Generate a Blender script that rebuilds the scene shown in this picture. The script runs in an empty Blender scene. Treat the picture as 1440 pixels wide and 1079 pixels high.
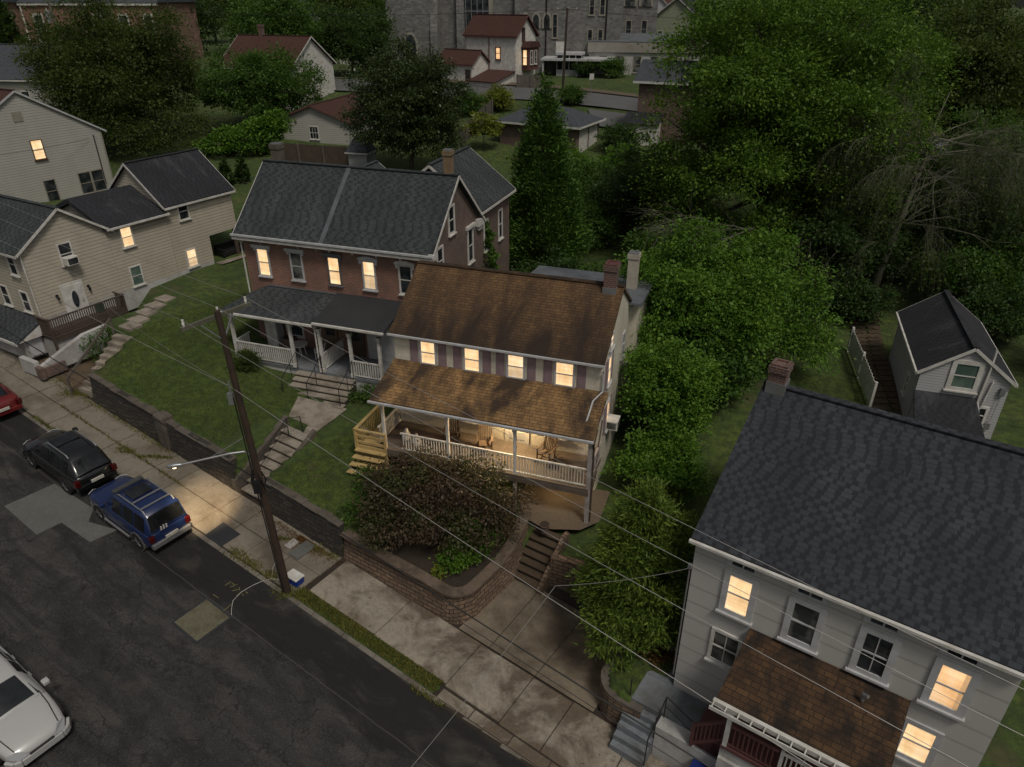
import bpy, math, random
import numpy as np
from mathutils import Vector, Matrix
R = math.radians
rnd = random.Random(7)
scn = bpy.context.scene
col = scn.collection
# ------------------------------------------------------------------ camera, sky, sun, exposure
CAM_H = 19.5
cam = bpy.data.cameras.new('camera'); camo = bpy.data.objects.new('camera', cam); col.objects.link(camo)
camo.location = (0, 0, CAM_H); camo.rotation_euler = (R(90 - 28.6), 0, 0)
cam.sensor_width = 36; cam.lens = 25.0; cam.clip_end = 4000; cam.clip_start = .1
scn.camera = camo
SUN_EL, SUN_AZ = 58, 152            # soft overcast light from behind the viewer
w = bpy.data.worlds.new('World'); scn.world = w; w.use_nodes = True
nt = w.node_tree; bg = nt.nodes['Background']
sky = nt.nodes.new('ShaderNodeTexSky'); sky.sky_type = 'NISHITA'; sky.sun_disc = False
sky.sun_elevation = R(SUN_EL); sky.sun_rotation = R(SUN_AZ); sky.air_density = 1.0; sky.dust_density = 4.0; sky.ozone_density = 1.0
hs = nt.nodes.new('ShaderNodeHueSaturation'); hs.inputs['Saturation'].default_value = .25
nt.links.new(sky.outputs[0], hs.inputs['Color']); nt.links.new(hs.outputs[0], bg.inputs['Color'])
bg.inputs['Strength'].default_value = 0.05
sl = bpy.data.lights.new('sun', 'SUN'); so = bpy.data.objects.new('sun', sl); col.objects.link(so)
sl.energy = 1.5; sl.angle = R(12); sl.color = (1, .93, .82)
d_ = Vector((math.sin(R(SUN_AZ)) * math.cos(R(SUN_EL)), math.cos(R(SUN_AZ)) * math.cos(R(SUN_EL)), math.sin(R(SUN_EL))))
so.rotation_euler = d_.to_track_quat('Z', 'Y').to_euler()
scn.view_settings.view_transform = 'Standard'; scn.view_settings.look = 'None'
scn.view_settings.exposure = -0.05; scn.view_settings.gamma = 1; scn.view_settings.use_curve_mapping = False
scn.cycles.max_bounces = 6; scn.cycles.diffuse_bounces = 3; scn.cycles.transparent_max_bounces = 4
scn.cycles.use_denoising = True; scn.cycles.sample_clamp_indirect = 4

# ------------------------------------------------------------------ street frame and terrain
P0 = Vector((-8.351, 19.565)); A0 = R(56)
ES = Vector((math.sin(A0), -math.cos(A0))); ET = Vector((math.cos(A0), math.sin(A0)))
def wst(s, t): return P0 + s * ES + t * ET
def st(x, y): d = Vector((x, y)) - P0; return d.dot(ES), d.dot(ET)
def sst(x, a, b):
    t = min(1, max(0, (x - a) / (b - a))); return t * t * (3 - 2 * t)
def zs(s): return -.085 * max(-70, min(45, s))
def zback(y, x=0):
    return zback0(y) + 1.25 * sst(-x, 13, 20) * (1 - sst(y, 46, 62))
def zback0(y):
    if y < 28: return 2.2 - .05 * (28 - y)
    if y < 45: return 2.2 + .03 * (y - 28)
    if y < 97: return 2.71 + .14 * (y - 45)
    return 9.99 + .004 * (y - 97)
def lift(s, t):
    l = 1.45 - .35 * sst(s, -.6, .6) + .25 * sst(s, 11.2, 12) - .2 * sst(t, 4, 9) * sst(s, -13, -10) * (1 - sst(s, -4, -1))
    l += .75 * sst(t, 2.8, 6) * sst(-s, 12, 17.5)
    u = s + .214 * (t - 2.6)
    if -6.15 < u < -4.25 and t < 6.3: l = min(l, -.5 + 1.25 * (t - 2.5) / 3.5)
    # parking pad and steps of the cream house, rounded corner of the planted bed
    inbed = s < 5.35 or (s < 6.12 and t > 3.45) or (math.hypot(s - 5.35, t - 3.45) < .68)
    if not inbed and s < 11.5 and t < (7.45 if s < 7.62 else 6.55): l = -.2
    # corner wall under the evergreen, front of the grey house
    if 11.3 < s < 12.25 and t < 3.4 and math.hypot(s - 12.25, t - 3.4) > .68: l = -.2
    if s > 12.7 and t < 4.1: l = -.25
    # the tan house stands lower than the lawn, left of the concrete stair
    e = s + 17.3 + .2 * (t - 2.65) if t < 5.6 else s + 20.7
    if e < 0: l = min(l, -.06 + 2.0 * sst(t, 8.2, 9.6))
    return l
def gz_st(s, t):
    if t < 2.69: return zs(s)
    f = zs(s) + lift(s, t)
    if t < 6: return f
    p = wst(s, t); k = sst(t, 8, 24)
    return f * (1 - k) + zback(p.y, p.x) * k
def gz(x, y): return gz_st(*st(x, y))

# ------------------------------------------------------------------ object helpers
def tag(o, label=None, cat=None, group=None, kind=None):
    if label: o['label'] = label
    if cat: o['category'] = cat
    if group: o['group'] = group
    if kind: o['kind'] = kind
    return o
def thing(name, label, cat, loc=(0, 0, 0), rz=0, group=None):
    o = bpy.data.objects.new(name, None); col.objects.link(o); o.empty_display_size = .3
    o.location = loc; o.rotation_euler = (0, 0, rz)
    return tag(o, label, cat, group)
def linkmesh(name, me, parent=None):
    o = bpy.data.objects.new(name, me); col.objects.link(o)
    if parent: o.parent = parent
    return o
def dup(root, loc, rz=None, label=None):
    r = root.copy(); col.objects.link(r); r.location = loc
    if rz is not None: r.rotation_euler = (0, 0, rz)
    if label: r['label'] = label
    for ch in list(root.children):
        c = ch.copy(); col.objects.link(c); c.parent = r
        for g in list(ch.children):
            d = g.copy(); col.objects.link(d); d.parent = c
    return r
class MB:
    def __init__(s): s.v = []; s.f = []; s.mi = []; s.M = None; s.m = 0
    def pt(s, p):
        p = Vector(p)
        if s.M is not None: p = s.M @ p
        s.v.append(p); return len(s.v) - 1
    def face(s, pts):
        s.f.append([s.pt(p) for p in pts]); s.mi.append(s.m); return s
    def grid(s, rows, closed=False):
        ids = [[s.pt(p) for p in r] for r in rows]
        for a, b in zip(ids, ids[1:]):
            n = len(a)
            for i in range(n if closed else n - 1):
                j = (i + 1) % n
                s.f.append([a[i], a[j], b[j], b[i]]); s.mi.append(s.m)
        return ids
    def box(s, x0, y0, z0, x1, y1, z1):
        if x0 > x1: x0, x1 = x1, x0
        if y0 > y1: y0, y1 = y1, y0
        if z0 > z1: z0, z1 = z1, z0
        i = [s.pt(p) for p in ((x0,y0,z0),(x1,y0,z0),(x1,y1,z0),(x0,y1,z0),(x0,y0,z1),(x1,y0,z1),(x1,y1,z1),(x0,y1,z1))]
        for q in ((0,3,2,1),(4,5,6,7),(0,1,5,4),(1,2,6,5),(2,3,7,6),(3,0,4,7)):
            s.f.append([i[k] for k in q]); s.mi.append(s.m)
        return s
    def prism(s, poly, lo, hi, axis='x'):
        # polygon (a,b) swept along an axis: x -> (y,z), y -> (x,z), z -> (x,y)
        def mk(a, b, c): return {'x': (c, a, b), 'y': (a, c, b), 'z': (a, b, c)}[axis]
        L = [s.pt(mk(a, b, lo)) for a, b in poly]; U = [s.pt(mk(a, b, hi)) for a, b in poly]
        n = len(poly)
        ar = sum(poly[i][0] * poly[(i + 1) % n][1] - poly[(i + 1) % n][0] * poly[i][1] for i in range(n))
        fl = (ar < 0) != (axis == 'y')
        fs = [L[::-1], U] + [[L[i], L[(i + 1) % n], U[(i + 1) % n], U[i]] for i in range(n)]
        for f in fs:
            s.f.append(f[::-1] if fl else f); s.mi.append(s.m)
        return s
    def bar(s, a, b, w, h=None, up=(0, 0, 1)):
        h = h or w; a = Vector(a); b = Vector(b); d = (b - a).normalized(); u = Vector(up)
        if abs(d.dot(u)) > .98: u = Vector((0, 1, 0))
        r = d.cross(u).normalized(); u = r.cross(d)
        i = []
        for p in (a, b):
            for x, y in ((-1, -1), (1, -1), (1, 1), (-1, 1)): i.append(s.pt(p + r * x * w / 2 + u * y * h / 2))
        for q in ((0,1,2,3),(7,6,5,4),(0,4,5,1),(1,5,6,2),(2,6,7,3),(3,7,4,0)):
            s.f.append([i[k] for k in q][::-1]); s.mi.append(s.m)
        return s
    def tube(s, pts, r, n=6, cap=True):
        pts = [Vector(p) for p in pts]; rs = r if isinstance(r, (list, tuple)) else [r] * len(pts)
        rows = []; ref = None
        for k, p in enumerate(pts):
            d = (pts[min(k + 1, len(pts) - 1)] - pts[max(k - 1, 0)]).normalized()
            if ref is None: ref = Vector((1, 0, 0)) if abs(d.x) < .9 else Vector((0, 1, 0))
            a = (ref - d * ref.dot(d)).normalized(); ref = a; b = d.cross(a)
            rows.append([p + (a * math.cos(2 * math.pi * i / n) + b * math.sin(2 * math.pi * i / n)) * rs[k] for i in range(n)])
        ids = s.grid(rows, closed=True)
        if cap:
            s.f.append(ids[0][::-1]); s.mi.append(s.m); s.f.append(ids[-1]); s.mi.append(s.m)
        return s
    def cyl(s, a, b, r, n=12, r2=None): return s.tube([a, b], [r, r if r2 is None else r2], n)
    def slab(s, a, b, c, d, th):
        # quad a,b,c,d (seen from above, counter-clockwise) thickened downwards along its normal
        a, b, c, d = map(Vector, (a, b, c, d)); n = (b - a).cross(d - a).normalized() * th
        i = [s.pt(p) for p in (a, b, c, d, a - n, b - n, c - n, d - n)]
        for q in ((0,1,2,3),(7,6,5,4),(0,4,5,1),(1,5,6,2),(2,6,7,3),(3,7,4,0)):
            s.f.append([i[k] for k in q]); s.mi.append(s.m)
        return s
    def build(s, name, mats, parent=None, smooth=False, bevel=0, sub=0):
        me = bpy.data.meshes.new(name)
        me.from_pydata([tuple(p) for p in s.v], [], s.f)
        if not isinstance(mats, (list, tuple)): mats = [mats]
        for m in mats: me.materials.append(m)
        me.polygons.foreach_set('material_index', s.mi)
        if smooth: me.polygons.foreach_set('use_smooth', [True] * len(s.f))
        uv = me.uv_layers.new(name='UVMap'); k = 0; dat = np.zeros(2 * len(me.loops), np.float32)
        for p in me.polygons:
            n = p.normal
            if abs(n.z) > .995: u = Vector((1, 0, 0)); v = Vector((0, 1, 0))
            else: u = Vector((-n.y, n.x, 0)).normalized(); v = n.cross(u)
            for li in p.loop_indices:
                co = me.vertices[me.loops[li].vertex_index].co
                dat[2 * li] = co.dot(u); dat[2 * li + 1] = co.dot(v)
        uv.data.foreach_set('uv', dat)
        o = linkmesh(name, me, parent)
        if bevel:
            b = o.modifiers.new('b', 'BEVEL'); b.width = bevel; b.segments = 2; b.limit_method = 'ANGLE'; b.angle_limit = R(35)
        if sub:
            b = o.modifiers.new('s', 'SUBSURF'); b.levels = b.render_levels = sub
        return o

# ------------------------------------------------------------------ materials
class G:
    def __init__(s, name):
        s.mat = bpy.data.materials.new(name); s.mat.use_nodes = True; s.t = s.mat.node_tree
        s.p = s.t.nodes['Principled BSDF']; s.o = s.t.nodes['Material Output']
    def n(s, typ, ins=None, **props):
        x = s.t.nodes.new('ShaderNode' + typ)
        for k, v in props.items(): setattr(x, k, v)
        for k, v in (ins or {}).items(): s.set(x.inputs[k], v)
        return x
    def set(s, i, v):
        if hasattr(v, 'is_output'): s.t.links.new(v, i)
        else:
            if isinstance(v, (list, tuple)) and len(v) == 3 and i.type == 'RGBA': v = (*v, 1)
            i.default_value = v
    def uv(s): return s.n('UVMap').outputs[0]
    def obj(s): return s.n('TexCoord').outputs['Object']
    def pos(s): return s.n('NewGeometry').outputs['Position']
    def rpi(s): return s.n('NewGeometry').outputs['Random Per Island']
    def scale(s, v, sc):
        return s.n('Mapping', {'Vector': v, 'Scale': sc}).outputs[0]
    def noise(s, v, sc, det=4, rough=.55, dist=0): return s.n('TexNoise', {'Vector': v, 'Scale': sc, 'Detail': det, 'Roughness': rough, 'Distortion': dist}).outputs['Fac']
    def ramp(s, f, stops):
        x = s.n('ValToRGB', {'Fac': f}); e = x.color_ramp.elements
        while len(e) < len(stops): e.new(.5)
        for i, (p, c) in enumerate(stops):
            e[i].position = p; e[i].color = (*c, 1) if isinstance(c, (tuple, list)) else (c, c, c, 1)
        return x.outputs['Color']
    def mix(s, f, a, b, mode='MIX'):
        x = s.n('Mix', data_type='RGBA', blend_type=mode)
        s.set(x.inputs[0], f); s.set(x.inputs[6], a); s.set(x.inputs[7], b); return x.outputs[2]
    def math(s, op, a, b=0.):
        x = s.n('Math', operation=op); s.set(x.inputs[0], a); s.set(x.inputs[1], b); return x.outputs[0]
    def sep(s, v): return s.n('SeparateXYZ', {0: v}).outputs
    def bump(s, h, st=.5, d=.02): return s.n('Bump', {'Height': h, 'Strength': st, 'Distance': d}).outputs[0]
    def fin(s, c=None, rough=.8, nrm=None, **kw):
        if c is not None: s.set(s.p.inputs['Base Color'], c)
        s.set(s.p.inputs['Roughness'], rough)
        if nrm is not None: s.set(s.p.inputs['Normal'], nrm)
        for k, v in kw.items(): s.set(s.p.inputs[k.replace('_', ' ')], v)
        return s.mat
def paint(name, c, rough=.6, dirt=.25, metal=0, sc=2.5):
    g = G(name); v = g.pos(); f = g.noise(v, sc, 5, .65); f2 = g.noise(v, 14, 3)
    dk = tuple(x * (1 - dirt) * k for x, k in zip(c, (1, .96, .9)))
    cc = g.mix(g.ramp(f, [(.35, 1.), (.7, 0.)]), c, dk)
    return g.fin(cc, rough, g.bump(f2, .08, .01), Metallic=metal)
def siding(name, c, pitch, dirt=.18, depth=.02, lk=.42):
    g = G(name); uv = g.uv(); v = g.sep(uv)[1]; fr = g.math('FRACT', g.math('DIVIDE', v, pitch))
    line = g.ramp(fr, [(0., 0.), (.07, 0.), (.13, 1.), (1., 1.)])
    f = g.noise(g.scale(uv, (.5, .25, 1)), 1.6, 6, .65); f2 = g.noise(g.scale(uv, (.6, 1 / pitch, 1)), 1.2, 2)
    dk = tuple(x * (1 - dirt) for x in c)
    cc = g.mix(g.ramp(f, [(.35, 1.), (.72, 0.)]), c, dk)
    cc = g.mix(g.math('MULTIPLY', f2, .22), cc, tuple(x * .8 for x in c))
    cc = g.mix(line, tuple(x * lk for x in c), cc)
    h = g.math('MULTIPLY', g.math('SUBTRACT', 1., fr), 1.)
    return g.fin(cc, .55, g.bump(h, .9, depth))
def shingle(name, c1, c2, mortar, rw=.32, rh=.15, stain=None, stain_amt=.6, bump=.5, streak=(.55, .18, 1), stops=(.42, .62), bias=0., vgrad=None):
    g = G(name); uv = g.uv()
    wob = g.noise(uv, 3., 2)
    b = g.n('TexBrick', {'Vector': uv, 'Color1': c1, 'Color2': c2, 'Mortar': mortar, 'Scale': 1., 'Mortar Size': .011, 'Mortar Smooth': .3, 'Bias': bias, 'Brick Width': rw, 'Row Height': rh}, offset=.5, squash=.7, squash_frequency=3)
    cc = b.outputs['Color']
    fine = g.noise(uv, 60, 2, .7)
    cc = g.mix(g.math('MULTIPLY', fine, .35), cc, mortar)
    big = g.noise(uv, .5, 4, .6)
    cc = g.mix(g.ramp(big, [(.35, .3), (.7, 0.)]), cc, tuple(x * .55 for x in c1))
    if stain:
        f = g.noise(g.scale(uv, streak), 1.7, 5, .62, .4)
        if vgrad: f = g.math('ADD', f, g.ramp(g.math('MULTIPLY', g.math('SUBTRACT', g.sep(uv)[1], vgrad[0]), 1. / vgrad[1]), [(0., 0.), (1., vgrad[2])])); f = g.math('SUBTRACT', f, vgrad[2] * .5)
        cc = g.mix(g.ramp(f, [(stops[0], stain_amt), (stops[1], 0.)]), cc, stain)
    fr = g.math('FRACT', g.math('DIVIDE', g.sep(uv)[1], rh))
    h = g.math('ADD', g.math('MULTIPLY', b.outputs['Fac'], -.6), g.math('SUBTRACT', 1., fr))
    return g.fin(cc, .95, g.bump(h, bump, .02))
def tabs(name, c1, c2, dk, w_=.17, rh=.145, stain=None, amt=.5, bump=.6):
    # laminated shingles: random light and dark tabs in courses
    g = G(name); uv = g.uv(); u, v, _ = g.sep(uv); row = g.math('FLOOR', g.math('DIVIDE', v, rh)); fr = g.math('FRACT', g.math('DIVIDE', v, rh))
    rr = g.n('TexWhiteNoise', {'W': row}, noise_dimensions='1D').outputs['Value']
    uc = g.math('FLOOR', g.math('ADD', g.math('DIVIDE', u, w_), g.math('MULTIPLY', rr, 9.7)))
    r = g.n('TexWhiteNoise', {'Vector': g.n('CombineXYZ', {0: uc, 1: row}).outputs[0]}, noise_dimensions='2D').outputs['Value']
    uf = g.math('FRACT', g.math('ADD', g.math('DIVIDE', u, w_), g.math('MULTIPLY', rr, 9.7)))
    fine = g.noise(uv, 55, 3, .75); big = g.noise(g.scale(uv, (.8, .3, 1)), .9, 5, .65)
    cc = g.ramp(r, [(.0, c2), (.30, tuple(x * 1.1 for x in c2)), (.36, tuple((a * 1.5 + b) / 2.5 for a, b in zip(c1, c2))), (.8, c1), (1., tuple(x * 1.12 for x in c1))])
    gap = g.math('GREATER_THAN', g.math('FRACT', g.math('ADD', g.math('DIVIDE', u, w_ * 2.1), g.math('MULTIPLY', rr, 5.3))), g.math('ADD', .50, g.math('MULTIPLY', r, .3)))
    gap = g.math('MULTIPLY', gap, g.ramp(fr, [(.04, 0.), (.14, 1.), (.80, 1.), (.95, .35)]))
    cc = g.ramp(r, [(0., tuple(x * .86 for x in c1)), (.6, c1), (1., tuple(x * 1.15 for x in c1))]); cc = g.mix(gap, cc, c2)
    edge = g.math('MULTIPLY', g.ramp(fr, [(.08, 1.), (.16, 0.)]), .55)  # dark line per course: the tabs' shadow put into the colour
    cc = g.mix(edge, cc, dk); cc = g.mix(g.math('MULTIPLY', fine, .5), cc, c2)
    cc = g.mix(g.ramp(big, [(.36, .55), (.6, 0.)]), cc, tuple(x * .7 for x in c2))
    if stain: cc = g.mix(g.ramp(g.noise(g.scale(uv, (.7, .2, 1)), 1.1, 5, .65, .5), [(.56, 0.), (.74, amt)]), cc, stain)
    h = g.math('SUBTRACT', g.math('SUBTRACT', 1., fr), g.math('MULTIPLY', gap, .7))
    return g.fin(cc, .95, g.bump(h, bump, .02))
def bricks(name, c1, c2, mortar, bw=.21, bh=.07, ms=.009, sc=1., dirt=(.05, .04, .035), bump=.4):
    g = G(name); uv = g.uv()
    b = g.n('TexBrick', {'Vector': uv, 'Color1': c1, 'Color2': c2, 'Mortar': mortar, 'Scale': sc, 'Mortar Size': ms, 'Mortar Smooth': .2, 'Bias': 0., 'Brick Width': bw, 'Row Height': bh}, offset=.5)
    f = g.noise(uv, .8, 5, .65); f2 = g.noise(uv, 25, 3)
    cc = g.mix(g.ramp(f, [(.38, .55), (.65, 0.)]), b.outputs['Color'], dirt)
    cc = g.mix(g.math('MULTIPLY', f2, .25), cc, mortar)
    h = g.math('ADD', g.math('MULTIPLY', b.outputs['Fac'], -1.), g.math('MULTIPLY', f2, .4))
    return g.fin(cc, .9, g.bump(h, bump, .02))
def concrete(name, c, stain=(.06, .045, .03), amt=.75, sc=.35, rough=.9, stops=(.36, .56), crack=True):
    g = G(name); v = g.pos(); a = g.noise(v, sc, 7, .68, .3); b = g.noise(v, 9, 4, .7); d = g.noise(v, 70, 2)
    cc = g.mix(g.ramp(a, [(stops[0], amt), (stops[1], 0.)]), c, stain)
    cc = g.mix(g.ramp(b, [(.4, .4), (.62, 0.)]), cc, tuple(x * .6 for x in c))
    cc = g.mix(g.math('MULTIPLY', d, .25), cc, tuple(x * .5 for x in c))
    if crack:
        wv = g.n('VectorMath', {0: v, 1: g.n('TexNoise', {'Vector': v, 'Scale': 2.2, 'Detail': 3}).outputs['Color']}, operation='ADD').outputs[0]
        vo = g.n('TexVoronoi', {'Vector': wv, 'Scale': .33}, feature='DISTANCE_TO_EDGE').outputs['Distance']
        cc = g.mix(g.ramp(vo, [(0., .6), (.006, 0.)]), cc, stain)
    return g.fin(cc, rough, g.bump(g.math('ADD', b, d), .25, .01))
def wood(name, c1, c2, sc=6, rough=.8):
    g = G(name); v = g.obj(); f = g.noise(g.scale(v, (sc, sc, sc * .15)), 1.5, 4, .6, .6); f2 = g.noise(v, 2, 4)
    cc = g.mix(f, c1, c2); cc = g.mix(g.ramp(f2, [(.4, .4), (.65, 0.)]), cc, tuple(x * .5 for x in c1))
    return g.fin(cc, rough, g.bump(f, .2, .01))
def leafmat(name, cols, rough=.55, trans=.3, patch=None):
    g = G(name); r = g.rpi(); v = g.pos()
    f = g.math('ADD', g.math('MULTIPLY', r, .42), g.math('MULTIPLY', g.noise(v, .7, 4, .6), .75))
    n = len(cols); cc = g.ramp(f, [(.2 + .6 * i / max(1, n - 1), c) for i, c in enumerate(cols)])
    if patch: cc = g.mix(g.ramp(g.noise(v, patch[1], 3), [(.5, 0.), (.62, patch[2])]), cc, patch[0])
    g.fin(cc, rough); g.p.inputs['Specular IOR Level'].default_value = .25
    tr = g.n('BsdfTranslucent', {'Color': g.mix(.5, cc, (.12, .2, .02), 'ADD')})
    mx = g.n('MixShader', {0: trans, 1: g.p.outputs[0], 2: tr.outputs[0]})
    g.t.links.new(mx.outputs[0], g.o.inputs[0]); return g.mat
def glass(name, c=(.012, .015, .018), rough=.08, blotch=(.05, .055, .06)):
    g = G(name); f = g.noise(g.pos(), 1.3, 3); return g.fin(g.mix(g.ramp(f, [(.42, 0.), (.62, 1.)]), c, blotch), rough)
def lit(name, c=(1, .66, .34), e=1.35, prof=((0., 1.), (.10, .98), (.14, .82), (.44, .78), (.47, .45), (.50, .55), (.53, 1.), (.9, .86), (1., .7)), side=0.):
    # a lamp-lit room seen through drawn blinds
    g = G(name); uv = g.uv(); f = g.noise(g.scale(uv, (1.6, .5, 1)), 2.0, 3, .6, .5); ln = g.math('FRACT', g.math('MULTIPLY', g.sep(uv)[1], 16.))
    cc = g.ramp(f, [(.3, (c[0] * .86, c[1] * .78, c[2] * .68)), (.5, c), (.72, (1, c[1] * 1.14, c[2] * 1.4))])
    gn = g.sep(g.n('TexCoord').outputs['Generated'])
    cc = g.mix(g.ramp(ln, [(.0, .3), (.25, 0.)]), cc, tuple(x * .6 for x in c))
    cc = g.mix(1., cc, g.ramp(gn[2], list(prof)), 'MULTIPLY')
    if side:
        gx = g.math('ABSOLUTE', g.math('SUBTRACT', g.math('MAXIMUM', gn[0], gn[1]), .5)); cc = g.mix(g.ramp(gx, [(.5 - side - .03, 0.), (.5 - side, .8)]), cc, tuple(x * .45 for x in c))
    cc = g.mix(1., cc, g.ramp(g.noise(g.scale(uv, (.5, 5, 1)), 1.6, 3), [(.32, .80), (.6, 1.)]), 'MULTIPLY')
    g.fin((.1, .08, .05), .3); g.set(g.p.inputs['Emission Color'], cc); g.p.inputs['Emission Strength'].default_value = e
    return g.mat
# ------------------------------------------------------------------ shared materials
M = {}
M['white'] = paint('white_paint', (.66, .65, .62), .55, .3)
M['trimgrey'] = paint('grey_trim_paint', (.50, .51, .53), .55, .22)
M['postpink'] = paint('lilac_grey_post_paint', (.42, .38, .38), .6, .35)
M['cream'] = concrete('cream_rendered_wall', (.72, .665, .55), (.30, .27, .19), .55, .5, .7, (.36, .6), False)
M['beige'] = siding('tan_lap_siding', (.44, .395, .315), .205, .2, .035, .34)
M['tan'] = siding('pale_tan_siding', (.40, .385, .345), .19, .15, .02, .5)
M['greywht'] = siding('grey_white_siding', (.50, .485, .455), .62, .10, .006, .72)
M['shedwht'] = siding('white_shed_siding', (.40, .40, .40), .13, .12)
M['stucco'] = concrete('pale_stucco', (.50, .46, .38), (.2, .16, .11), .5, .6, crack=False)
M['whitewash'] = concrete('whitewashed_masonry', (.52, .51, .49), (.16, .13, .1), .7, .5, crack=False)
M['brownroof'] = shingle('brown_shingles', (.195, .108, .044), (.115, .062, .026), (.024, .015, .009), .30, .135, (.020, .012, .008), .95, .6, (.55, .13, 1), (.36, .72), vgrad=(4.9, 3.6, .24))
M['porchroof'] = shingle('ochre_porch_shingles', (.37, .215, .085), (.22, .125, .05), (.04, .024, .012), .33, .16, (.024, .015, .010), .92, .6, (.42, .2, 1), (.34, .53), vgrad=(3.6, 2.4, .16))
M['greyroof'] = tabs('charcoal_laminated_shingles', (.046, .051, .060), (.017, .019, .024), (.006, .007, .008), .17, .15, (.085, .09, .10), .3, .8)
M['slateroof'] = tabs('green_grey_laminated_shingles', (.056, .064, .067), (.021, .025, .027), (.009, .011, .011), .23, .15, (.10, .11, .11), .3, .7)
M['blackroof'] = tabs('weathered_black_shingles', (.026, .027, .033), (.013, .014, .018), (.006, .006, .007), .17, .15, (.11, .11, .115), .45, .5)
M['redroof'] = shingle('red_brown_shingles', (.085, .032, .022), (.06, .022, .016), (.02, .009, .007), .3, .2)
M['blueroof'] = shingle('blue_grey_shingles', (.075, .085, .10), (.055, .062, .075), (.02, .022, .026), .35, .2)
M['mossroof'] = shingle('mossy_brown_shingles', (.11, .058, .024), (.055, .028, .013), (.014, .009, .006), .33, .16, (.012, .008, .006), .9, .8, (.8, .6, 1), (.40, .58))
M['flatroof'] = concrete('grey_tar_roof', (.13, .14, .155), (.04, .045, .05), .7, .8, .8, crack=False)
M['rubber'] = concrete('black_rubber_roof', (.028, .030, .034), (.014, .014, .016), .5, .6, .75, crack=False)
M['brick'] = bricks('red_brick', (.30, .095, .050), (.19, .062, .036), (.33, .26, .21), .25, .085, .013, 1., (.07, .045, .035), .6)
M['brickside'] = bricks('weathered_brick', (.19, .098, .074), (.11, .06, .048), (.21, .175, .15), .25, .085, .012, 1., (.06, .043, .036), .6)
M['chbrick'] = bricks('chimney_brick', (.15, .045, .03), (.08, .03, .022), (.2, .17, .15), .22, .08, .012)
M['yelbrick'] = bricks('ochre_chimney_brick', (.33, .20, .08), (.26, .15, .06), (.25, .2, .14))
M['block'] = bricks('split_face_block', (.30, .20, .13), (.20, .13, .085), (.04, .028, .02), .42, .17, .02, 1, (.045, .032, .024), 1.)
M['stone'] = bricks('dark_field_stone', (.09, .078, .062), (.04, .034, .028), (.022, .019, .016), .5, .2, .03, 1, (.02, .017, .014), 1.)
M['church'] = bricks('rough_grey_ashlar', (.26, .255, .24), (.11, .108, .102), (.19, .185, .175), .5, .27, .03, 1, (.09, .088, .082), .8)
M['churchtrim'] = concrete('pale_limestone', (.33, .31, .26), (.15, .13, .1), .5, 1, crack=False)
M['capblock'] = concrete('brown_cap_blocks', (.15, .11, .08), (.035, .026, .019), .85, 1.6)
M['coping'] = concrete('weathered_coping', (.125, .105, .085), (.045, .038, .03), .85, 1.2)
M['shutter'] = paint('mauve_shutter_paint', (.27, .195, .22), .65, .2)
M['maroon'] = paint('maroon_deck_paint', (.13, .052, .048), .7, .3)
M['greydeck'] = concrete('grey_painted_concrete', (.19, .205, .225), (.075, .068, .05), .75, .8, crack=False)
M['iron'] = paint('black_iron', (.012, .012, .013), .45, .2)
M['steel'] = paint('galvanised_steel', (.33, .34, .36), .4, .2, .6)
M['wooddark'] = wood('weathered_dark_wood', (.055, .038, .028), (.095, .066, .048))
M['woodpole'] = wood('pole_wood', (.026, .016, .010), (.062, .036, .022), 9)
M['woodnew'] = wood('raw_yellow_pine', (.42, .29, .11), (.52, .38, .17))
M['woodchair'] = wood('brown_teak', (.125, .082, .052), (.20, .14, .092))
M['woodgrey'] = wood('grey_fence_wood', (.085, .072, .058), (.15, .13, .11))
M['deck'] = wood('grey_brown_deck', (.10, .075, .055), (.15, .12, .095))
M['glass'] = glass('dark_window_glass')
M['curtain'] = glass('curtained_window_glass', (.03, .035, .035), .15, (.17, .17, .155))
M['blind'] = glass('greenish_blind_glass', (.06, .10, .085), .2, (.12, .17, .14))
M['lit'] = lit('lamp_lit_blinds')
M['lit2'] = lit('lamp_lit_curtains', (1, .60, .29), 1.2, ((0., .8), (.3, 1.), (.45, .9), (.47, .4), (.5, .5), (.53, .8), (.8, 1.), (1., .9)), .17)
M['lit3'] = lit('lamp_lit_half_blind', (1, .70, .40), 1.3, ((0., .62), (.2, .5), (.34, .68), (.45, .62), (.48, .42), (.52, 1.), (.75, 1.), (1., .92)))
M['bark'] = wood('tree_bark', (.045, .035, .026), (.085, .068, .052), 4)
M['barkgrey'] = wood('bare_grey_bark', (.085, .082, .056), (.155, .148, .108), 4)
M['blackcable'] = paint('black_cable', (.012, .012, .013), .5, .1)
M['cable'] = paint('grey_aluminium_cable', (.30, .295, .29), .5, .1, .3)
M['ceramic'] = paint('white_ceramic', (.7, .7, .68), .3, .1)
M['soil'] = concrete('dark_mulch', (.04, .028, .019), (.018, .013, .009), .8, 2, crack=False)

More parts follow.
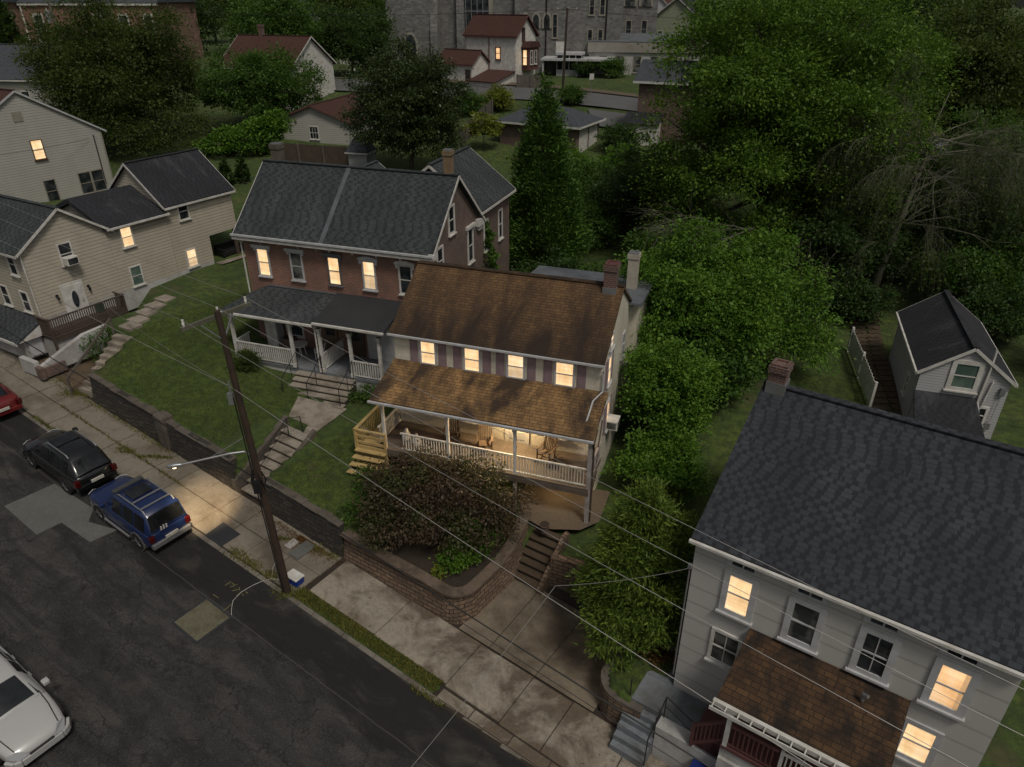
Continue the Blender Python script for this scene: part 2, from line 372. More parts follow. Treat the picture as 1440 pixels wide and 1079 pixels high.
def grassmat():
    g = G('mown_grass'); v = g.pos(); a = g.noise(v, .28, 6, .65); b = g.noise(v, 2.6, 5, .7); c = g.noise(v, 26, 3, .7)
    cc = g.ramp(a, [(.3, (.046, .070, .011)), (.52, (.078, .124, .018)), (.72, (.135, .155, .030))])
    cc = g.mix(g.ramp(b, [(.42, .75), (.62, 0.)]), cc, (.022, .038, .008)); cc = g.mix(g.math('MULTIPLY', c, .5), cc, (.015, .026, .007))
    cc = g.mix(g.ramp(g.noise(v, .5, 4, .6, .5), [(.60, 0.), (.72, .55)]), cc, (.085, .066, .032))
    return g.fin(cc, .95, g.bump(g.math('ADD', b, c), .8, .05))
M['grass'] = grassmat()
def asphalt():
    g = G('worn_asphalt'); v = g.obj(); sc = g.scale(v, (.06, .62, 1))
    a = g.noise(sc, 1.6, 6, .65, .6); b = g.noise(v, .8, 5, .7, .3); c = g.noise(v, 24, 4, .85); e = g.noise(v, 9, 3, .7)
    cc = g.ramp(a, [(.36, (.010, .0095, .009)), (.48, (.027, .0255, .0235)), (.62, (.056, .052, .047))])
    cc = g.mix(g.ramp(b, [(.38, .8), (.54, 0.)]), cc, (.012, .011, .0105))
    cc = g.mix(g.ramp(c, [(.38, .75), (.5, 0.)]), cc, (.008, .008, .008)); cc = g.mix(g.ramp(c, [(.55, 0.), (.64, .6)]), cc, (.10, .096, .09))
    # damp, oil-dark band along the kerb with paler dried islands
    t = g.sep(v)[1]; wob = g.math('ADD', t, g.math('MULTIPLY', g.math('SUBTRACT', g.noise(g.scale(v, (.22, .5, 1)), 1.5, 4, .6), .5), 3.6))
    cc = g.mix(g.ramp(g.math('MULTIPLY', g.math('ADD', wob, 4.), .25), [(.40, 0.), (.50, .9), (.90, .9), (.99, .2)]), cc, (.0085, .0075, .0065))
    cc = g.mix(g.ramp(g.noise(g.scale(v, (.35, .8, 1)), 1.3, 4, .6, 1.), [(.54, 0.), (.76, .55)]), cc, (.07, .062, .052))
    # crazed cracks
    wv = g.n('VectorMath', {0: g.scale(v, (.5, 1.1, 1)), 1: g.n('TexNoise', {'Vector': v, 'Scale': 1.4, 'Detail': 5}).outputs['Color']}, operation='ADD').outputs[0]
    vo = g.n('TexVoronoi', {'Vector': wv, 'Scale': .55}, feature='DISTANCE_TO_EDGE').outputs['Distance']
    v2 = g.n('TexVoronoi', {'Vector': wv, 'Scale': 3.2}, feature='DISTANCE_TO_EDGE').outputs['Distance']
    m2 = g.math('MULTIPLY', g.ramp(v2, [(0., .9), (.05, 0.)]), g.ramp(g.noise(sc, 2.3, 3), [(.52, 0.), (.6, 1.)]))
    cc = g.mix(g.math('MAXIMUM', g.ramp(vo, [(0., .9), (.014, 0.)]), m2), cc, (.006, .006, .006))
    # longitudinal paving seams
    sm = g.math('ABSOLUTE', g.math('ADD', g.math('ADD', t, 1.95), g.math('MULTIPLY', g.math('SUBTRACT', g.noise(g.scale(v, (.6, 0, 0)), 1.5, 4), .5), .12)))
    cc = g.mix(g.ramp(sm, [(.0, .6), (.035, 0.)]), cc, (.075, .068, .058))
    rf = g.ramp(a, [(.3, .55), (.6, .92)])
    g.fin(cc, .85, g.bump(g.math('ADD', c, e), .55, .015)); g.t.links.new(rf, g.p.inputs['Roughness']); return g.mat
M['asphalt'] = asphalt()
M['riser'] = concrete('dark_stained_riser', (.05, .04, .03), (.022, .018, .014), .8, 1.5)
M['walk'] = concrete('old_sidewalk_concrete', (.235, .205, .160), (.085, .062, .040), .85, .5, .9, (.36, .56))
def newwalk():
    g = G('pale_sidewalk_concrete'); v = g.obj(); tt = g.sep(v)[1]; a = g.noise(v, .55, 7, .68, .5); b = g.noise(v, 8, 5, .75); d = g.noise(v, 60, 2)
    k = g.math('ADD', a, g.math('MULTIPLY', g.math('ABSOLUTE', g.math('SUBTRACT', tt, 1.05)), .075))
    cc = g.mix(g.ramp(k, [(.49, 0.), (.64, .95)]), (.335, .295, .235), (.082, .052, .030))
    cc = g.mix(g.ramp(b, [(.38, .45), (.6, 0.)]), cc, (.15, .125, .095)); cc = g.mix(g.math('MULTIPLY', d, .3), cc, (.12, .11, .09))
    sp = g.ramp(g.math('MULTIPLY', g.ramp(g.noise(v, 3.5, 6, .8), [(.55, 0.), (.62, 1.)]), g.ramp(g.noise(v, .4, 2), [(.45, 0.), (.6, 1.)])), [(0., 0.), (1., .7)])
    cc = g.mix(sp, cc, (.05, .04, .025))
    return g.fin(cc, .9, g.bump(g.math('ADD', b, d), .3, .01))
M['newwalk'] = newwalk()
M['kerb'] = concrete('kerb_stone', (.19, .17, .14), (.06, .048, .035), .7, .8)
M['pad'] = concrete('stained_pad_concrete', (.20, .165, .12), (.058, .038, .022), .92, .7, .85, (.4, .62))
M['patch'] = concrete('road_concrete_patch', (.125, .128, .118), (.075, .076, .07), .5, .8)
M['mosspatch'] = concrete('mossy_concrete_plate', (.135, .125, .08), (.055, .045, .018), .8, 2.4)
M['steps'] = concrete('worn_step_concrete', (.33, .285, .23), (.07, .05, .032), .85, 1.1)
M['fpath'] = concrete('brown_flagstones', (.085, .058, .034), (.03, .02, .012), .7, 1.)

# ------------------------------------------------------------------ setting, in the street frame (x along the street downhill, y away from it)
STM = Matrix(((ES.x, ET.x, 0, P0.x), (ES.y, ET.y, 0, P0.y), (0, 0, 1, 0), (0, 0, 0, 1)))
def ststruct(name, mb, mat, kind='structure', **k):
    o = mb.build(name, mat, **k); o.matrix_world = STM
    if kind: o['kind'] = kind
    return o
def frange(a, b, st_):
    r = []; x = a
    while x < b - 1e-6: r.append(round(x, 4)); x += st_
    return r
sv = frange(-420, -90, 30) + frange(-90, -24, 3) + frange(-24, -21, 1) + frange(-21, -16, .25) + frange(-16, -7.2, .8) + frange(-7.2, -3.5, .15) + frange(-3.5, 4.4, .4) + frange(4.4, 7.9, .14) + frange(7.9, 11.1, .4) + frange(11.1, 13.2, .12) + frange(13.2, 40, 1) + frange(40, 90, 5) + frange(90, 421, 30)
tv = frange(-420, -100, 40) + frange(-100, -12, 8) + frange(-12, 2.4, 1.2) + [2.40, 2.68, 2.70] + frange(2.8, 8, .15) + frange(8, 40, 1) + frange(40, 110, 4) + frange(110, 700, 30)
mb = MB(); rows = []
for t in tv:
    rows.append([(s, t, gz_st(s, t) - (.22 if t < 2.69 else 0) + (0 if t < 9 else .10 * math.sin(s * .9 + t * .35) * math.sin(t * .6 - s * .23))) for s in sv])
mb.grid(rows); o = ststruct('ground', mb, M['grass'], smooth=True)
# the road
mb = MB()
ss_ = frange(-200, -70, 10) + frange(-70, 45, 2.5) + frange(45, 201, 10)
mb.grid([[(s, t, zs(s) - .02 + .05 * (1 - ((t + 4.9) / 4.7) ** 2)) for s in ss_] for t in (-9.6, -8.4, -6.8, -5, -3.2, -1.6, -.24)])
ststruct('road', mb, M['asphalt'], smooth=True)
def roadz(s, t): return zs(s) - .02 + .05 * (1 - ((t + 4.9) / 4.7) ** 2)
def stsheet(name, polys, z, mat, zf=None, kind='structure', th=.0):
    mb = MB()
    for poly in polys: mb.face([(s, t, (zf(s, t) if zf else zs(s)) + z) for s, t in poly])
    return ststruct(name, mb, mat, kind)
stsheet('road_patch', [[(-12.43, -3.95), (-9.81, -4.0), (-9.75, -3.07), (-9.0, -2.4), (-9.61, -1.85), (-12.32, -2.0)], [(-9.75, -3.07), (-7.86, -2.98), (-7.70, -1.95), (-9.0, -2.4)]], .012, M['patch'], roadz)
stsheet('utility_cut', [[(-2.05, -3.44), (-.58, -3.46), (-.58, -1.98), (-2.05, -1.95)]], .010, M['rubber'], roadz)
mb = MB(); r9 = random.Random(4)
for s0, t0, ds, dt in ((-2.02, -.95, .0, -.28), (-1.95, -.98, .16, .0), (-1.72, -.9, -.08, -.25), (-1.55, -.95, .12, -.1), (-1.5, -1.05, -.1, -.18), (-1.3, -1.0, .0, -.28), (-1.2, -.95, .14, .0), (-1.2, -1.1, .1, .0), (-2.0, -1.75, .3, .02), (-1.1, -1.6, .02, -.4)):
    a = Vector((s0, t0)); c = a + Vector((ds, dt)); n_ = Vector((-(c - a).y, (c - a).x)).normalized() * .018
    mb.face([(q.x, q.y, roadz(q.x, q.y) + .012) for q in (a - n_, c - n_, c + n_, a + n_)])
ststruct('spray_mark', mb, paint('yellow_spray_paint', (.17, .15, .06), .8, .5, sc=9))
stsheet('utility_plate', [[(-1.97, -3.34), (-.67, -3.36), (-.67, -2.06), (-1.97, -2.03)]], .015, M['mosspatch'], roadz)
# far pavement and its kerb
mb = MB(); mb.grid([[(s, t, zs(s) + .1) for s in ss_] for t in (-12.5, -9.75)]); mb.grid([[(s, -9.75, zs(s) + .1) for s in ss_], [(s, -9.75, zs(s) - .1) for s in ss_]])
ststruct('pavement', mb, M['walk'])
# kerb: a real step, dropped at the pad
mb = MB()
def kz(s): return zs(s) + .0 - .075 * sst(s, 6.6, 7.4)
sk = frange(-90, 60, .75)
prev = None
for a, b in zip(sk, sk[1:]):
    j = rnd.uniform(-.012, .012); g_ = .008
    for (t0, t1, za, zb) in ((-.24, -.06, 0, 0),):
        A = [(a + g_, t0, kz(a) + j * .4), (b - g_, t0, kz(b) + j * .4), (b - g_, t1, kz(b) + j * .3 + .004), (a + g_, t1, kz(a) + j * .3 + .004)]
        mb.face(A); mb.face([(a + g_, t0 + .012, kz(a) - .2), (b - g_, t0 + .012, kz(b) - .2), A[1], A[0]])
ststruct('kerb', mb, M['kerb'])
# pavement slabs: old broken ones uphill, pale new ones downhill
mb = MB()
def slab(s0, s1, t0, t1, dz=0, tilt=0):
    g_ = .018; p = [(s0 + g_, t0 + g_), (s1 - g_, t0 + g_), (s1 - g_, t1 - g_), (s0 + g_, t1 - g_)]
    top = [(s, t, zs(s) + dz + tilt * (s - s0)) for s, t in p]; mb.face(top)
    for i in range(4):
        a, b = top[i], top[(i + 1) % 4]; mb.face([(a[0], a[1], a[2] - .06), (b[0], b[1], b[2] - .06), b, a])
mb2 = mb; x = -95.
r2 = random.Random(3)
while x < -.1:
    L = min(r2.choice([1.5, 1.6, 2.9]), .5 - x) if x > -3 else r2.choice([1.45, 1.6, 2.2])
    for t0, t1 in ((.0, 1.25), (1.25, 2.45)):
        slab(x, x + L, t0, t1, r2.uniform(-.012, .01), r2.uniform(-.008, .008))
    x += L
ststruct('sidewalk', mb, M['walk'])
mb = MB()
slab(.55, 3.86, .50, 2.47); slab(3.86, 7.1, .47, 2.5)
slab(7.1, 9.3, .4, 2.48); slab(9.3, 10.85, .35, 2.46); slab(10.85, 13.0, .35, 2.5)
for a, b in ((7.1, 8.4), (8.4, 9.9), (9.9, 11.3), (11.3, 13.)): slab(a, b, -.05, .36, -.07)
x = 13.
while x < 60: slab(x, x + 1.6, 0, 1.25, r2.uniform(-.01, .01)); slab(x, x + 1.6, 1.25, 2.45, r2.uniform(-.01, .01)); x += 1.6
ststruct('pavement_slabs', mb, M['newwalk'])
stsheet('verge', [[(.42, -.05), (6.95, -.05), (7.05, .2), (6.9, .46), (.55, .49)]], -.012, M['grass'])
stsheet('asphalt_patch', [[(-4.83, -.03), (-3.8, -.08), (-3.78, .86), (-4.89, .88)]], .012, M['rubber'])
mb = MB()
def blk(mb, s0, s1, t0, t1, z0, z1, zf=zs): 
    v = [(s0,t0,zf(s0)+z0),(s1,t0,zf(s1)+z0),(s1,t1,zf(s1)+z0),(s0,t1,zf(s0)+z0),(s0,t0,zf(s0)+z1),(s1,t0,zf(s1)+z1),(s1,t1,zf(s1)+z1),(s0,t1,zf(s0)+z1)]
    i = [mb.pt(p) for p in v]
    for q in ((0,3,2,1),(4,5,6,7),(0,1,5,4),(1,2,6,5),(2,3,7,6),(3,0,4,7)): mb.f.append([i[k] for k in q]); mb.mi.append(mb.m)
blk(mb, -1.47, -.93, 1.30, 2.24, .0, .03); ststruct('meter_slab', mb, M['patch'])
mb = MB(); blk(mb, -1.95, -1.62, 1.5, 2.0, .0, .02); ststruct('valve_cover', mb, M['whitewash'])
mb = MB(); mb.grid([[(s, t, zs(s) - .075) for s in ss_] for t in (-.3, 1.2, 2.72)]); mb.face([(6.1, 2.6, zs(6.1) - .02), (11.6, 2.6, zs(11.6) - .02), (11.6, 7, zs(11.6) - .02), (6.1, 7.4, zs(6.1) - .02)]); ststruct('roadbed', mb, M['soil'])
mb = MB(); mb.grid([[(s, t, zs(s) + .015 + .03 * math.sin(s * 2.1) * (t - 2.4)) for s in frange(-34, -17.3, .6)] for t in (2.45, 3.0, 3.6, 4.4, 5.4)]); ststruct('bare_soil', mb, concrete('bare_brown_soil', (.13, .085, .055), (.05, .05, .02), .8, .9, crack=False))
# parking pad of the cream house
mb = MB()
for p in ([(6.05, 2.53), (7.4, 2.53), (7.4, 5.9), (6.2, 5.9)], [(7.43, 2.53), (9.3, 2.53), (9.4, 5.9), (7.43, 5.9)], [(9.33, 2.53), (11.55, 2.53), (11.55, 6.2), (9.43, 6.2)]):
    mb.face([(s, t, zs(s) + .012) for s, t in p])
ststruct('driveway', mb, M['pad'])
# walk between the two flights of the brick house
mb = MB(); wq = [(-6.75, 6.0), (-5.05, 6.0), (-5.55, 8.75), (-8.15, 8.0)]
mb.grid([[(lambda s_, t_: (s_, t_, gz_st(s_, t_) + .05))(*(Vector(wq[0]).lerp(Vector(wq[1]), i / 6)).lerp(Vector(wq[3]).lerp(Vector(wq[2]), i / 6), j / 8)) for i in range(7)] for j in range(9)]); ststruct('front_walk', mb, M['steps'])
# brown flag path in the back yard by the little white house
mb = MB(); r3 = random.Random(5)
for i in range(26):
    k = i / 25; x = 17.6 + k * 5.2 - 1.2 * math.sin(k * 2.0); y = 27.0 + k * 13.5
    for q in range(2):
        cx = x + (q - .5) * .85; 
        pts = [(cx + dx * .39 + r3.uniform(-.03, .03), y + dy * .24 + r3.uniform(-.02, .02)) for dx, dy in ((-1, -1), (1, -1), (1, 1), (-1, 1))]
        mb.face([(px, py, gz(px, py) + .13) for px, py in pts])
tag(mb.build('garden_path', M['fpath']), kind='structure')
# soil of the planted bed
mb = MB(); mb.grid([[(s, t, gz_st(s, t) + .03) for s in frange(.7, 6.0, .2)] for t in frange(2.75, 7.6, .2)]); ststruct('planting_soil', mb, M['soil'])
# back street, its pavement and lawns
mb = MB()
P_ = [(-40, 98.5), (-10, 93), (2, 91), (10, 88.2), (18, 84.5), (30, 78), (50, 68)]
def band(pts, a, b, dz):
    return [[(x, y + o, gz(x, y + o) + dz) for x, y in pts] for o in (a, b)]
pp = []
for (x0, y0), (x1, y1) in zip(P_, P_[1:]):
    for k in range(6): pp.append((x0 + (x1 - x0) * k / 6, y0 + (y1 - y0) * k / 6))
mb.grid(band(pp, -3.0, 2.6, .22)); mb.grid([[(8.5 + k, 84.5 - k * .5 - j, gz(8.5 + k, 84.5 - k * .5 - j) + .2) for k in range(7)] for j in range(6, -1, -1)])
tag(mb.build('back_road', concrete('pale_road', (.12, .12, .12), (.07, .07, .07), .5, .2), smooth=True), kind='structure')
mb = MB(); mb.grid(band(pp, 2.8, 4.1, .30)); tag(mb.build('path', M['newwalk']), kind='structure')
# ------------------------------------------------------------------ house helpers
def PF(y): return Matrix(((1,0,0,0),(0,0,-1,y),(0,1,0,0),(0,0,0,1)))      # plane facing the front (-y)
def PR(x): return Matrix(((0,0,1,x),(1,0,0,0),(0,1,0,0),(0,0,0,1)))      # facing right (+x): u = y
def PL(x): return Matrix(((0,0,-1,x),(-1,0,0,0),(0,1,0,0),(0,0,0,1)))    # facing left: u = -y
LITS = ['lit', 'lit', 'lit3', 'lit', 'lit2']; LCOUNT = []
def window(house, pl, u0, v0, u1, v1, pane='glass', frame='white', fw=.07, rail=True, hood=None, sill=True, munt=0, name='window', label=None, dep=.055):
    m = MB(); m.M = pl
    m.box(u0, v0, -.04, u0 + fw, v1, dep); m.box(u1 - fw, v0, -.04, u1, v1, dep)
    m.box(u0 + fw, v1 - fw, -.04, u1 - fw, v1, dep - .003); m.box(u0 + fw, v0, -.04, u1 - fw, v0 + fw * .8, dep - .003)
    vm = v0 + (v1 - v0) * .49
    if rail: m.box(u0 + fw, vm - .022, -.02, u1 - fw, vm + .022, .04)
    for k in range(munt):
        x = u0 + fw + (u1 - u0 - 2 * fw) * (k + 1) / (munt + 1); m.box(x - .014, v0 + fw, 0, x + .014, v1 - fw, .03)
    if sill: m.box(u0 - .05, v0 - .07, -.04, u1 + .05, v0 - .002, dep + .07)
    if hood == 'flat': m.box(u0 - .18, v1 + .004, -.04, u1 + .18, v1 + .17, .14); m.box(u0 - .1, v1 - .16, -.02, u0 - .004, v1, .09); m.box(u1 + .004, v1 - .16, -.02, u1 + .1, v1, .09)
    if hood == 'arch':
        n = 8; w_ = u1 - u0; A = []; B = []
        for i in range(n + 1):
            k = i / n; x = u0 - .16 + (w_ + .32) * k; q = math.sin(math.pi * k)
            A.append((x, v1 + .004 + .02 * q)); B.append((x, v1 + .13 + .10 * q))
        for i in range(n):
            m.prism([A[i], A[i + 1], B[i + 1], B[i]], -.04, .13, 'z')
        m.box(u0 - .12, v1 - .2, -.02, u0 - .004, v1 - .002, .09); m.box(u1 + .004, v1 - .2, -.02, u1 + .12, v1 - .002, .09)
    o = m.build(name, M[frame], house)
    if label: o['label'] = label
    if pane == 'lit': pane = LITS[len(LCOUNT) % 5]; LCOUNT.append(1)
    p = MB(); p.M = pl; p.face([(u0 + fw * .9, v0 + fw * .7, .014), (u1 - fw * .9, v0 + fw * .7, .014), (u1 - fw * .9, v1 - fw * .9, .014), (u0 + fw * .9, v1 - fw * .9, .014)])
    p.build('pane', M[pane], o)
    return o
def railing(house, a, b, h=.9, mat='white', sp=.115, name='railing', bal=.032, post=None, foot=.1, cap=.07):
    a = Vector(a); b = Vector(b); m = MB(); L = (b - a).length; up = Vector((0, 0, 1))
    m.bar(a + up * h, b + up * h, cap, .06); m.bar(a + up * foot, b + up * foot, .05, .05)
    n = max(2, int(L / sp))
    for i in range(1, n):
        p = a.lerp(b, i / n); m.bar(p + up * (foot + .02), p + up * (h - .03), bal)
    if post:
        for p in (a, b): m.bar(p, p + up * (h + .08), post)
    return m.build(name, M[mat], house)
def gutter(house, a, b, mat='trimgrey', r=.06, name='gutter'):
    m = MB(); a = Vector(a); b = Vector(b); m.bar(a, b, r * 2, r * 1.7); return m.build(name, M[mat], house)
def pipe(house, pts, r=.035, mat='white', name='downspout'):
    m = MB(); m.tube(pts, r, 6); return m.build(name, M[mat], house)
def gable_x(house, x0, x1, y0, y1, z0, ze, zr, wall, roof, oh=.25, ohx=.2, th=.14, yr=None, fascia='white', rname='roof', zb=None, wname='wall'):
    """walls and a roof with its ridge along x"""
    yr = (y0 + y1) / 2 if yr is None else yr; zb = ze if zb is None else zb
    w_ = MB().prism([(y0, z0), (y1, z0), (y1, zb), (yr, zr), (y0, ze)], x0, x1, 'x').build(wname, M[wall], house)
    r = MB(); s1 = (zr - ze) / (yr - y0); s2 = (zr - zb) / (y1 - yr); d = th
    r.slab((x0 - ohx, y0 - oh, ze - oh * s1 + d), (x1 + ohx, y0 - oh, ze - oh * s1 + d), (x1 + ohx, yr, zr + d), (x0 - ohx, yr, zr + d), th - .01)
    r.slab((x0 - ohx, yr, zr + d), (x1 + ohx, yr, zr + d), (x1 + ohx, y1 + oh, zb - oh * s2 + d), (x0 - ohx, y1 + oh, zb - oh * s2 + d), th - .01)
    r.bar((x0 - ohx, yr, zr + d + .012), (x1 + ohx, yr, zr + d + .012), .26, .05)
    ro = r.build(rname, M[roof], house)
    if fascia:
        f = MB()
        for x in (x0 - ohx - .012, x1 + ohx + .012):
            for (ya, za, yb, zb_) in ((y0 - oh, ze - oh * s1, yr, zr), (y1 + oh, zb - oh * s2, yr, zr)):
                f.bar((x, ya, za + d - .075), (x, yb, zb_ + d - .075), .03, .13)
        f.bar((x0 - ohx, y0 - oh - .03, ze - oh * s1 + .03), (x1 + ohx, y0 - oh - .03, ze - oh * s1 + .03), .04, .13)
        f.bar((x0 - ohx, y1 + oh + .03, zb - oh * s2 + .03), (x1 + ohx, y1 + oh + .03, zb - oh * s2 + .03), .04, .13)
        f.build('fascia', M[fascia], house)
    return w_, ro
def gable_y(house, x0, x1, y0, y1, z0, ze, zr, wall, roof, oh=.25, ohy=.2, th=.14, fascia='white', rname='roof', xr=None, wname='wall'):
    xr = (x0 + x1) / 2 if xr is None else xr
    w_ = MB().prism([(x0, z0), (x1, z0), (x1, ze), (xr, zr), (x0, ze)], y0, y1, 'y').build(wname, M[wall], house)
    r = MB(); s1 = (zr - ze) / (xr - x0); s2 = (zr - ze) / (x1 - xr); d = th
    r.slab((x0 - oh, y1 + ohy, ze - oh * s1 + d), (x0 - oh, y0 - ohy, ze - oh * s1 + d), (xr, y0 - ohy, zr + d), (xr, y1 + ohy, zr + d), th - .01)
    r.slab((xr, y1 + ohy, zr + d), (xr, y0 - ohy, zr + d), (x1 + oh, y0 - ohy, ze - oh * s2 + d), (x1 + oh, y1 + ohy, ze - oh * s2 + d), th - .01)
    r.bar((xr, y0 - ohy, zr + d + .012), (xr, y1 + ohy, zr + d + .012), .26, .05)
    ro = r.build(rname, M[roof], house)
    if fascia:
        f = MB()
        for y in (y0 - ohy - .012, y1 + ohy + .012):
            f.bar((x0 - oh, y, ze - oh * s1 + d - .075), (xr, y, zr + d - .075), .03, .13); f.bar((x1 + oh, y, ze - oh * s2 + d - .075), (xr, y, zr + d - .075), .03, .13)
        f.bar((x0 - oh - .03, y0 - ohy, ze - oh * s1 + .03), (x0 - oh - .03, y1 + ohy, ze - oh * s1 + .03), .04, .13)
        f.bar((x1 + oh + .03, y0 - ohy, ze - oh * s2 + .03), (x1 + oh + .03, y1 + ohy, ze - oh * s2 + .03), .04, .13)
        f.build('fascia', M[fascia], house)
    return w_, ro
def chimney(house, x, y, z0, z1, w_=.5, d_=.5, mat='chbrick', cap='coping', pots=True, flash=True, parent=None):
    m = MB(); m.box(x - w_/2, y - d_/2, z0, x + w_/2, y + d_/2, z1 - .22); m.box(x - w_/2 - .04, y - d_/2 - .04, z1 - .22, x + w_/2 + .04, y + d_/2 + .04, z1)
    c = m.build('chimney', M[mat], parent or house)
    m = MB()
    for s_ in (-1, 1):
        m.box(x + s_ * w_ * .42 - .04, y - d_/2, z1 + .002, x + s_ * w_ * .42 + .04, y + d_/2, z1 + .06); m.box(x - w_*.42, y + s_ * d_ * .42 - .04, z1 + .002, x + w_*.42, y + s_ * d_ * .42 + .04, z1 + .057)
    m.box(x - w_ * .36, y - d_ * .36, z1 + .001, x + w_ * .36, y + d_ * .36, z1 + .006)
    m.build('chimney_cap', M[cap], c if parent is None else parent)
    if flash:
        m = MB(); m.box(x - w_/2 - .03, y - d_/2 - .03, z0, x + w_/2 + .03, y + d_/2 + .03, z0 + flash); m.build('flashing', M['steel'], c if parent is None else parent)
    return c
def steps(mb, x0, x1, pts):
    """solid flight; pts = [(y, z of the tread)...] going up, x range fixed"""
    for (y0, z), (y1, _) in zip(pts, pts[1:]): mb.box(x0, y0, z - .6, x1, y1 + .02, z)
HR = lambda az: R(az - 90)
def at(house_q, az, x, y, z):
    a = R(az); return Vector((house_q[0] + x * math.sin(a) + y * math.cos(a), house_q[1] - x * math.cos(a) + y * math.sin(a), z))

# ------------------------------------------------------------------ the cream house with the brown roofs
CQ = (2.98, 22.49); CZ = .85
H1 = thing('rowhouse', 'cream house with brown shingle roofs, mauve shutters and a long railed front porch', 'house', (*CQ, CZ), HR(71))
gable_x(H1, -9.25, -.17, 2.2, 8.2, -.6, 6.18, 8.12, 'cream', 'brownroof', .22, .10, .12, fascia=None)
b = MB(); b.box(-9.27, 2.17, -.6, -.15, 2.2, 1.5); b.build('basement_wall', M['stucco'], H1)
b = MB(); b.slab((-9.3, -.22, 4.12), (.12, -.22, 4.12), (.12, 2.2, 4.86), (-9.3, 2.2, 4.86), .12); b.build('porch_roof', M['porchroof'], H1)
b = MB(); b.box(-9.25, -.14, 3.86, .02, .06, 4.0); b.prism([(0, 3.87), (2.18, 3.87), (2.18, 4.68), (0, 4.04)], -.07, .0, 'x'); b.prism([(0, 3.87), (2.18, 3.87), (2.18, 4.68), (0, 4.04)], -9.25, -9.18, 'x'); b.build('porch_beam', M['postpink'], H1)
gutter(H1, (-9.33, -.27, 4.03), (.15, -.27, 4.03), 'trimgrey', .045); gutter(H1, (-9.4, 1.93, 6.1), (-.05, 1.93, 6.1), 'trimgrey', .045)
b = MB()
for y in [(-.1 + .145 * k) for k in range(16)]: b.box(-9.25, y, 1.60, .02, y + .138, 1.71)
b.box(-9.25, -.12, 1.40, .03, -.05, 1.595); b.build('porch_floor', M['deck'], H1)
b = MB(); b.box(-.075, -.075, -.15, .075, .075, 3.85); b.build('post', M['postpink'], H1)
for x in (-3.03, -5.92, -8.84):
    b = MB(); b.box(x - .055, -.055, 1.66, x + .055, .055, 3.85); b.box(x - .08, -.08, 3.7, x + .08, .08, 3.845); b.build('post', M['white'], H1)
for x in (-3.03, -5.92, -9.1):
    b = MB(); b.box(x - .06, -.06, -.2, x + .06, .06, 1.34); b.build('post', M['postpink'], H1)
railing(H1, (-5.85, 0, 1.72), (-3.1, 0, 1.72), .86, 'white'); railing(H1, (-2.96, 0, 1.72), (-.09, 0, 1.72), .86, 'white'); railing(H1, (-8.1, 0, 1.72), (-5.98, 0, 1.72), .86, 'white')
railing(H1, (-9.2, .12, 1.72), (-9.2, 2.1, 1.72), .86, 'white'); railing(H1, (-.02, .1, 1.72), (-.02, 2.1, 1.72), .86, 'postpink')
b = MB(); b.bar((-.02, .1, 2.6), (-.02, 1.2, 3.7), .06); b.bar((-.02, .1, .7), (-.02, 1.5, 1.5), .09); b.bar((-.02, 1.2, 1.7), (-.02, 2.1, 3.6), .05); b.build('brace', M['wooddark'], H1)
pipe(H1, [(-.12, 1.9, 5.95), (-.10, 2.12, 5.75), (-.10, 2.12, 4.9), (-.35, 1.6, 4.72), (-.35, .6, 4.36)], .035, 'trimgrey'); pipe(H1, [(.13, -.2, 3.95), (.12, .06, 3.55), (.12, .09, -.1)], .04, 'wooddark')
for u0, u1 in ((-8.06, -7.26), (-6.06, -5.26), (-4.15, -3.33), (-2.12, -1.25)):
    window(H1, PF(2.2), u0, 4.82, u1, 5.97, 'lit', 'trimgrey', .09)
    for a, c in ((u0 - .44, u0 - .08), (u1 + .08, u1 + .44)):
        b = MB(); b.M = PF(2.2); b.box(a, 4.80, .0, c, 6.0, .03)
        for v0, v1 in ((4.86, 5.36), (5.42, 5.94)): b.box(a + .05, v0, .03, c - .05, v1, .04)
        b.build('shutter', M['shutter'], H1)
for u0, u1 in ((-7.95, -7.0), (-6.15, -5.1)):
    window(H1, PF(2.2), u0, 2.36, u1, 3.6, 'lit', 'trimgrey', .08)
    for a, c in ((u0 - .42, u0 - .08), (u1 + .08, u1 + .42)): b = MB(); b.M = PF(2.2); b.box(a, 2.34, 0, c, 3.62, .03); b.build('shutter', M['wooddark'], H1)
window(H1, PF(2.2), -2.4, 2.36, -1.5, 3.6, 'lit', 'trimgrey', .08)
for a, c in ((-2.82, -2.48), (-1.42, -1.08)): b = MB(); b.M = PF(2.2); b.box(a, 2.34, 0, c, 3.62, .03); b.build('shutter', M['wooddark'], H1)
b = MB(); b.M = PF(2.2); b.box(-4.22, 1.66, 0, -3.12, 3.72, .05); d1 = b.build('door', M['white'], H1)
b = MB(); b.M = PF(2.2); b.box(-4.02, 1.9, .05, -3.32, 2.28, .062); b.box(-4.02, 2.36, .05, -3.32, 2.56, .06); b.build('door_panel', M['trimgrey'], d1)
b = MB(); b.M = PF(2.2)
for k in range(3): b.box(-3.98 + .22 * k, 2.68, .05, -3.80 + .22 * k, 3.3, .064)
b.build('door_light', M['curtain'], d1)
b = MB(); b.M = PF(2.2); b.cyl((-3.27, 2.6, .05), (-3.27, 2.6, .11), .03, 8); b.build('handle', M['steel'], d1)
b = MB(); b.M = PF(2.2); b.box(-1.95, -.15, 0, -1.05, 1.32, .05); b.build('basement_door', M['cream'], H1)
window(H1, PF(2.17), -3.3, .35, -2.5, 1.1, 'glass', 'white', .06, False)
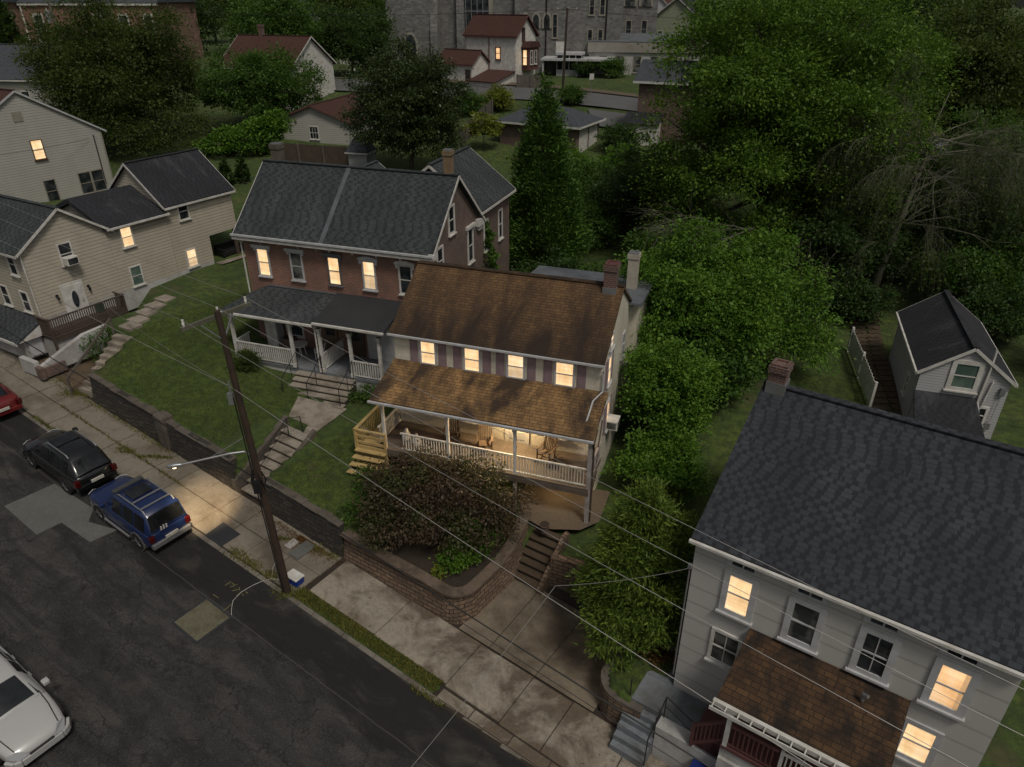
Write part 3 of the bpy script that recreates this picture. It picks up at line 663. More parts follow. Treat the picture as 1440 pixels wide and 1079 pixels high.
# lamp lit beside the door, and one below the porch
def lampfix(house, p, r, e, lname, color=(1, .72, .38), c_e=25):
    g = G(lname + '_glow'); g.fin((.8, .7, .5), .4); g.set(g.p.inputs['Emission Color'], color); g.p.inputs['Emission Strength'].default_value = c_e
    b = MB(); b.tube([(p[0], p[1], p[2] + .06), (p[0], p[1], p[2] + .02), (p[0], p[1], p[2] - .06)], [r * .7, r, r * .6], 10); o = b.build(lname, g.mat, house)
    l = bpy.data.lights.new(lname + '_light', 'POINT'); l.energy = e; l.color = color; l.shadow_soft_size = .12
    lo = bpy.data.objects.new(lname + '_light', l); col.objects.link(lo); lo.parent = house; lo.location = (p[0], p[1] - .02, p[2] - .22)
    return o
lampfix(H1, (-3.67, 1.75, 3.74), .13, 420, 'porch_lamp', c_e=10); lampfix(H1, (-1.5, 1.3, 1.30), .09, 34, 'basement_lamp', c_e=10)
# side windows with shutters
for v0, v1, y in ((6.15, 6.75, 3.65), (4.55, 5.85, 3.52), (2.2, 3.55, 3.85)):
    window(H1, PR(-.17), y - .33, v0, y + .33, v1, 'lit', 'trimgrey', .07)
    if v0 < 6:
        for a in (y - .72, y + .38): b = MB(); b.M = PR(-.17); b.box(a, v0, 0, a + .34, v1, .035); b.build('shutter', M['shutter'], H1)
window(H1, PR(-.17), 6.2, 4.4, 6.8, 5.6, 'glass', 'trimgrey'); 
chimney(H1, -.62, 5.1, 7.6, 9.15, .5, .62, 'chbrick', 'maroon', flash=.62)
b = MB(); b.box(-5.3, 8.2, -.6, .1, 11.2, 6.35); ad = b.build('rear_addition', M['cream'], H1)
b = MB(); b.slab((-5.6, 7.2, 6.72), (.35, 7.2, 6.72), (.35, 11.5, 6.42), (-5.6, 11.5, 6.42), .1); b.bar((.36, 7.3, 6.62), (.36, 11.5, 6.36), .05, .2); b.build('addition_roof', M['flatroof'], H1)
chimney(H1, -.45, 9.5, 6.4, 8.25, .46, .46, 'stucco', 'steel', flash=0)
t = thing('air_conditioner', 'white boxed air conditioner in the lower side window of the cream house', 'air conditioner', at(CQ, 71, -.17, 4.0, CZ + 2.2), HR(71))
b = MB(); b.box(.0, -.33, 0, .52, .33, .44); b.build('casing', M['white'], t, bevel=.02)
b = MB(); b.box(.06, -.34, .08, .46, -.331, .38); b.box(.521, -.28, .05, .527, .28, .39); b.build('grille', M['curtain'], t)
for n_, (x, y, rz, mt, lb) in enumerate(((-4.75, 1.15, .35, 'woodchair', 'brown wooden rocking chair on the cream house porch, between window and white door'), (-2.1, 1.25, -.25, 'woodchair', 'reddish wooden rocking chair at the right end of the cream house porch'), (-6.35, 1.3, .2, 'wooddark', 'dark rocking chair on the cream house porch, behind the leafy planter'))):
    p = at(CQ, 71, x, y, CZ + 1.71); t = thing('rocking_chair', lb, 'chair', p, HR(71) + rz, 'rocking chairs on the porch')
    b = MB()
    for k in range(5): b.bar((-.24, -.22 + .1 * k, .40 - .012 * k), (.24, -.22 + .1 * k, .40 - .012 * k), .085, .025)
    b.build('seat', M[mt], t)
    b = MB()
    for k in range(6): b.bar((-.2 + .08 * k, .24, .38), (-.2 + .08 * k, .46, 1.18), .05, .02)
    b.bar((-.27, .24, .36), (-.27, .47, 1.22), .05); b.bar((.27, .24, .36), (.27, .47, 1.22), .05); b.bar((-.29, .47, 1.2), (.29, .47, 1.2), .09, .03); b.build('backrest', M[mt], t)
    for s_ in (-1, 1):
        b = MB(); b.bar((s_ * .3, -.26, .62), (s_ * .3, .34, .62), .08, .03); b.bar((s_ * .29, -.22, .06), (s_ * .29, -.22, .62), .045); b.build('arm', M[mt], t)
        b = MB(); b.tube([(s_ * .28, -.42, .09), (s_ * .28, -.15, .035), (s_ * .28, .15, .03), (s_ * .28, .55, .13)], .03, 5); b.bar((s_ * .28, .24, .06), (s_ * .28, .25, .4), .045); b.build('rocker', M[mt], t)
# yellow timber stair at the left end of the porch
t = thing('timber_stairs', 'raw yellow pine steps with railing at the left end of the cream house porch', 'stairs', at(CQ, 71, -9.75, 0, CZ), HR(71))
b = MB()
for k in range(7): b.box(-.45, -.35 - .27 * k, 1.46 - .2 * k, 1.0, -.08 - .27 * k, 1.5 - .2 * k); b.box(-.45, -.1 - .27 * k, 1.3 - .2 * k, 1.0, -.08 - .27 * k, 1.46 - .2 * k)
b.box(-.45, -.08, 1.46, .5, 2.1, 1.5); b.build('tread', M['woodnew'], t)
b = MB()
for z in (.55, .85, 1.15, 1.45): b.box(-.5, -.13, z, .95, -.09, z + .2)
b.build('skirt_boards', M['woodnew'], t)
b = MB()
for y in (-.1, 2.1): b.box(-.52, y - .05, 0, -.42, y + .05, 2.45)
b.box(.9, -.15, 0, 1.0, -.05, 2.4); b.box(-.55, -.15, 2.38, 1.0, -.03, 2.43); b.box(-.55, -.15, 2.38, -.4, 2.15, 2.42)
for z in (1.75, 2.05): b.box(-.5, -.12, z, .95, -.08, z + .12)
for k in range(14): b.box(-.49, .02 + .15 * k, 1.5, -.45, .06 + .15 * k, 2.38)
b.build('railing', M['woodnew'], t)
# ------------------------------------------------------------------ retaining walls and outdoor flights (street frame)
def stthing(name, label, cat, mb, mat, group=None, **k):
    o = mb.build(name, mat, **k); o.matrix_world = STM; return tag(o, label, cat, group)
def stroot(name, label, cat, group=None):
    t = thing(name, label, cat, group=group); t.matrix_world = STM; return t
def wallrun(mb, path, th, zb, zt):
    """block wall along a path of (s,t); zb/zt are heights functions of (s,t)"""
    n = len(path); rows = []
    for i, (s, t) in enumerate(path):
        a = Vector(path[max(i - 1, 0)]); b_ = Vector(path[min(i + 1, n - 1)]); d = (b_ - a).normalized(); nn = Vector((-d.y, d.x)) * th
        rows.append([(s, t, zb(s, t)), (s, t, zt(s, t)), (s + nn.x, t + nn.y, zt(s, t)), (s + nn.x, t + nn.y, zb(s, t))])
    ids = mb.grid(rows); mb.f.append(ids[0][::-1]); mb.mi.append(mb.m); mb.f.append(ids[-1]); mb.mi.append(mb.m)
r4 = random.Random(11)
def stonewall(s0, s1, label):
    t = stroot('stone_wall', label, 'wall', 'dark stone walls along the lawns')
    m = MB(); n = max(2, int((s1 - s0) / .45)); pr = None; rows = []
    for i in range(n + 1):
        s = s0 + (s1 - s0) * i / n
        rows.append([(s, 2.42 + r4.uniform(-.04, .04) + (.06 * k), zs(s) - .15 + k * .55) for k in range(4)] )
    ids = m.grid([[*r, (r[0][0], 2.8, r[3][2])] for r in rows])
    m.f.append(ids[0][::-1]); m.mi.append(0); m.f.append(ids[-1]); m.mi.append(0)
    m.build('masonry', M['stone'], t)
    m = MB(); s = s0
    while s < s1 - .1:
        L = min(r4.uniform(.5, .9), s1 - s); a = r4.uniform(-.02, .03)
        blk(m, s + .01, s + L - .01, 2.52 + r4.uniform(-.03, .03), 2.86 + r4.uniform(-.06, .05), 1.44, 1.51 + a); s += L
    m.build('coping', M['coping'], t, bevel=.02)
    return t
stonewall(-17.1, -11.4, 'uphill length of dark stone retaining wall below the lawn, from the concrete stair to the pale pier')
stonewall(-10.75, -6.15, 'dark stone retaining wall below the lawn between pale pier and front stairs')
stonewall(-4.2, .3, 'dark stone retaining wall below the lawn downhill of the front stairs, behind the utility pole')
m = MB(); blk(m, -11.4, -10.75, 2.36, 2.95, -.1, 1.68); stthing('stone_pier', 'pale capped stone pier standing in the dark retaining wall', 'pier', m, M['coping'], bevel=.03)
# split-face block wall round the planted bed
t = stroot('block_wall', 'tan split-face block wall curving round the dark red tree bed', 'wall')
arc = [(5.35 + .95 * math.cos(a), 3.45 + .95 * math.sin(a)) for a in [-math.pi / 2 + math.pi / 2 * k / 8 for k in range(9)]]
path = [(.3 + .5 * k, 2.5) for k in range(11)] + arc + [(6.33, 4.2), (6.36, 5.0), (6.38, 5.8), (6.25, 6.6), (6.1, 7.3)]
zb_ = lambda s, t_: zs(s) - .1
zt_ = lambda s, t_: zs(min(s, 5.4)) + 1.15 + .16 * sst(s, 1.5, 4.8) + .75 * sst(t_, 4.6, 7.2)
m = MB(); rows = []
# each course steps in a little: the battered face
for i, (s, q) in enumerate(path):
    a = Vector(path[max(i - 1, 0)]); b_ = Vector(path[min(i + 1, len(path) - 1)]); d = (b_ - a).normalized(); nn = Vector((-d.y, d.x)); nb = 7
    z0 = zb_(s, q); z1 = zt_(s, q) - .09; r_ = []
    for k in range(nb + 1):
        if k: r_.append((s + nn.x * (.028 * k + .03), q + nn.y * (.028 * k + .03), z0 + (z1 - z0) * k / nb - .006))
        if k < nb: r_.append((s + nn.x * .028 * (k + 1) - nn.x * .0, q + nn.y * .028 * (k + 1), z0 + (z1 - z0) * k / nb + .004))
    r_.append((s + nn.x * .42, q + nn.y * .42, z1)); rows.append(r_)
ids = m.grid(rows); m.f.append(ids[-1]); m.mi.append(0); m.f.append(ids[0][::-1]); m.mi.append(0); m.build('masonry', M['block'], t)
m = MB(); wallrun(m, [(s, q) for s, q in path], .44, lambda s, q: zt_(s, q) - .085, zt_)
for k in range(len(m.v)): pass
m.build('cap_stones', M['capblock'], t)
t = stroot('block_wall', 'short tan block wall rounding the pad corner under the feathery evergreen', 'wall')
arc = [(12.25 + .85 * math.cos(a), 3.4 + .85 * math.sin(a)) for a in [math.pi + math.pi / 2 * k / 6 for k in range(7)]]
path = [(11.38, 6.6), (11.38, 5.2), (11.38, 4.0)] + arc + [(13.1, 2.6)]
m = MB(); wallrun(m, path, .34, lambda s, q: zs(s) - .1, lambda s, q: zs(s) + 1.15 + .1 * (q - 3)); m.build('masonry', M['block'], t)
m = MB(); wallrun(m, path, .38, lambda s, q: zs(s) + 1.15 + .1 * (q - 3) + .002, lambda s, q: zs(s) + 1.24 + .1 * (q - 3)); m.build('cap_stones', M['coping'], t)
# timber-edged steps from the pad up to the cream house
t = stroot('garden_steps', 'dark brown stained steps climbing from the concrete pad to the cream house landing', 'stairs')
m = MB()
for k in range(7):
    z = zs(6.9) + .19 * (k + 1); y0 = 5.72 + .27 * k
    m.box(6.15, y0 - .02, z - .05, 7.42, y0 + .3, z)
m.build('tread', M['fpath'], t)
m = MB()
for k in range(7):
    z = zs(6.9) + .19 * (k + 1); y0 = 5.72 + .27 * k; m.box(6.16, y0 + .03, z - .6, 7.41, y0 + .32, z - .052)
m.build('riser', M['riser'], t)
m = MB(); m.prism([(5.6, zs(7) - .1), (7.7, zs(7) - .1), (7.7, zs(7) + 1.6), (7.4, zs(7) + 1.6), (5.6, zs(7) + .25)], 7.43, 7.6, 'x'); m.build('side_wall', M['block'], t)
m = MB(); wallrun(m, [(11.38, 6.9), (9.5, 6.7), (7.6, 6.3)], -.3, lambda s, q: zs(s) - .2, lambda s, q: zs(7.5) + 1.42)
stthing('terrace_wall', 'dark block wall under the cream house landing, behind the evergreen', 'wall', m, M['block'])
m = MB()
c0 = [at(CQ, 71, x, y, CZ + .0) for x, y in ((-3.1, 2.16), (-3.1, .9), (-2.6, -.45), (-1.5, -.95), (-.1, -.55), (.5, .2), (.5, 2.3))]
m.face([(p.x, p.y, CZ + .03) for p in c0]); tag(m.build('landing', M['newwalk']), kind='structure')
# front stairs of the brick house
t = stroot('front_stairs', 'seven worn concrete steps through the stone wall up to the brick house', 'stairs')
m = MB()
for k in range(8):
    z = zs(-5.1) + .01 + .178 * (k + 1); y0 = 2.62 + .42 * k; sh = -.09 * k
    m.box(-5.95 + sh, y0 - .03, z - .06, -4.4 + sh, y0 + .45, z)
m.build('tread', M['steps'], t)
m = MB()
for k in range(8):
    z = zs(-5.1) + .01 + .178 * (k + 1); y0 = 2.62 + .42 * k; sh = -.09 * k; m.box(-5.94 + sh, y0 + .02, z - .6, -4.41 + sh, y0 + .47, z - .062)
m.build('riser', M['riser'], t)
m = MB()
for a, b_, c in ((-6.28, -6.0, .15), (-4.36, -4.14, .05)):
    v = [(a, 2.45), (b_, 2.45), (b_ - .75, 6.2), (a - .75, 6.2)]
    lo = [(s, q, zs(-5) - .1) for s, q in v]; hi = [(s, q, zs(-5) + .5 + c + (1.15 if q > 3 else 0)) for s, q in v]
    i = [m.pt(p) for p in lo + hi]
    for q in ((0,3,2,1),(4,5,6,7),(0,1,5,4),(1,2,6,5),(2,3,7,6),(3,0,4,7)): m.f.append([i[k] for k in q]); m.mi.append(0)
m.build('side_wall', M['coping'], t)
m = MB(); zz = zs(-5.1)
for ds in (0,):
    m.tube([(-5.45, 2.9, zz + .25), (-5.45, 2.9, zz + 1.05), (-5.95, 5.5, zz + 2.3), (-5.5, 5.9, zz + 2.35), (-5.5, 5.95, zz + 1.5)], .024, 6); m.tube([(-5.45, 2.9, zz + .7), (-5.95, 5.5, zz + 1.95)], .015, 5); m.tube([(-5.95, 5.5, zz + 2.3), (-5.95, 5.5, zz + 1.4)], .022, 6)
m.build('handrail', M['iron'], t)
# concrete stair beside the tan house, with its timber handrail
BQ = (-25.303, 35.212); BZ = 4.2; BK = .9387
t = thing('side_stairs', 'narrow crumbling concrete stair with a timber handrail beside the tan house', 'stairs')
m = MB(); pA = wst(-17.85, 2.6).to_3d(); pB = wst(-18.5, 5.5).to_3d(); dr = (pB - pA).normalized(); pe = Vector((dr.y, -dr.x, 0)); zA = zs(-17.9) + .06; n_ = 9
for k in range(n_):
    p = pA.lerp(pB, k / n_); q = pA.lerp(pB, (k + 1.12) / n_); z = zA + (3.62 - zA) * (k + 1) / n_
    v = [p - pe * .62, p + pe * .62, q + pe * .62, q - pe * .62]
    i = [m.pt((c.x, c.y, z - 1.5)) for c in v] + [m.pt((c.x, c.y, z)) for c in v]
    for f in ((0,3,2,1),(4,5,6,7),(0,1,5,4),(1,2,6,5),(2,3,7,6),(3,0,4,7)): m.f.append([i[k2] for k2 in f]); m.mi.append(0)
m.build('tread', M['steps'], t)
m = MB()
a_ = pA - pe * .75 + Vector((0, 0, zA + .9)) - dr * .3; b_ = pB - pe * .75 + Vector((0, 0, 3.62 + .85))
m.bar(a_, b_, .07, .11); m.bar(a_ - Vector((0, 0, 1.0)), a_, .09); m.bar(b_ - Vector((0, 0, .95)), b_, .09); m.build('handrail', M['woodgrey'], t)
t = thing('stepping_stones', 'pale stepping slabs leading from the stair up along the tan house', 'paving')
for k, (x, y) in enumerate(((-18.9, 6.1), (-19.3, 6.8), (-19.8, 7.6), (-20.2, 8.4), (-20.6, 9.3))):
    p = wst(x, y); m = MB(); z = gz(p.x, p.y); a = R(-30)
    i = []
    for dz in (-.1, .09):
        for dx, dy in ((-.5, -.38), (.5, -.38), (.5, .38), (-.5, .38)):
            X = dx * math.cos(a) - dy * math.sin(a); Y = dx * math.sin(a) + dy * math.cos(a); i.append(m.pt((p.x + X, p.y + Y, z + dz)))
    for f in ((0,3,2,1),(4,5,6,7),(0,1,5,4),(1,2,6,5),(2,3,7,6),(3,0,4,7)): m.f.append([i[k2] for k2 in f]); m.mi.append(0)
    m.build('slab', M['steps'], t)
# ------------------------------------------------------------------ red brick double house
RQ = (-7.99, 31.71); RZ = 2.05
H2 = thing('brick_house', 'red brick double house with grey shingle roof, white porches and tall narrow windows', 'house', (*RQ, RZ), HR(71))
# heights below are above RZ
zf = .55; ze = 6.85; zr = 9.6
w_, ro = gable_x(H2, -7.15, 3.6, 2.2, 8.4, -.5, ze, zr, 'brick', 'slateroof', .42, .28, .14)
b = MB(); b.prism([(2.23, -.5), (8.38, -.5), (8.38, ze - .05), (5.3, zr - .05), (2.23, ze - .05)], 3.6, 3.62, 'x'); b.build('gable_wall', M['brickside'], H2)
b = MB(); b.bar((-2.2, 1.72, ze - .28), (-2.2, 5.3, zr + .16), .24, .05); b.build('party_ridge', M['flatroof'], H2)
# cornice with brackets: cream on one half, white on the other
for x0, x1, mt in ((-7.35, -2.22, 'coping2'), (-2.2, 3.75, 'white')):
    b = MB(); b.box(x0, 2.06, ze - .42, x1, 2.19, ze - .08); b.box(x0, 1.84, ze - .30, x1, 2.2, ze - .25)
    n = 5
    for k in range(n):
        x = x0 + .35 + (x1 - x0 - .7) * k / (n - 1); b.box(x - .06, 1.86, ze - .48, x + .06, 2.06, ze - .30); b.box(x - .045, 1.95, ze - .6, x + .045, 2.06, ze - .48)
    b.build('cornice', M[mt] if mt in M else paint('cream_cornice_paint', (.42, .38, .28), .6, .3), H2)
b = MB()
b.box(3.63, 7.9, ze - .42, 3.86, 8.7, ze - .02); b.box(3.63, 8.05, ze - .66, 3.78, 8.6, ze - .42); b.box(3.63, 1.85, ze - .45, 3.86, 2.4, ze - .1); b.build('cornice_return', M['white'], H2)
gutter(H2, (-7.45, 1.72, ze - .17), (3.9, 1.72, ze - .17), 'trimgrey', .055)
pipe(H2, [(-7.2, 1.78, ze - .25), (-7.22, 2.1, ze - .55), (-7.22, 2.1, 3.4)], .045, 'white')
pipe(H2, [(3.52, 1.78, ze - .25), (3.5, 2.12, ze - .55), (3.5, 2.12, 4.1)], .045, 'white')
for u0, pane, hood, fr in ((-6.42, 'lit', 'flat', 'trimgrey'), (-4.40, 'curtain', 'flat', 'trimgrey'), (-2.2, 'lit', 'flat', 'trimdk'), (-.2, 'lit', 'arch', 'trimgrey'), (1.82, 'glass', 'arch', 'white')):
    if fr not in M: M[fr] = paint('slate_trim_paint', (.12, .13, .145), .5, .2)
    window(H2, PF(2.2), u0, 4.45, u0 + .76, 5.98, pane, fr, .085, True, hood)
for u, v0, v1, hd in ((3.15, 5.3, 6.75, None), (4.7, 6.95, 8.4, None), (7.1, 4.7, 6.6, None)):
    window(H2, PR(3.62), u - .4, v0, u + .4, v1, 'glass', 'white', .11, True, 'flat' if u > 5 else None)
# rear wing
gable_y(H2, -1.75, 3.58, 8.41, 13.6, -.5, 7.3, 9.35, 'brickside', 'slateroof', .32, .25, .14, rname='wing_roof', wname='wing_wall')
window(H2, PR(3.58), 11.6, 4.6, 12.3, 6.4, 'glass', 'white', .1); window(H2, PR(3.58), 9.2, 4.6, 9.9, 6.4, 'glass', 'white', .1)
gable_y(H2, -7.1, -2.6, 8.41, 12.6, -.5, 6.6, 8.3, 'brickside', 'slateroof', .3, .25, .14, rname='wing_roof', wname='wing_wall')
chimney(H2, 3.28, 5.45, zr - .3, zr + 1.25, .38, .38, 'yelbrick', 'steel', flash=0)
chimney(H2, -6.7, 5.6, zr - .3, zr + .95, .5, .5, 'coping', 'steel', flash=0)
# porches
zp = 2.65 + zf   # beam level
b = MB(); b.box(-7.05, -.05, zf - .16, 1.72, 2.2, zf); b.build('porch_floor', M['greydeck'], H2)
b = MB(); b.box(-7.0, 0, -.5, 1.66, 2.15, zf - .165); b.build('porch_base', M['whitewash'], H2)
b = MB(); zt = 3.6 + .32
b.slab((-7.45, -.3, zp + .06), (-1.82, -.3, zp + .06), (-1.82, 2.18, zt), (-6.1, 2.18, zt), .1)
b.slab((-7.45, 2.18, zp + .06), (-7.45, -.3, zp + .06), (-6.1, 2.18, zt), (-6.102, 2.181, zt), .1); b.build('porch_roof', M['slateroof'], H2)
b = MB(); b.slab((-1.8, -.3, zp + .22), (2.1, -.3, zp + .22), (2.1, 2.18, zt + .12), (-1.8, 2.18, zt + .12), .1); b.build('porch_roof', M['rubber'], H2)
b = MB(); b.box(-7.1, -.08, zp - .22, -1.8, .08, zp - .02); b.box(-7.1, .08, zp - .22, -6.95, 2.18, zp - .02); b.box(-1.79, -.08, zp - .08, 1.75, .08, zp + .12); b.build('porch_beam', M['white'], H2)
gutter(H2, (-7.5, -.34, zp + .02), (-1.8, -.34, zp + .02), 'white', .055); gutter(H2, (-1.8, -.36, zp + .17), (2.12, -.36, zp + .17), 'white', .055)
b = MB(); b.bar((-5.9, 2.14, zt + .06), (-1.85, 2.14, zt + .06), .06, .07); b.build('flashing', M['steel'], H2)
for x in (-6.98, -3.42, -1.72, 0.0, 1.62):
    b = MB(); b.box(x - .07, -.07, zf, x + .07, .07, zp - .23); b.box(x - .1, -.1, zf, x + .1, .1, zf + .2); b.box(x - .1, -.1, zp - .42, x + .1, .1, zp - .23); b.build('post', M['white'], H2)
railing(H2, (-6.9, 0, zf), (-3.5, 0, zf), .95, 'white', .125, bal=.05); railing(H2, (.07, 0, zf), (1.55, 0, zf), .9, 'white', .125, bal=.05); railing(H2, (-1.72, .1, zf), (-1.72, 2.1, zf), .95, 'white', .125, bal=.045); railing(H2, (-6.98, .1, zf), (-6.98, 1.2, zf), .95, 'white', .125, bal=.05)
pipe(H2, [(-1.86, -.3, zp), (-1.86, -.12, zp - .3), (-1.86, -.12, zf)], .035, 'white')
b = MB(); b.M = PF(2.2); b.box(-1.45, zf, 0, -.5, zf + 2.1, .06); d2 = b.build('door', M['wooddark'], H2)
b = MB(); b.M = PF(2.2); b.box(-1.3, zf + .9, .06, -.65, zf + 1.95, .066); b.build('door_light', M['glass'], d2)
b = MB(); b.M = PF(2.2); b.box(-2.95, zf, 0, -2.1, zf + 2.1, .06); d2 = b.build('door', M['woodchair'], H2)
b = MB(); b.M = PF(2.2); b.box(-2.8, zf + 1.0, .06, -2.25, zf + 1.9, .066); b.build('door_light', M['glass'], d2)
b = MB(); b.box(-.3, 2.12, zf, 1.6, 2.195, zf + 2.5); b.build('porch_panel', M['trimgrey'], H2)
window(H2, PF(2.2), -5.3, zf + .6, -4.2, zf + 2.2, 'glass', 'white', .09)
# porch steps with iron rails, belonging to the house
b = MB()
for k in range(5):
    z = zf - .15 - .15 * k; b.box(-3.25 + .05 * k, -.07 - .36 * (k + 1), z - .05, .12 + .05 * k, -.04 - .36 * k, z)
b.build('porch_steps', M['steps'], H2); b = MB()
for k in range(5):
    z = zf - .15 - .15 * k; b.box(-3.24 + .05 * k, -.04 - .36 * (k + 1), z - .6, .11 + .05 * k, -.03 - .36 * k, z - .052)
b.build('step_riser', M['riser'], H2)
for x in (-3.2, -1.75, .05):
    b = MB(); b.tube([(x, -.1, zf), (x, -.1, zf + .95), (x + .1, -1.25, zf + .42), (x + .1, -1.7, zf + .2), (x + .1, -1.7, -.2)], .022, 6); b.tube([(x + .06, -.8, zf + .6), (x + .06, -.8, 0.2)], .018, 6); b.build('handrail', M['iron'], H2)
def chairwhite(name, label, x, y, rz, mt='white', cq=RQ, az=71, z=RZ + .55, seatw=.5):
    t = thing(name, label, 'chair', at(cq, az, x, y, z), HR(az) + rz, None)
    b = MB(); b.box(-.25, -.25, .4, .25, .25, .45); b.build('seat', M[mt], t)
    b = MB(); b.slab((-.25, .22, .5), (.25, .22, .5), (.25, .34, .95), (-.25, .34, .95), .04); b.build('backrest', M[mt], t)
    for sx in (-1, 1):
        for sy in (-1, 1): b = MB(); b.bar((sx * .22, sy * .22, 0), (sx * .22, sy * .22, .4), .045); b.build('leg', M[mt], t)
        b = MB(); b.bar((sx * .26, -.24, .64), (sx * .26, .28, .64), .06, .03); b.bar((sx * .26, -.23, .45), (sx * .26, -.23, .64), .04); b.build('arm', M[mt], t)
chairwhite('porch_chair', 'white chair at the table on the brick house porch', -2.75, 1.35, -1.2)
t = thing('porch_table', 'small white table on the brick house porch', 'table', at(RQ, 71, -3.9, 1.2, RZ + .55), HR(71))
b = MB(); b.cyl((0, 0, .66), (0, 0, .70), .45, 16); b.build('top', M['white'], t)
for k in range(4): b = MB(); b.bar((.3 * math.cos(k * 1.57 + .8), .3 * math.sin(k * 1.57 + .8), 0), (.2 * math.cos(k * 1.57 + .8), .2 * math.sin(k * 1.57 + .8), .66), .04); b.build('leg', M['white'], t)
t = thing('storage_cabinet', 'tall pale cabinet standing on the brick house porch behind the railing', 'cabinet', at(RQ, 71, -5.75, 1.75, RZ + .55), HR(71))
b = MB(); b.box(-.35, -.3, 0, .35, .3, 1.7); b.build('body', M['trimgrey'], t, bevel=.015)
for s_ in (-1, 1): b = MB(); b.box(.01 if s_ > 0 else -.33, -.32, .06, .33 if s_ > 0 else -.01, -.301, 1.66); b.build('door', M['white'], t)
t = thing('planter', 'orange wooden planter beside the pale cabinet on the brick house porch', 'planter', at(RQ, 71, -4.85, 1.7, RZ + .55), HR(71))
b = MB(); b.prism([(-.25, 0), (.25, 0), (.32, .7), (-.32, .7)], -.25, .25, 'y'); b.build('box', M['woodchair'], t)
b = MB(); b.box(-.28, -.23, .701, .28, .23, .72); b.build('soil', M['soil'], t)

# ------------------------------------------------------------------ grey-white house in the near right corner
GQ = (5.134, 15.27); GZ = .2
H3 = thing('house', 'large pale grey house with charcoal shingle roof and lit windows in the near right corner', 'house', (*GQ, GZ), HR(55))
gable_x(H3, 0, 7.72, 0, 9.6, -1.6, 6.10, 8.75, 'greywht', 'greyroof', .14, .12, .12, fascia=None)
b = MB(); b.box(-.1, -.13, 5.98, 7.82, -.005, 6.03); b.build('soffit', M['white'], H3)
gutter(H3, (-.14, -.2, 6.08), (7.9, -.2, 6.08), 'white', .05)
chimney(H3, .28, 4.75, 8.45, 9.6, .5, .5, 'chbrick', 'chbrick', flash=.62)
for u0, u1, pn in ((.92, 1.86, 'lit'), (2.66, 3.62, 'curtain'), (4.42, 5.36, 'glass'), (6.1, 7.04, 'lit')):
    window(H3, PF(0), u0, 3.98, u1, 5.52, pn, 'trimgrey', .17, True, None, True, 1 if pn == 'glass' else 0)
    c = (u0 + u1) / 2 + (-.02)
    b = MB(); b.M = PF(0); b.box(c - .46, 5.66, 0, c + .46, 5.72, .05); b.box(c - .46, 5.94, 0, c + .46, 6.0, .05); b.box(c - .46, 5.72, 0, c - .3, 5.94, .05); b.box(c + .3, 5.72, 0, c + .46, 5.94, .05); b.box(c - .02, 5.72, 0, c + .02, 5.94, .04)
    v = b.build('attic_vent', M['trimgrey'], H3)
    b = MB(); b.M = PF(0); b.face([(c - .3, 5.72, .014), (c + .3, 5.72, .014), (c + .3, 5.94, .014), (c - .3, 5.94, .014)]); b.build('pane', M['glass'], v)
window(H3, PF(0), .86, 1.95, 1.76, 3.22, 'curtain', 'white', .1, munt=1); window(H3, PF(0), 5.92, 1.82, 6.86, 3.2, 'lit', 'trimgrey', .15); window(H3, PF(0), 3.2, 1.4, 4.2, 2.7, 'glass', 'white', .1)
window(H3, PR(7.72), 2.0, 4.0, 2.9, 5.5, 'glass', 'trimgrey', .12); window(H3, PL(0), -3.4, 2.2, -2.5, 3.6, 'glass', 'trimgrey', .12); window(H3, PL(0), -7.4, 4.1, -6.5, 5.5, 'glass', 'trimgrey', .12)
b = MB(); b.slab((1.78, -2.0, 2.92), (5.95, -2.0, 2.92), (5.95, -.01, 3.78), (1.88, -.01, 3.78), .1); b.build('porch_roof', M['mossroof'], H3)
b = MB(); b.box(1.72, -2.12, 2.74, 6.0, -2.005, 2.9); b.build('porch_beam', M['white'], H3)
g_ = MB()
for k in range(13): g_.box(1.75 + .34 * k, -2.3, 2.86, 1.78 + .34 * k, -2.12, 2.9)
g_.bar((1.7, -2.31, 2.82), (6.05, -2.31, 2.82), .03, .12); g_.build('gutter', M['white'], H3)
for x in (2.2, 5.8): b = MB(); b.box(x - .06, -1.9, 1.1, x + .06, -1.78, 2.73); b.build('post', M['white'], H3)
b = MB()
for k in range(15): b.box(2.1, -1.9 + .126 * k, .98, 6.0, -1.9 + .126 * k + .12, 1.1)
b.build('porch_floor', M['maroon'], H3)
b = MB(); b.box(2.1, -1.84, -1.6, 6.0, -.02, .97); b.build('porch_base', M['whitewash'], H3)
railing(H3, (2.28, -1.84, 1.1), (3.55, -1.84, 1.1), .85, 'maroon', .12, bal=.04); railing(H3, (3.65, -1.84, 1.1), (5.74, -1.84, 1.1), .85, 'white', .12, bal=.04, post=.09)
b = MB()
for k in range(5): b.box(1.32 + .2 * k - .12, -1.55, .02 + .0, 2.1, -.12, .18 * (k + 1)) if k < 5 else None
b.build('porch_steps', M['maroon'], H3)
b = MB(); b.bar((1.25, -1.6, .92), (2.2, -1.72, 1.95), .09, .07); b.bar((1.25, -1.6, .02), (1.25, -1.6, .95), .1); b.bar((1.3, -1.6, .2), (2.2, -1.72, 1.2), .08, .1)
for k in range(7): f = (k + 1) / 8; b.bar((1.25 + .95 * f, -1.6 - .12 * f, .2 + 1.0 * f), (1.25 + .95 * f, -1.6 - .12 * f, .92 + 1.0 * f), .04)
b.build('stair_railing', M['maroon'], H3)
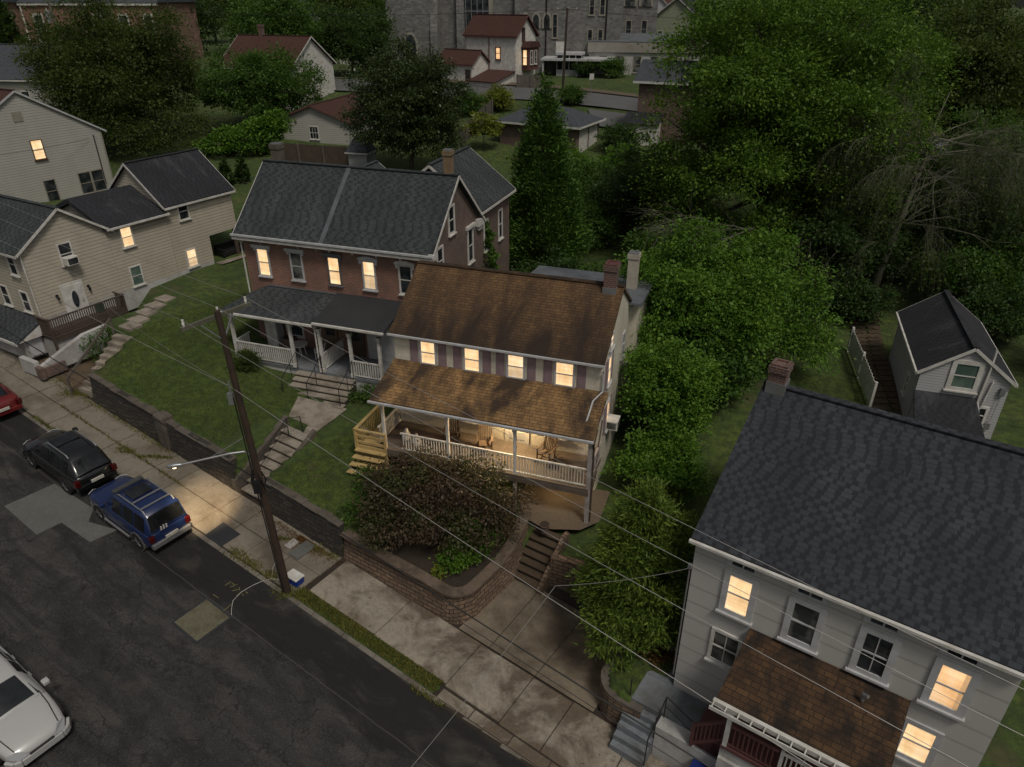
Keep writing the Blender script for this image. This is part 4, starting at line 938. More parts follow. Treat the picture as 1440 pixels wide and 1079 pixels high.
b = MB(); b.box(-1.05, -1.15, -1.5, 1.35, .0, .0); b.box(-1.05, 0.0, -1.5, -.02, 1.1, .02); b.box(-1.05, 1.1, -1.4, -.02, 1.7, .25); b.box(1.35, -1.6, -1.5, 2.1, 0, -.002); b.build('landing', M['greydeck'], H3)
b = MB()
for k in range(5): b.box(-1.0, -1.15 - .22 * (k + 1), -1.7, .12, -1.15 - .22 * k - .002, -.21 - .21 * k)
b.build('front_steps', M['greydeck'], H3)
b = MB(); b.box(.14, -1.62, -1.7, 2.5, -1.17, -.01); b.box(2.11, -1.95, -1.7, 6.0, -1.85, .6); b.build('basement_wall', M['whitewash'], H3)
b = MB()
b.tube([(-.95, -1.15, 0), (-.95, -1.15, .85)], .02, 6); b.tube([(.22, -1.2, 0), (.22, -1.2, .92), (1.28, -1.58, .92)], .02, 6); b.tube([(.22, -1.2, .5), (1.28, -1.58, .5)], .014, 5); b.tube([(.22, -1.2, .92), (.16, -2.2, .05), (.16, -2.25, -1.1)], .02, 6); b.tube([(.16, -1.7, .5), (.16, -1.7, -.5)], .016, 5)
b.build('handrail', M['iron'], H3)
b = MB(); b.tube([(4.95, -.55, 3.62), (4.95, -.55, 3.85), (5.05, -.62, 3.9)], .05, 8); b.build('vent_pipe', M['steel'], H3)
# wall-mounted service entry
b = MB(); b.tube([(-.05, -.06, 4.9), (-.05, -.06, 2.6), (-.05, -.06, .6)], .025, 6); b.box(-.1, -.12, 5.0, 0.0, -.02, 5.16); b.build('service_mast', M['steel'], H3)
chairwhite('porch_chair', 'pale metal porch chair behind the maroon railing', 4.3, -.8, .3, 'trimgrey', GQ, 55, GZ + 1.1)
t = thing('recycling_bin', 'blue plastic bin against the white wall below the maroon porch', 'bin', at(GQ, 55, 1.75, -1.95, GZ - 1.36), HR(55))
blue = paint('blue_plastic', (.008, .022, .16), .4, .15)
b = MB(); b.prism([(-.24, 0), (.24, 0), (.30, .85), (-.30, .85)], -.26, .26, 'y'); b.build('body', blue, t, bevel=.03)
b = MB(); b.slab((-.33, -.31, .90), (.33, -.31, .90), (.33, .31, .94), (-.33, .31, .94), .05); b.build('lid', blue, t, bevel=.015)

# ------------------------------------------------------------------ tan house on the left
H4 = thing('house', 'tan lap-sided house with oval-glass white door and dark wooden deck', 'house', (*BQ, BZ), HR(60)); H4.scale = (BK, BK, BK)
# gable end faces +x (the side wall); the street front faces -y
gable_x(H4, -9.5, 0, 0, 5.1, 0, 3.98, 5.75, 'beige', 'slateroof', .3, .22, .14)
b = MB(); b.prism([(-5.5, 0), (-.001, 0), (-.001, 3.86), (-2.9, 5.15), (-5.5, 4.1)], 5.11, 9.19, 'y')
b.build('middle_wall', M['beige'], H4)
b = MB(); b.prism([(0.26, 3.9), (.26, 4.05), (-2.9, 5.50), (-2.9, 5.2)], 4.9, 9.17, 'y'); b.prism([(-2.9, 5.2), (-2.9, 5.50), (-5.6, 4.4), (-5.6, 4.2)], 4.9, 9.17, 'y'); b.build('middle_roof', M['blackroof'], H4)
gutter(H4, (.29, 5.0, 3.98), (.29, 9.3, 3.98), 'white', .065)
gable_y(H4, -5.7, 0, 9.2, 14.5, 1.75, 4.5, 6.75, 'beige', 'blackroof', .28, .2, .14, rname='rear_roof', wname='rear_wall')
b = MB(); b.box(-5.6, 9.21, 0, -.004, 12.1, 1.745); b.build('rear_base', M['beige'], H4)
for x in (-.12, -5.5): b = MB(); b.box(x - .09, 14.2, -1.0, x + .09, 14.38, 1.74); b.build('post', M['wooddark'], H4)
b = MB(); b.box(-9.5, .03, -1.3, .01, 12.08, -.002); b.build('foundation', M['whitewash'], H4)
for u0, v0, v1, pn, lb in ((2.02, 2.62, 3.9, 'glass', None), (5.86, 2.6, 3.86, 'lit', None), (5.84, .08, 1.36, 'blind', None), (10.1, 3.28, 4.4, 'glass', None), (10.0, .06, 1.3, 'lit', None)):
    window(H4, PR(0), u0, v0, u0 + .82, v1, pn, 'white', .08)
b = MB(); b.M = PR(0); b.box(1.48, -.65, .0, 2.82, 1.58, .05); d4 = b.build('door_frame', M['white'], H4)
b = MB(); b.M = PR(0); b.box(1.68, -.62, .05, 2.62, 1.42, .085); dr = b.build('door', M['white'], H4)
b = MB(); b.M = PR(0); b.face([(2.15 + .19 * math.cos(a), .55 + .52 * math.sin(a), .092) for a in [2 * math.pi * k / 20 for k in range(20)]]); b.build('oval_glass', M['glass'], dr)
b = MB(); b.M = PR(0); b.tube([(2.15 + .2 * math.cos(a), .55 + .54 * math.sin(a), .09) for a in [2 * math.pi * k / 20 for k in range(21)]], .018, 5); b.build('glass_rim', M['trimgrey'], dr)
b = MB(); b.M = PR(0); b.cyl((2.55, .35, .085), (2.55, .35, .14), .03, 8); b.cyl((2.55, .52, .085), (2.55, .52, .12), .02, 8); b.build('handle', M['steel'], dr)
for u in (1.2, 3.1): b = MB(); b.M = PR(0); b.box(u - .07, 1.0, 0, u + .07, 1.12, .06); b.tube([(u, 1.06, .13), (u, .98, .13), (u, .78, .13)], [.04, .08, .055], 8); b.build('wall_lantern', M['iron'], H4)
for x, v0, v1 in ((-1.1, 2.5, 3.8), (-1.0, .3, 1.55), (-3.1, .3, 1.55), (-3.4, 2.5, 3.8), (-6, 2.5, 3.8)):
    window(H4, PF(0), x - .4, v0, x + .4, v1, 'glass', 'white', .08)
b = MB(); b.slab((-9.6, -1.75, -.72), (.25, -1.75, -.72), (.25, -.01, .12), (-9.6, -.01, .12), .1); b.build('pent_roof', M['slateroof'], H4)
b = MB(); b.prism([(-1.7, -.8), (-.02, -.8), (-.02, .0), (-1.7, -.78)], .16, .24, 'x'); b.box(-9.6, -1.82, -.9, .27, -1.76, -.74); b.build('pent_fascia', M['white'], H4)
b = MB(); b.box(-9.4, -1.3, -2.0, -.05, 0.02, -.81); b.build('basement_wall', M['whitewash'], H4)
b = MB(); b.M = PR(-.05); b.box(-1.1, -1.9, 0, -.35, -.9, .05); b.build('basement_door', M['trimgrey'], H4)
b = MB(); b.box(.02, -.35, -.78, 1.4, 4.3, -.66); b.box(.05, -.3, -1.0, .12, 4.25, -.79); b.box(1.3, -.35, -1.0, 1.38, 4.3, -.79); b.build('deck', M['wooddark'], H4)
b = MB(); b.box(.03, -.25, -2.4, 1.26, 4.2, -1.01); b.build('deck_base', M['whitewash'], H4)
for p in ((1.33, -.3), (1.33, 2.0), (1.33, 4.25)): b = MB(); b.box(p[0] - .06, p[1] - .06, -2.2, p[0] + .06, p[1] + .06, -.79); b.build('deck_post', M['wooddark'], H4)
railing(H4, (1.33, -.3, -.66), (1.33, 4.25, -.66), 1.0, 'wooddark', .13, bal=.045, post=.1, cap=.12); railing(H4, (.05, -.3, -.66), (1.3, -.3, -.66), 1.0, 'wooddark', .13, bal=.06, cap=.12); railing(H4, (.4, 4.25, -.66), (1.28, 4.25, -.66), 1.0, 'wooddark', .13, bal=.045, cap=.12)
b = MB(); b.box(.05, 3.1, -1.35, .4, 3.5, -.1); b.build('meter_box', paint('green_meter_cover', (.02, .075, .055), .5), H4)
pipe(H4, [(.06, -.02, 3.8), (.06, -.02, -.2)], .04, 'white')
t = thing('air_conditioner', 'white air conditioner hanging in the upper front window of the tan house', 'air conditioner', at(BQ, 60, 0, 2.43 * BK, BZ + 2.64 * BK), HR(60))
b = MB(); b.box(.02, -.33, 0, .5, .33, .44); b.build('casing', M['white'], t, bevel=.02)
b = MB(); b.box(.501, -.26, .06, .51, .26, .38); b.build('grille', M['glass'], t)
q_ = [at(BQ, 60, x * BK, y * BK, 0) for x, y in ((-5.5, 12.2), (.6, 12.2), (.8, 14.9), (-5.5, 14.9))]
b = MB(); b.face([(p.x, p.y, BZ - .22) for p in q_]); tag(b.build('patio', M['steps']), kind='structure')
t = thing('outdoor_sofa', 'dark outdoor sofa on the patio under the rear overhang of the tan house', 'sofa', at(BQ, 60, -.55, 13.2, BZ - .22), HR(60))
b = MB(); b.box(-.4, -.9, .12, .4, .9, .42); b.build('seat', M['iron'], t, bevel=.04); b = MB(); b.box(-.45, -.95, .1, -.28, .95, .85); b.build('backrest', M['iron'], t, bevel=.04)
for s_ in (-1, 1): b = MB(); b.box(-.27, s_ * .78, .1, .42, s_ * .95, .62); b.build('arm', M['iron'], t, bevel=.03)
t = thing('garden_wall', 'low broken whitewashed wall with brick gaps below the wooden deck', 'wall', (*BQ, BZ), HR(60)); t.scale = (BK, BK, BK)
b = MB(); b.prism([(-1.7, -2.3), (4.0, -2.3), (4.0, -.72), (1.0, -.85), (-.4, -1.3), (-1.7, -1.75)], 1.72, 2.0, 'x'); b.prism([(3.2, -2.0), (5.6, -2.0), (5.6, -.45), (3.2, -.75)], 2.6, 2.85, 'x'); b.box(.2, -1.9, -2.4, 1.7, -1.62, -1.5); b.build('masonry', M['whitewash'], t, bevel=.03)
b = MB(); b.box(2.02, -1.65, -2.4, 2.2, -.5, -1.85); b.box(1.85, -1.98, -2.4, 2.3, -1.72, -1.7); b.build('brick_pier', M['brickside'], t)
# second house behind: big pale tan gable
TQ = (-33.6, 60.9); TZ = 4.7
H5 = thing('house', 'large pale tan gabled house behind the tan lap-sided one, one window lit', 'house', (*TQ, TZ), HR(60))
gable_x(H5, -14, 0, -11.6, 0, -1, 5.2, 8.6, 'tan', 'redroof', .35, .15, .15, fascia='tanfascia' if 'tanfascia' in M else 'trimgrey')
for u0, u1, v0, v1, pn, fr in ((-5.75, -4.85, 3.75, 5.2, 'lit', 'chfr'), (-5.7, -4.75, .45, 2.2, 'glass', 'tf'), (-2.9, -1.85, .55, 2.25, 'glass', 'tf'), (-1.8, -.75, .55, 2.25, 'glass', 'tf')):
    if fr not in M: M[fr] = paint(fr + '_paint', (.10, .05, .03) if fr == 'chfr' else (.3, .28, .235), .5)
    window(H5, PR(0), u0, v0, u1, v1, pn, fr, .06)
b = MB(); b.M = PR(0); b.box(-7.0 + .6, 6.6, 0, -6.0 + .3, 7.3, .04); b.build('louvre', M['tf'], H5)
pipe(H5, [(.05, -.75, 4.9), (.05, -.75, 1.0)], .04, 'iron', 'conduit'); b = MB(); b.M = PR(0); b.box(-8.5, 5.6, 0, -8.3, 5.75, .1); b.build('wall_lamp', M['iron'], H5)
pipe(H5, [(.1, -.1, 4.9), (.1, -.1, -.5)], .05, 'tf')
# small white two-storey house at the right
SQ = (21.30, 26.57); SZ = 2.0
H6 = thing('small_house', 'little white two-storey house with black roof and lean-to at the right edge', 'house', (*SQ, SZ), HR(71))
gable_y(H6, -3.5, -.03, 0, 6.8, -.4, 3.05, 4.35, 'shedwht', 'blackroof', .18, .12, .12)
window(H6, PF(0), -2.42, 2.35, -1.2, 3.8, 'blind', 'white', .19); window(H6, PF(0), -1.05, .85, -.5, 1.75, 'glass', 'white', .1); window(H6, PL(-3.5), -1.95, 1.0, -1.35, 2.1, 'glass', 'white', .14)
b = MB(); b.slab((-3.55, -1.9, 1.1), (-.85, -1.9, 1.1), (-1.12, -.01, 2.08), (-3.55, -.01, 2.08), .1); b.build('lean_to_roof', M['blackroof'], H6)
b = MB(); b.prism([(-1.75, -.4), (-.02, -.4), (-.02, 1.95), (-1.75, 1.06)], -3.45, -.98, 'x'); b.build('lean_to_wall', M['shedwht'], H6)
pipe(H6, [(-.98, -.06, 3.9), (-1.0, -.06, 4.45), (-.98, -.07, 3.6), (-1.1, -.07, .6)], .05, 'white', 'vent_pipe'); pipe(H6, [(-.72, -.06, 3.0), (-.85, -.06, 1.65), (-1.1, -.06, 1.6)], .04, 'white'); b = MB(); b.box(-.36, -.12, 2.4, -.16, -.01, 2.75); b.tube([(-.28, -.1, 2.4), (-.34, -.1, 1.2), (-.5, -.1, .9)], .012, 5); b.box(-.5, -.14, .7, -.28, -.01, 1.0); b.build('meter_box', M['steel'], H6)
gutter(H6, (-3.7, -.1, 3.0), (-3.7, 6.9, 3.0), 'white', .05)
# ------------------------------------------------------------------ buildings farther back
def house(name, label, q, az, z, cat='house'): return thing(name, label, cat, (q[0], q[1], z), HR(az))
h = house('white_house', 'white house with red-brown roof and dark bay window before the stone church', (.44, 95.66), 55, 9.8)
gable_x(h, -7.6, 0, 0, 4.4, -1.2, 5.5, 7.5, 'shedwht2' if 'shedwht2' in M else 'white', 'redroof', .3, .35, .15, fascia='maroon')
window(h, PF(0), -3.05, 2.7, -2.2, 4.15, 'lit', 'maroon', .12); window(h, PR(0), 1.3, 4.9, 2.0, 6.3, 'glass', 'maroon', .08)
b = MB(); b.box(.0, 1.35, 1.55, 1.0, 3.6, 4.1); b.build('bay', M['maroon'], h)
b = MB(); b.prism([(1.1, 4.11), (3.85, 4.11), (3.4, 4.75), (1.55, 4.75)], -.0, 1.2, 'x'); b.build('bay_roof', M['redroof'], h)
window(h, PF(1.35), .15, 2.1, .85, 3.9, 'lit', 'maroon', .08); window(h, PR(1.0), 1.7, 2.2, 2.3, 3.8, 'curtain', 'white', .08); window(h, PR(1.0), 2.6, 2.2, 3.2, 3.8, 'curtain', 'white', .08)
pipe(h, [(-4.0, -.06, 5.4), (-4.0, -.06, 0)], .06, 'maroon')
gable_x(h, -9.5, -4.2, -3.4, -.01, -2.4, 2.4, 3.7, 'white', 'redroof', .3, .3, .12, fascia='maroon', rname='annex_roof', wname='annex_wall')
b = MB(); b.prism([(-4.0, -2.4), (-.01, -2.4), (-.01, 1.5), (-4.0, .6)], -4.19, -.3, 'x'); b.build('lean_to_wall', M['white'], h)
b = MB(); b.slab((-4.35, -4.3, .58), (0, -4.3, .58), (0, -.02, 1.55), (-4.35, -.02, 1.55), .12); b.build('lean_to_roof', M['redroof'], h)
window(h, PF(-4.0), -3.6, -1.4, -2.6, -.1, 'glass', 'maroon', .06); window(h, PR(-.3), -2.6, -1.2, -1.9, .2, 'glass', 'maroon', .06); window(h, PF(-3.4), -5.2, .3, -4.4, 1.7, 'glass', 'maroon', .08)
# stone church
h = house('stone_church', 'grey rough stone church with tall leaded window behind the white house', (14.5, 106.5), 80, 9.4, 'church')
b = MB(); b.box(-30, 0, -2, 0, 16, 17); b.build('wall', M['church'], h)
b = MB(); b.prism([(0, 17), (16, 17), (8, 24)], -30.4, .4, 'x'); b.build('roof', M['blueroof'], h)
b = MB(); b.box(-31.6, -2.2, -2, -25.2, 3, 21); b.build('tower', M['church'], h)
b = MB()
for x in (-31.9, -25.6, -22.3, -14.2): b.prism([(-3.0 if x < -25 else -1.2, -2), (-.0, -2), (-.0, 16), (-.5, 15), (-2.7 if x < -25 else -1.0, 6)], x, x + 1.0, 'x')
b.build('buttress', M['church'], h)
def lancet(h, pl, u, v0, v1, w_, pane='glass', trim='churchtrim', n=6):
    out = []; inn = []
    def arch(wd, top):
        p = [(u - wd / 2, v0)]; 
        for k in range(n + 1): a = math.pi / 2 * k / n; p.append((u - wd / 2 * math.cos(a), top - wd * .9 + wd * .9 * math.sin(a)))
        for k in range(n, -1, -1): a = math.pi / 2 * k / n; p.append((u + wd / 2 * math.cos(a), top - wd * .9 + wd * .9 * math.sin(a)))
        return p + [(u + wd / 2, v0)]
    b = MB(); b.M = pl; b.prism([(a, c) for a, c in arch(w_ + .5, v1 + .3)], 0, .14, 'z'); o = b.build('window', M[trim], h)
    b = MB(); b.M = pl; b.face([(a, c, .15) for a, c in arch(w_, v1)]); b.build('pane', M[pane], o)
lancet(h, PF(-2.2), -28.6, 1.5, 5.4, 1.5)
b = MB(); b.M = PF(0); b.box(-22.4, 5.2, 0, -17.4, 18, .25); o = b.build('window', M['churchtrim'], h)
b = MB(); b.M = PF(0); b.face([(-21.9, 5.7, .26), (-17.9, 5.7, .26), (-17.9, 17.8, .26), (-21.9, 17.8, .26)]); b.build('pane', M['glass'], o)
b = MB(); b.M = PF(0)
for k in range(1, 5): b.box(-21.9 + .8 * k - .05, 5.7, .262, -21.9 + .8 * k + .05, 17.8, .33)
for v in (8.2, 10.8, 13.4): b.box(-21.9, v, .264, -17.9, v + .12, .31)
b.build('mullion', M['steel'], o)
for k in range(3): lancet(h, PF(0), -12.9 + 1.5 * k, 6.2, 7.9, .8)
for u, v0, v1 in ((-9.2, 5, 8), (-4.4, 3.8, 6.2), (-3.0, 3.8, 6.2), (-4.3, 7.8, 10), (-2.9, 7.8, 10)): window(h, PF(0), u, v0, u + .8, v1, 'glass', 'churchtrim', .14)
for x in (-10.0, -1.9): pipe(h, [(x, -.1, 14), (x, -.1, 0)], .09, 'iron')
b = MB(); b.box(-10, -5, 2.55, -.5, -.01, 2.8)
for x in (-9.7, -5.2, -.9): b.box(x - .1, -4.8, -1, x + .1, -4.6, 2.55)
b.build('canopy', M['trimgrey'], h)
for x in (-8.6, -4.2): b = MB(); b.M = PF(-.02); b.box(x, 3.0, 0, x + 1.4, 4.6, .1); o = b.build('sign_board', M['white'], h)
b = MB(); b.M = PF(-.12); b.face([(-3.5 + .42 * math.cos(k * .4), 3.8 + .42 * math.sin(k * .4), .01) for k in range(16)]); b.build('sign_disc', paint('navy_sign', (.02, .03, .08), .5), o)
# church wing at the right, with paired arches
h = house('stone_church_wing', 'lower stone wing with pale pointed arches right of the grey church', (20.5, 113), 80, 9.9, 'church')
b = MB(); b.box(-6, 0, -2, 0, 10, 12); b.build('wall', M['church'], h)
b = MB(); b.prism([(0, 12), (10, 12), (5, 16)], -6.2, .2, 'x'); b.build('roof', M['blueroof'], h)
for u in (-3.9, -1.7): lancet(h, PF(0), u, 8.3, 11.6, 1.4, 'curtain'); window(h, PF(0), u - .45, 4.2, u + .45, 6.6, 'glass', 'churchtrim', .12)
# flat-roofed hall
h = house('flat_hall', 'low pale block hall with flat grey roof beside the church', (10.3, 106.6), 78, 9.6, 'building')
b = MB(); b.box(.2, 0, -2, 15, 12, 3.2); b.build('wall', M['whitewash'], h)
b = MB(); b.box(0, -.25, 3.21, 15.3, 12.2, 4.5); b.build('parapet', concrete('pale_parapet', (.33, .31, .27), (.2, .17, .13), .5, 1, crack=False), h)
b = MB(); b.prism([(-.3, 4.51), (12.3, 4.51), (6, 5.3)], -.1, 15.4, 'x'); b.build('roof', M['flatroof'], h)
for u in (1.6, 3.9, 6.2, 8.5, 11): window(h, PF(0), u, .7, u + 1.1, 2.8, 'curtain', 'churchtrim', .1)
t = thing('bus_shelter', 'small glazed entrance kiosk with blue-grey panes beside the flat hall', 'kiosk', (7.6, 103.6, 9.9), HR(78))
b = MB(); b.box(-1.7, 0, 0, 1.7, 2.4, .9); b.box(-1.8, -.1, 2.7, 1.8, 2.5, 3.0)
for x in (-1.65, -.85, 0, .85, 1.65): b.box(x - .05, .02, .9, x + .05, .12, 2.7)
b.build('frame', M['trimgrey'], t); b = MB(); b.box(-1.6, .14, .9, 1.6, 2.3, 2.69); b.build('glazing', M['glass'], t)
# brick garage, brown garage, sheds
h = house('brick_garage', 'brick garage with blue-grey hip roof half behind the tall conifer', (-1.2, 73.22), 62, 6.6, 'garage')
b = MB(); b.box(0, 0, -.6, 8.2, 5.6, 2.15); b.build('wall', M['brickside'], h)
b = MB(); A = [(-.5, -.5, 2.16), (8.7, -.5, 2.16), (8.7, 6.1, 2.16), (-.5, 6.1, 2.16)]; r1, r2_ = (2.2, 2.8, 3.5), (6.0, 2.8, 3.5)
b.face([A[0], A[1], r2_, r1]); b.face([A[1], A[2], r2_]); b.face([A[2], A[3], r1, r2_]); b.face([A[3], A[0], r1]); b.face(A[::-1]); b.build('roof', M['blueroof'], h)
b = MB()
for a, c in ((A[0], A[1]), (A[1], A[2]), (A[2], A[3]), (A[3], A[0])): b.bar((a[0], a[1], 2.14), (c[0], c[1], 2.14), .06, .16)
b.build('fascia', M['white'], h)
b = MB(); b.M = PR(8.2); b.box(.6, -.3, 0, 2.6, 1.9, .05); b.box(3.0, -.3, 0, 5.0, 1.9, .05); b.build('garage_door', M['white'], h)
h = house('barn_garage', 'pale garage with mauve-brown gable roof and small six-pane window', (-15.9, 72.6), 75, 6.5, 'garage')
gable_y(h, -7.6, 0, 0, 10, -.4, 2.2, 3.55, 'garwall' if 'garwall' in M else 'tan', 'redroof2' if 'redroof2' in M else 'redroof', .4, .3, .15, fascia='maroon')
window(h, PF(0), -4.3, .5, -3.25, 1.75, 'glass', 'white', .09, munt=2)
def boardfence(name, label, p, q, hgt, mat, posts=3, z=None):
    t = thing(name, label, 'fence', (p[0], p[1], 0)); L = Vector((q[0] - p[0], q[1] - p[1])); n = int(L.length / .16); b = MB(); d = L.normalized()
    for k in range(n):
        x, y = L * (k / n); x2, y2 = L * ((k + .92) / n); g_ = gz(p[0] + x, p[1] + y) + .05
        b.slab((x, y, g_ + hgt + rnd.uniform(-.03, .03)), (x, y, g_), (x2, y2, g_), (x2, y2, g_ + hgt + rnd.uniform(-.03, .03)), .025)
    b.build('boards', M[mat], t); nn = Vector((d.y, -d.x)) * .09
    for k in range(posts + 1):
        x, y = L * (k / posts) + nn; g_ = gz(p[0] + x, p[1] + y); b = MB(); b.box(x - .07, y - .07, g_ - .2, x + .07, y + .07, g_ + hgt + .12); b.build('post', M['woodgrey'], t)
boardfence('board_fence', 'dark brown board fence with pale posts before the pale garage', (-22, 68.2), (-14.9, 67.0), 1.6, 'wooddark', 3)
boardfence('board_fence', 'grey board fence running back from the lawn past the brick garage', (-5.2, 71.5), (-2.2, 82), 1.75, 'woodgrey', 5)
boardfence('board_fence', 'weathered grey fence beside the white red-roofed house', (.6, 93.4), (4.0, 93.0), 1.6, 'woodgrey', 2)
h = house('garden_shed', 'small white garden shed with dark hipped roof behind the brick house', (-14.8, 65.8), 75, 5.6, 'shed')
b = MB(); b.box(.1, 0, -.3, 1.9, 1.8, 1.55); b.build('wall', M['shedwht'], h)
b = MB(); A = [(-.1, -.2, 1.56), (2.1, -.2, 1.56), (2.1, 2.0, 1.56), (-.1, 2.0, 1.56)]
B_ = [(.45, .5, 2.7), (1.55, .5, 2.7), (1.55, 1.3, 2.7), (.45, 1.3, 2.7)]
for k in range(4): b.face([A[k], A[(k + 1) % 4], B_[(k + 1) % 4], B_[k]])
b.face(B_); b.face(A[::-1]); b.build('roof', M['blueroof'], h)
b = MB()
for k in range(4): b.bar(A[k], A[(k + 1) % 4], .05, .12)
b.build('fascia', M['white'], h)
# top left: grey-roofed house, brick hall; centre left: red-roofed and white-gabled houses
h = house('grey_roof_house', 'house with broad blue-grey roof behind the pale tan gable', (-50.0, 82), 83, 6.5)
gable_x(h, -16, 0, 0, 8, -1, 5.3, 8.2, 'tan', 'blueroof', .4, .3, .15); window(h, PF(0), -3, 2.4, -2, 4, 'glass', 'white')
h = house('brick_hall', 'tall red brick hall with white-trimmed windows in the upper left corner', (-54.0, 122), 84, 9.5, 'hall')
b = MB(); b.box(-22.5, 0, -2, 0, 12, 9.1); b.build('wall', M['brick'], h)
b = MB(); b.box(-40, -3.2, -2, -22.6, 12, 9.1); b.build('front_wing', M['brick'], h)
b = MB(); b.prism([(-.4, 9.11), (12.4, 9.11), (6, 12.5)], -23, .4, 'x'); b.build('roof', M['blueroof'], h)
b = MB(); b.prism([(-3.7, 9.11), (12.4, 9.11), (4, 12.5)], -40, -22.2, 'x'); b.build('wing_roof', M['blueroof'], h)
b = MB(); b.box(-22.4, -.3, 8.7, .3, -.001, 9.1); b.box(-40, -3.5, 8.7, -22.3, -3.201, 9.1); b.build('cornice', M['white'], h)
for u in (-20.5, -10.8, -6.5, -2.5): window(h, PF(0), u, 3.5, u + 1.7, 7.6, 'glass', 'white', .25)
for u, v0, v1 in ((-25.2, 5.3, 8.0), (-29.5, 5.3, 8.0), (-26.0, .9, 2.4), (-24.0, .9, 2.2), (-28.6, 5.0, 6.2)): window(h, PF(-3.2), u, v0, u + 1.2, v1, 'glass', 'white', .18)
for x in (-22.0,): pipe(h, [(x, -.15, 8.7), (x, -.15, 0)], .12, 'white')
h = house('red_roof_house', 'white house with dark red-brown roof half hidden by a round green tree', (-24.0, 84.5), 70, 8.2)
gable_x(h, -9.5, -.2, 0, 8.4, -1.5, 4.4, 7.2, 'white', 'redroof', .4, .3, .15); chimney(h, -6.5, 4.2, 6.6, 8.4, .5, .5, flash=0)
h = house('white_gable_house', 'white gabled house between trees at the top of the view', (-33.5, 116), 62, 10)
gable_y(h, -7, 0, 0, 9, -1, 4.8, 9.2, 'white', 'blueroof', .3, .3, .15); window(h, PF(0), -4.1, 5.4, -3.0, 7, 'glass', 'white')
h = house('grey_back_house', 'narrow grey back addition with small roof peeking left of the big green tree', (12.4, 74.8), 66, 6.9)
b = MB(); b.box(0, 0, -.6, 5, 5, 5.3); b.build('wall', M['brickside'], h); b = MB(); b.prism([(-.4, 5.31), (5.4, 5.31), (2.5, 7.1)], -.5, 5.4, 'x'); b.build('roof', M['blueroof'], h)
b = MB(); b.bar((-.52, -.42, 5.25), (5.4, -.42, 5.25), .06, .2); b.build('fascia', M['white'], h); b = MB(); b.box(-.8, -1.6, -.6, 2.5, -.01, 1.6); b.build('porch', M['white'], h)
b = MB(); b.slab((-1, -1.8, 1.62), (2.7, -1.8, 1.62), (2.7, -.01, 2.5), (-1, -.01, 2.5), .1); b.build('porch_roof', M['blackroof'], h)
far = [('pale green gabled house right of the church with dark roof', 22.5, 131, 60, 9, 8, 5.6, 9, 'fgreen', 'blackroof', 10.2), ('cream gabled house with brick chimney behind the pale green one', 30, 146, 65, 9, 9, 6, 10, 'tan', 'blueroof', 10.3), ('small white cottage at the top right between church and trees', 36, 137, 58, 7, 7, 4, 7, 'white', 'blackroof', 10.2), ('grey distant house with steep roof along the horizon', 24, 168, 70, 10, 9, 6, 10.5, 'trimgrey', 'redroof', 10.4), ('white distant house beyond the brick chimney house', 42, 172, 62, 9, 8, 6, 10, 'white', 'blackroof', 10.4), ('small pale cottage by the trees left of the church', -27, 122, 55, 5, 6, 2.6, 4.8, 'white', 'blueroof', 10.1), ('low grey building beyond the upper left lawn', -62, 178, 80, 22, 10, 3.2, 4.4, 'trimgrey', 'blueroof', 10.5), ('second small cottage with grey roof left of the church', -22.5, 117, 60, 4.5, 5, 2.4, 4.2, 'tan', 'blackroof', 10.0)]
M['fgreen'] = siding('pale_green_siding', (.33, .36, .25), .2)
for lb, x, y, az, W_, D_, e_, r_, wm, rm, z_ in far:
    h = house('distant_house', lb, (x, y), az, z_); gable_y(h, 0, W_, 0, D_, -1, e_, r_, wm, rm, .3, .3, .15)
    for u in (.18, .62): window(h, PF(0), W_ * u, e_ * .5, W_ * u + .9, e_ * .5 + 1.5, 'glass', 'white', .1)
    window(h, PL(0), -D_ * .6, e_ * .5, -D_ * .6 + .9, e_ * .5 + 1.5, 'glass', 'white', .1)
    if 'chimney' in lb: chimney(h, W_ * .3, D_ * .4, r_ - 1, r_ + 1.2, .6, .6, flash=0)
# white fence panel in the right back yard
t = thing('picket_fence', 'white picket fence panel standing in the yard beside the flag path', 'fence', (18.37, 35.0, 0))
q = Vector((17.07 - 18.37, 29.28 - 35.0)); b = MB(); n = 34
for k in range(n):
    x, y = q * (k / n); g_ = gz(18.37 + x, 35 + y) + .08; b.box(x - .035, y - .05, g_ + .05, x - .005, y + .05, g_ + 1.25 + (.05 if k % 2 else 0))
b.build('pickets', M['white'], t); b = MB()
for hz in (.3, 1.0): b.bar((0, 0, gz(18.37, 35) + hz), (q.x, q.y, gz(17.07, 29.28) + hz), .05, .09)
b.build('rails', M['white'], t)
for k in (0, .5, 1): b = MB(); x, y = q * k; g_ = gz(18.37 + x, 35 + y); b.box(x - .06, y - .06, g_ - .1, x + .06, y + .06, g_ + 1.45); b.build('post', M['white'], t)
t = thing('swing_frame', 'white timber frame legs at the right edge beside the yellow shrub', 'frame', (23.5, 26.2, gz(23.5, 26.2)))
b = MB(); b.bar((0, 0, 0), (.9, .3, 2.2), .1); b.bar((1.2, -.5, 0), (.9, .3, 2.2), .1); b.bar((-.4, .9, 1.1), (1.2, .2, 2.0), .08); b.bar((1.0, .3, 2.1), (3, .9, 2.1), .1); b.build('frame', M['white'], t)
M['shedwht2'] = M['shedwht']
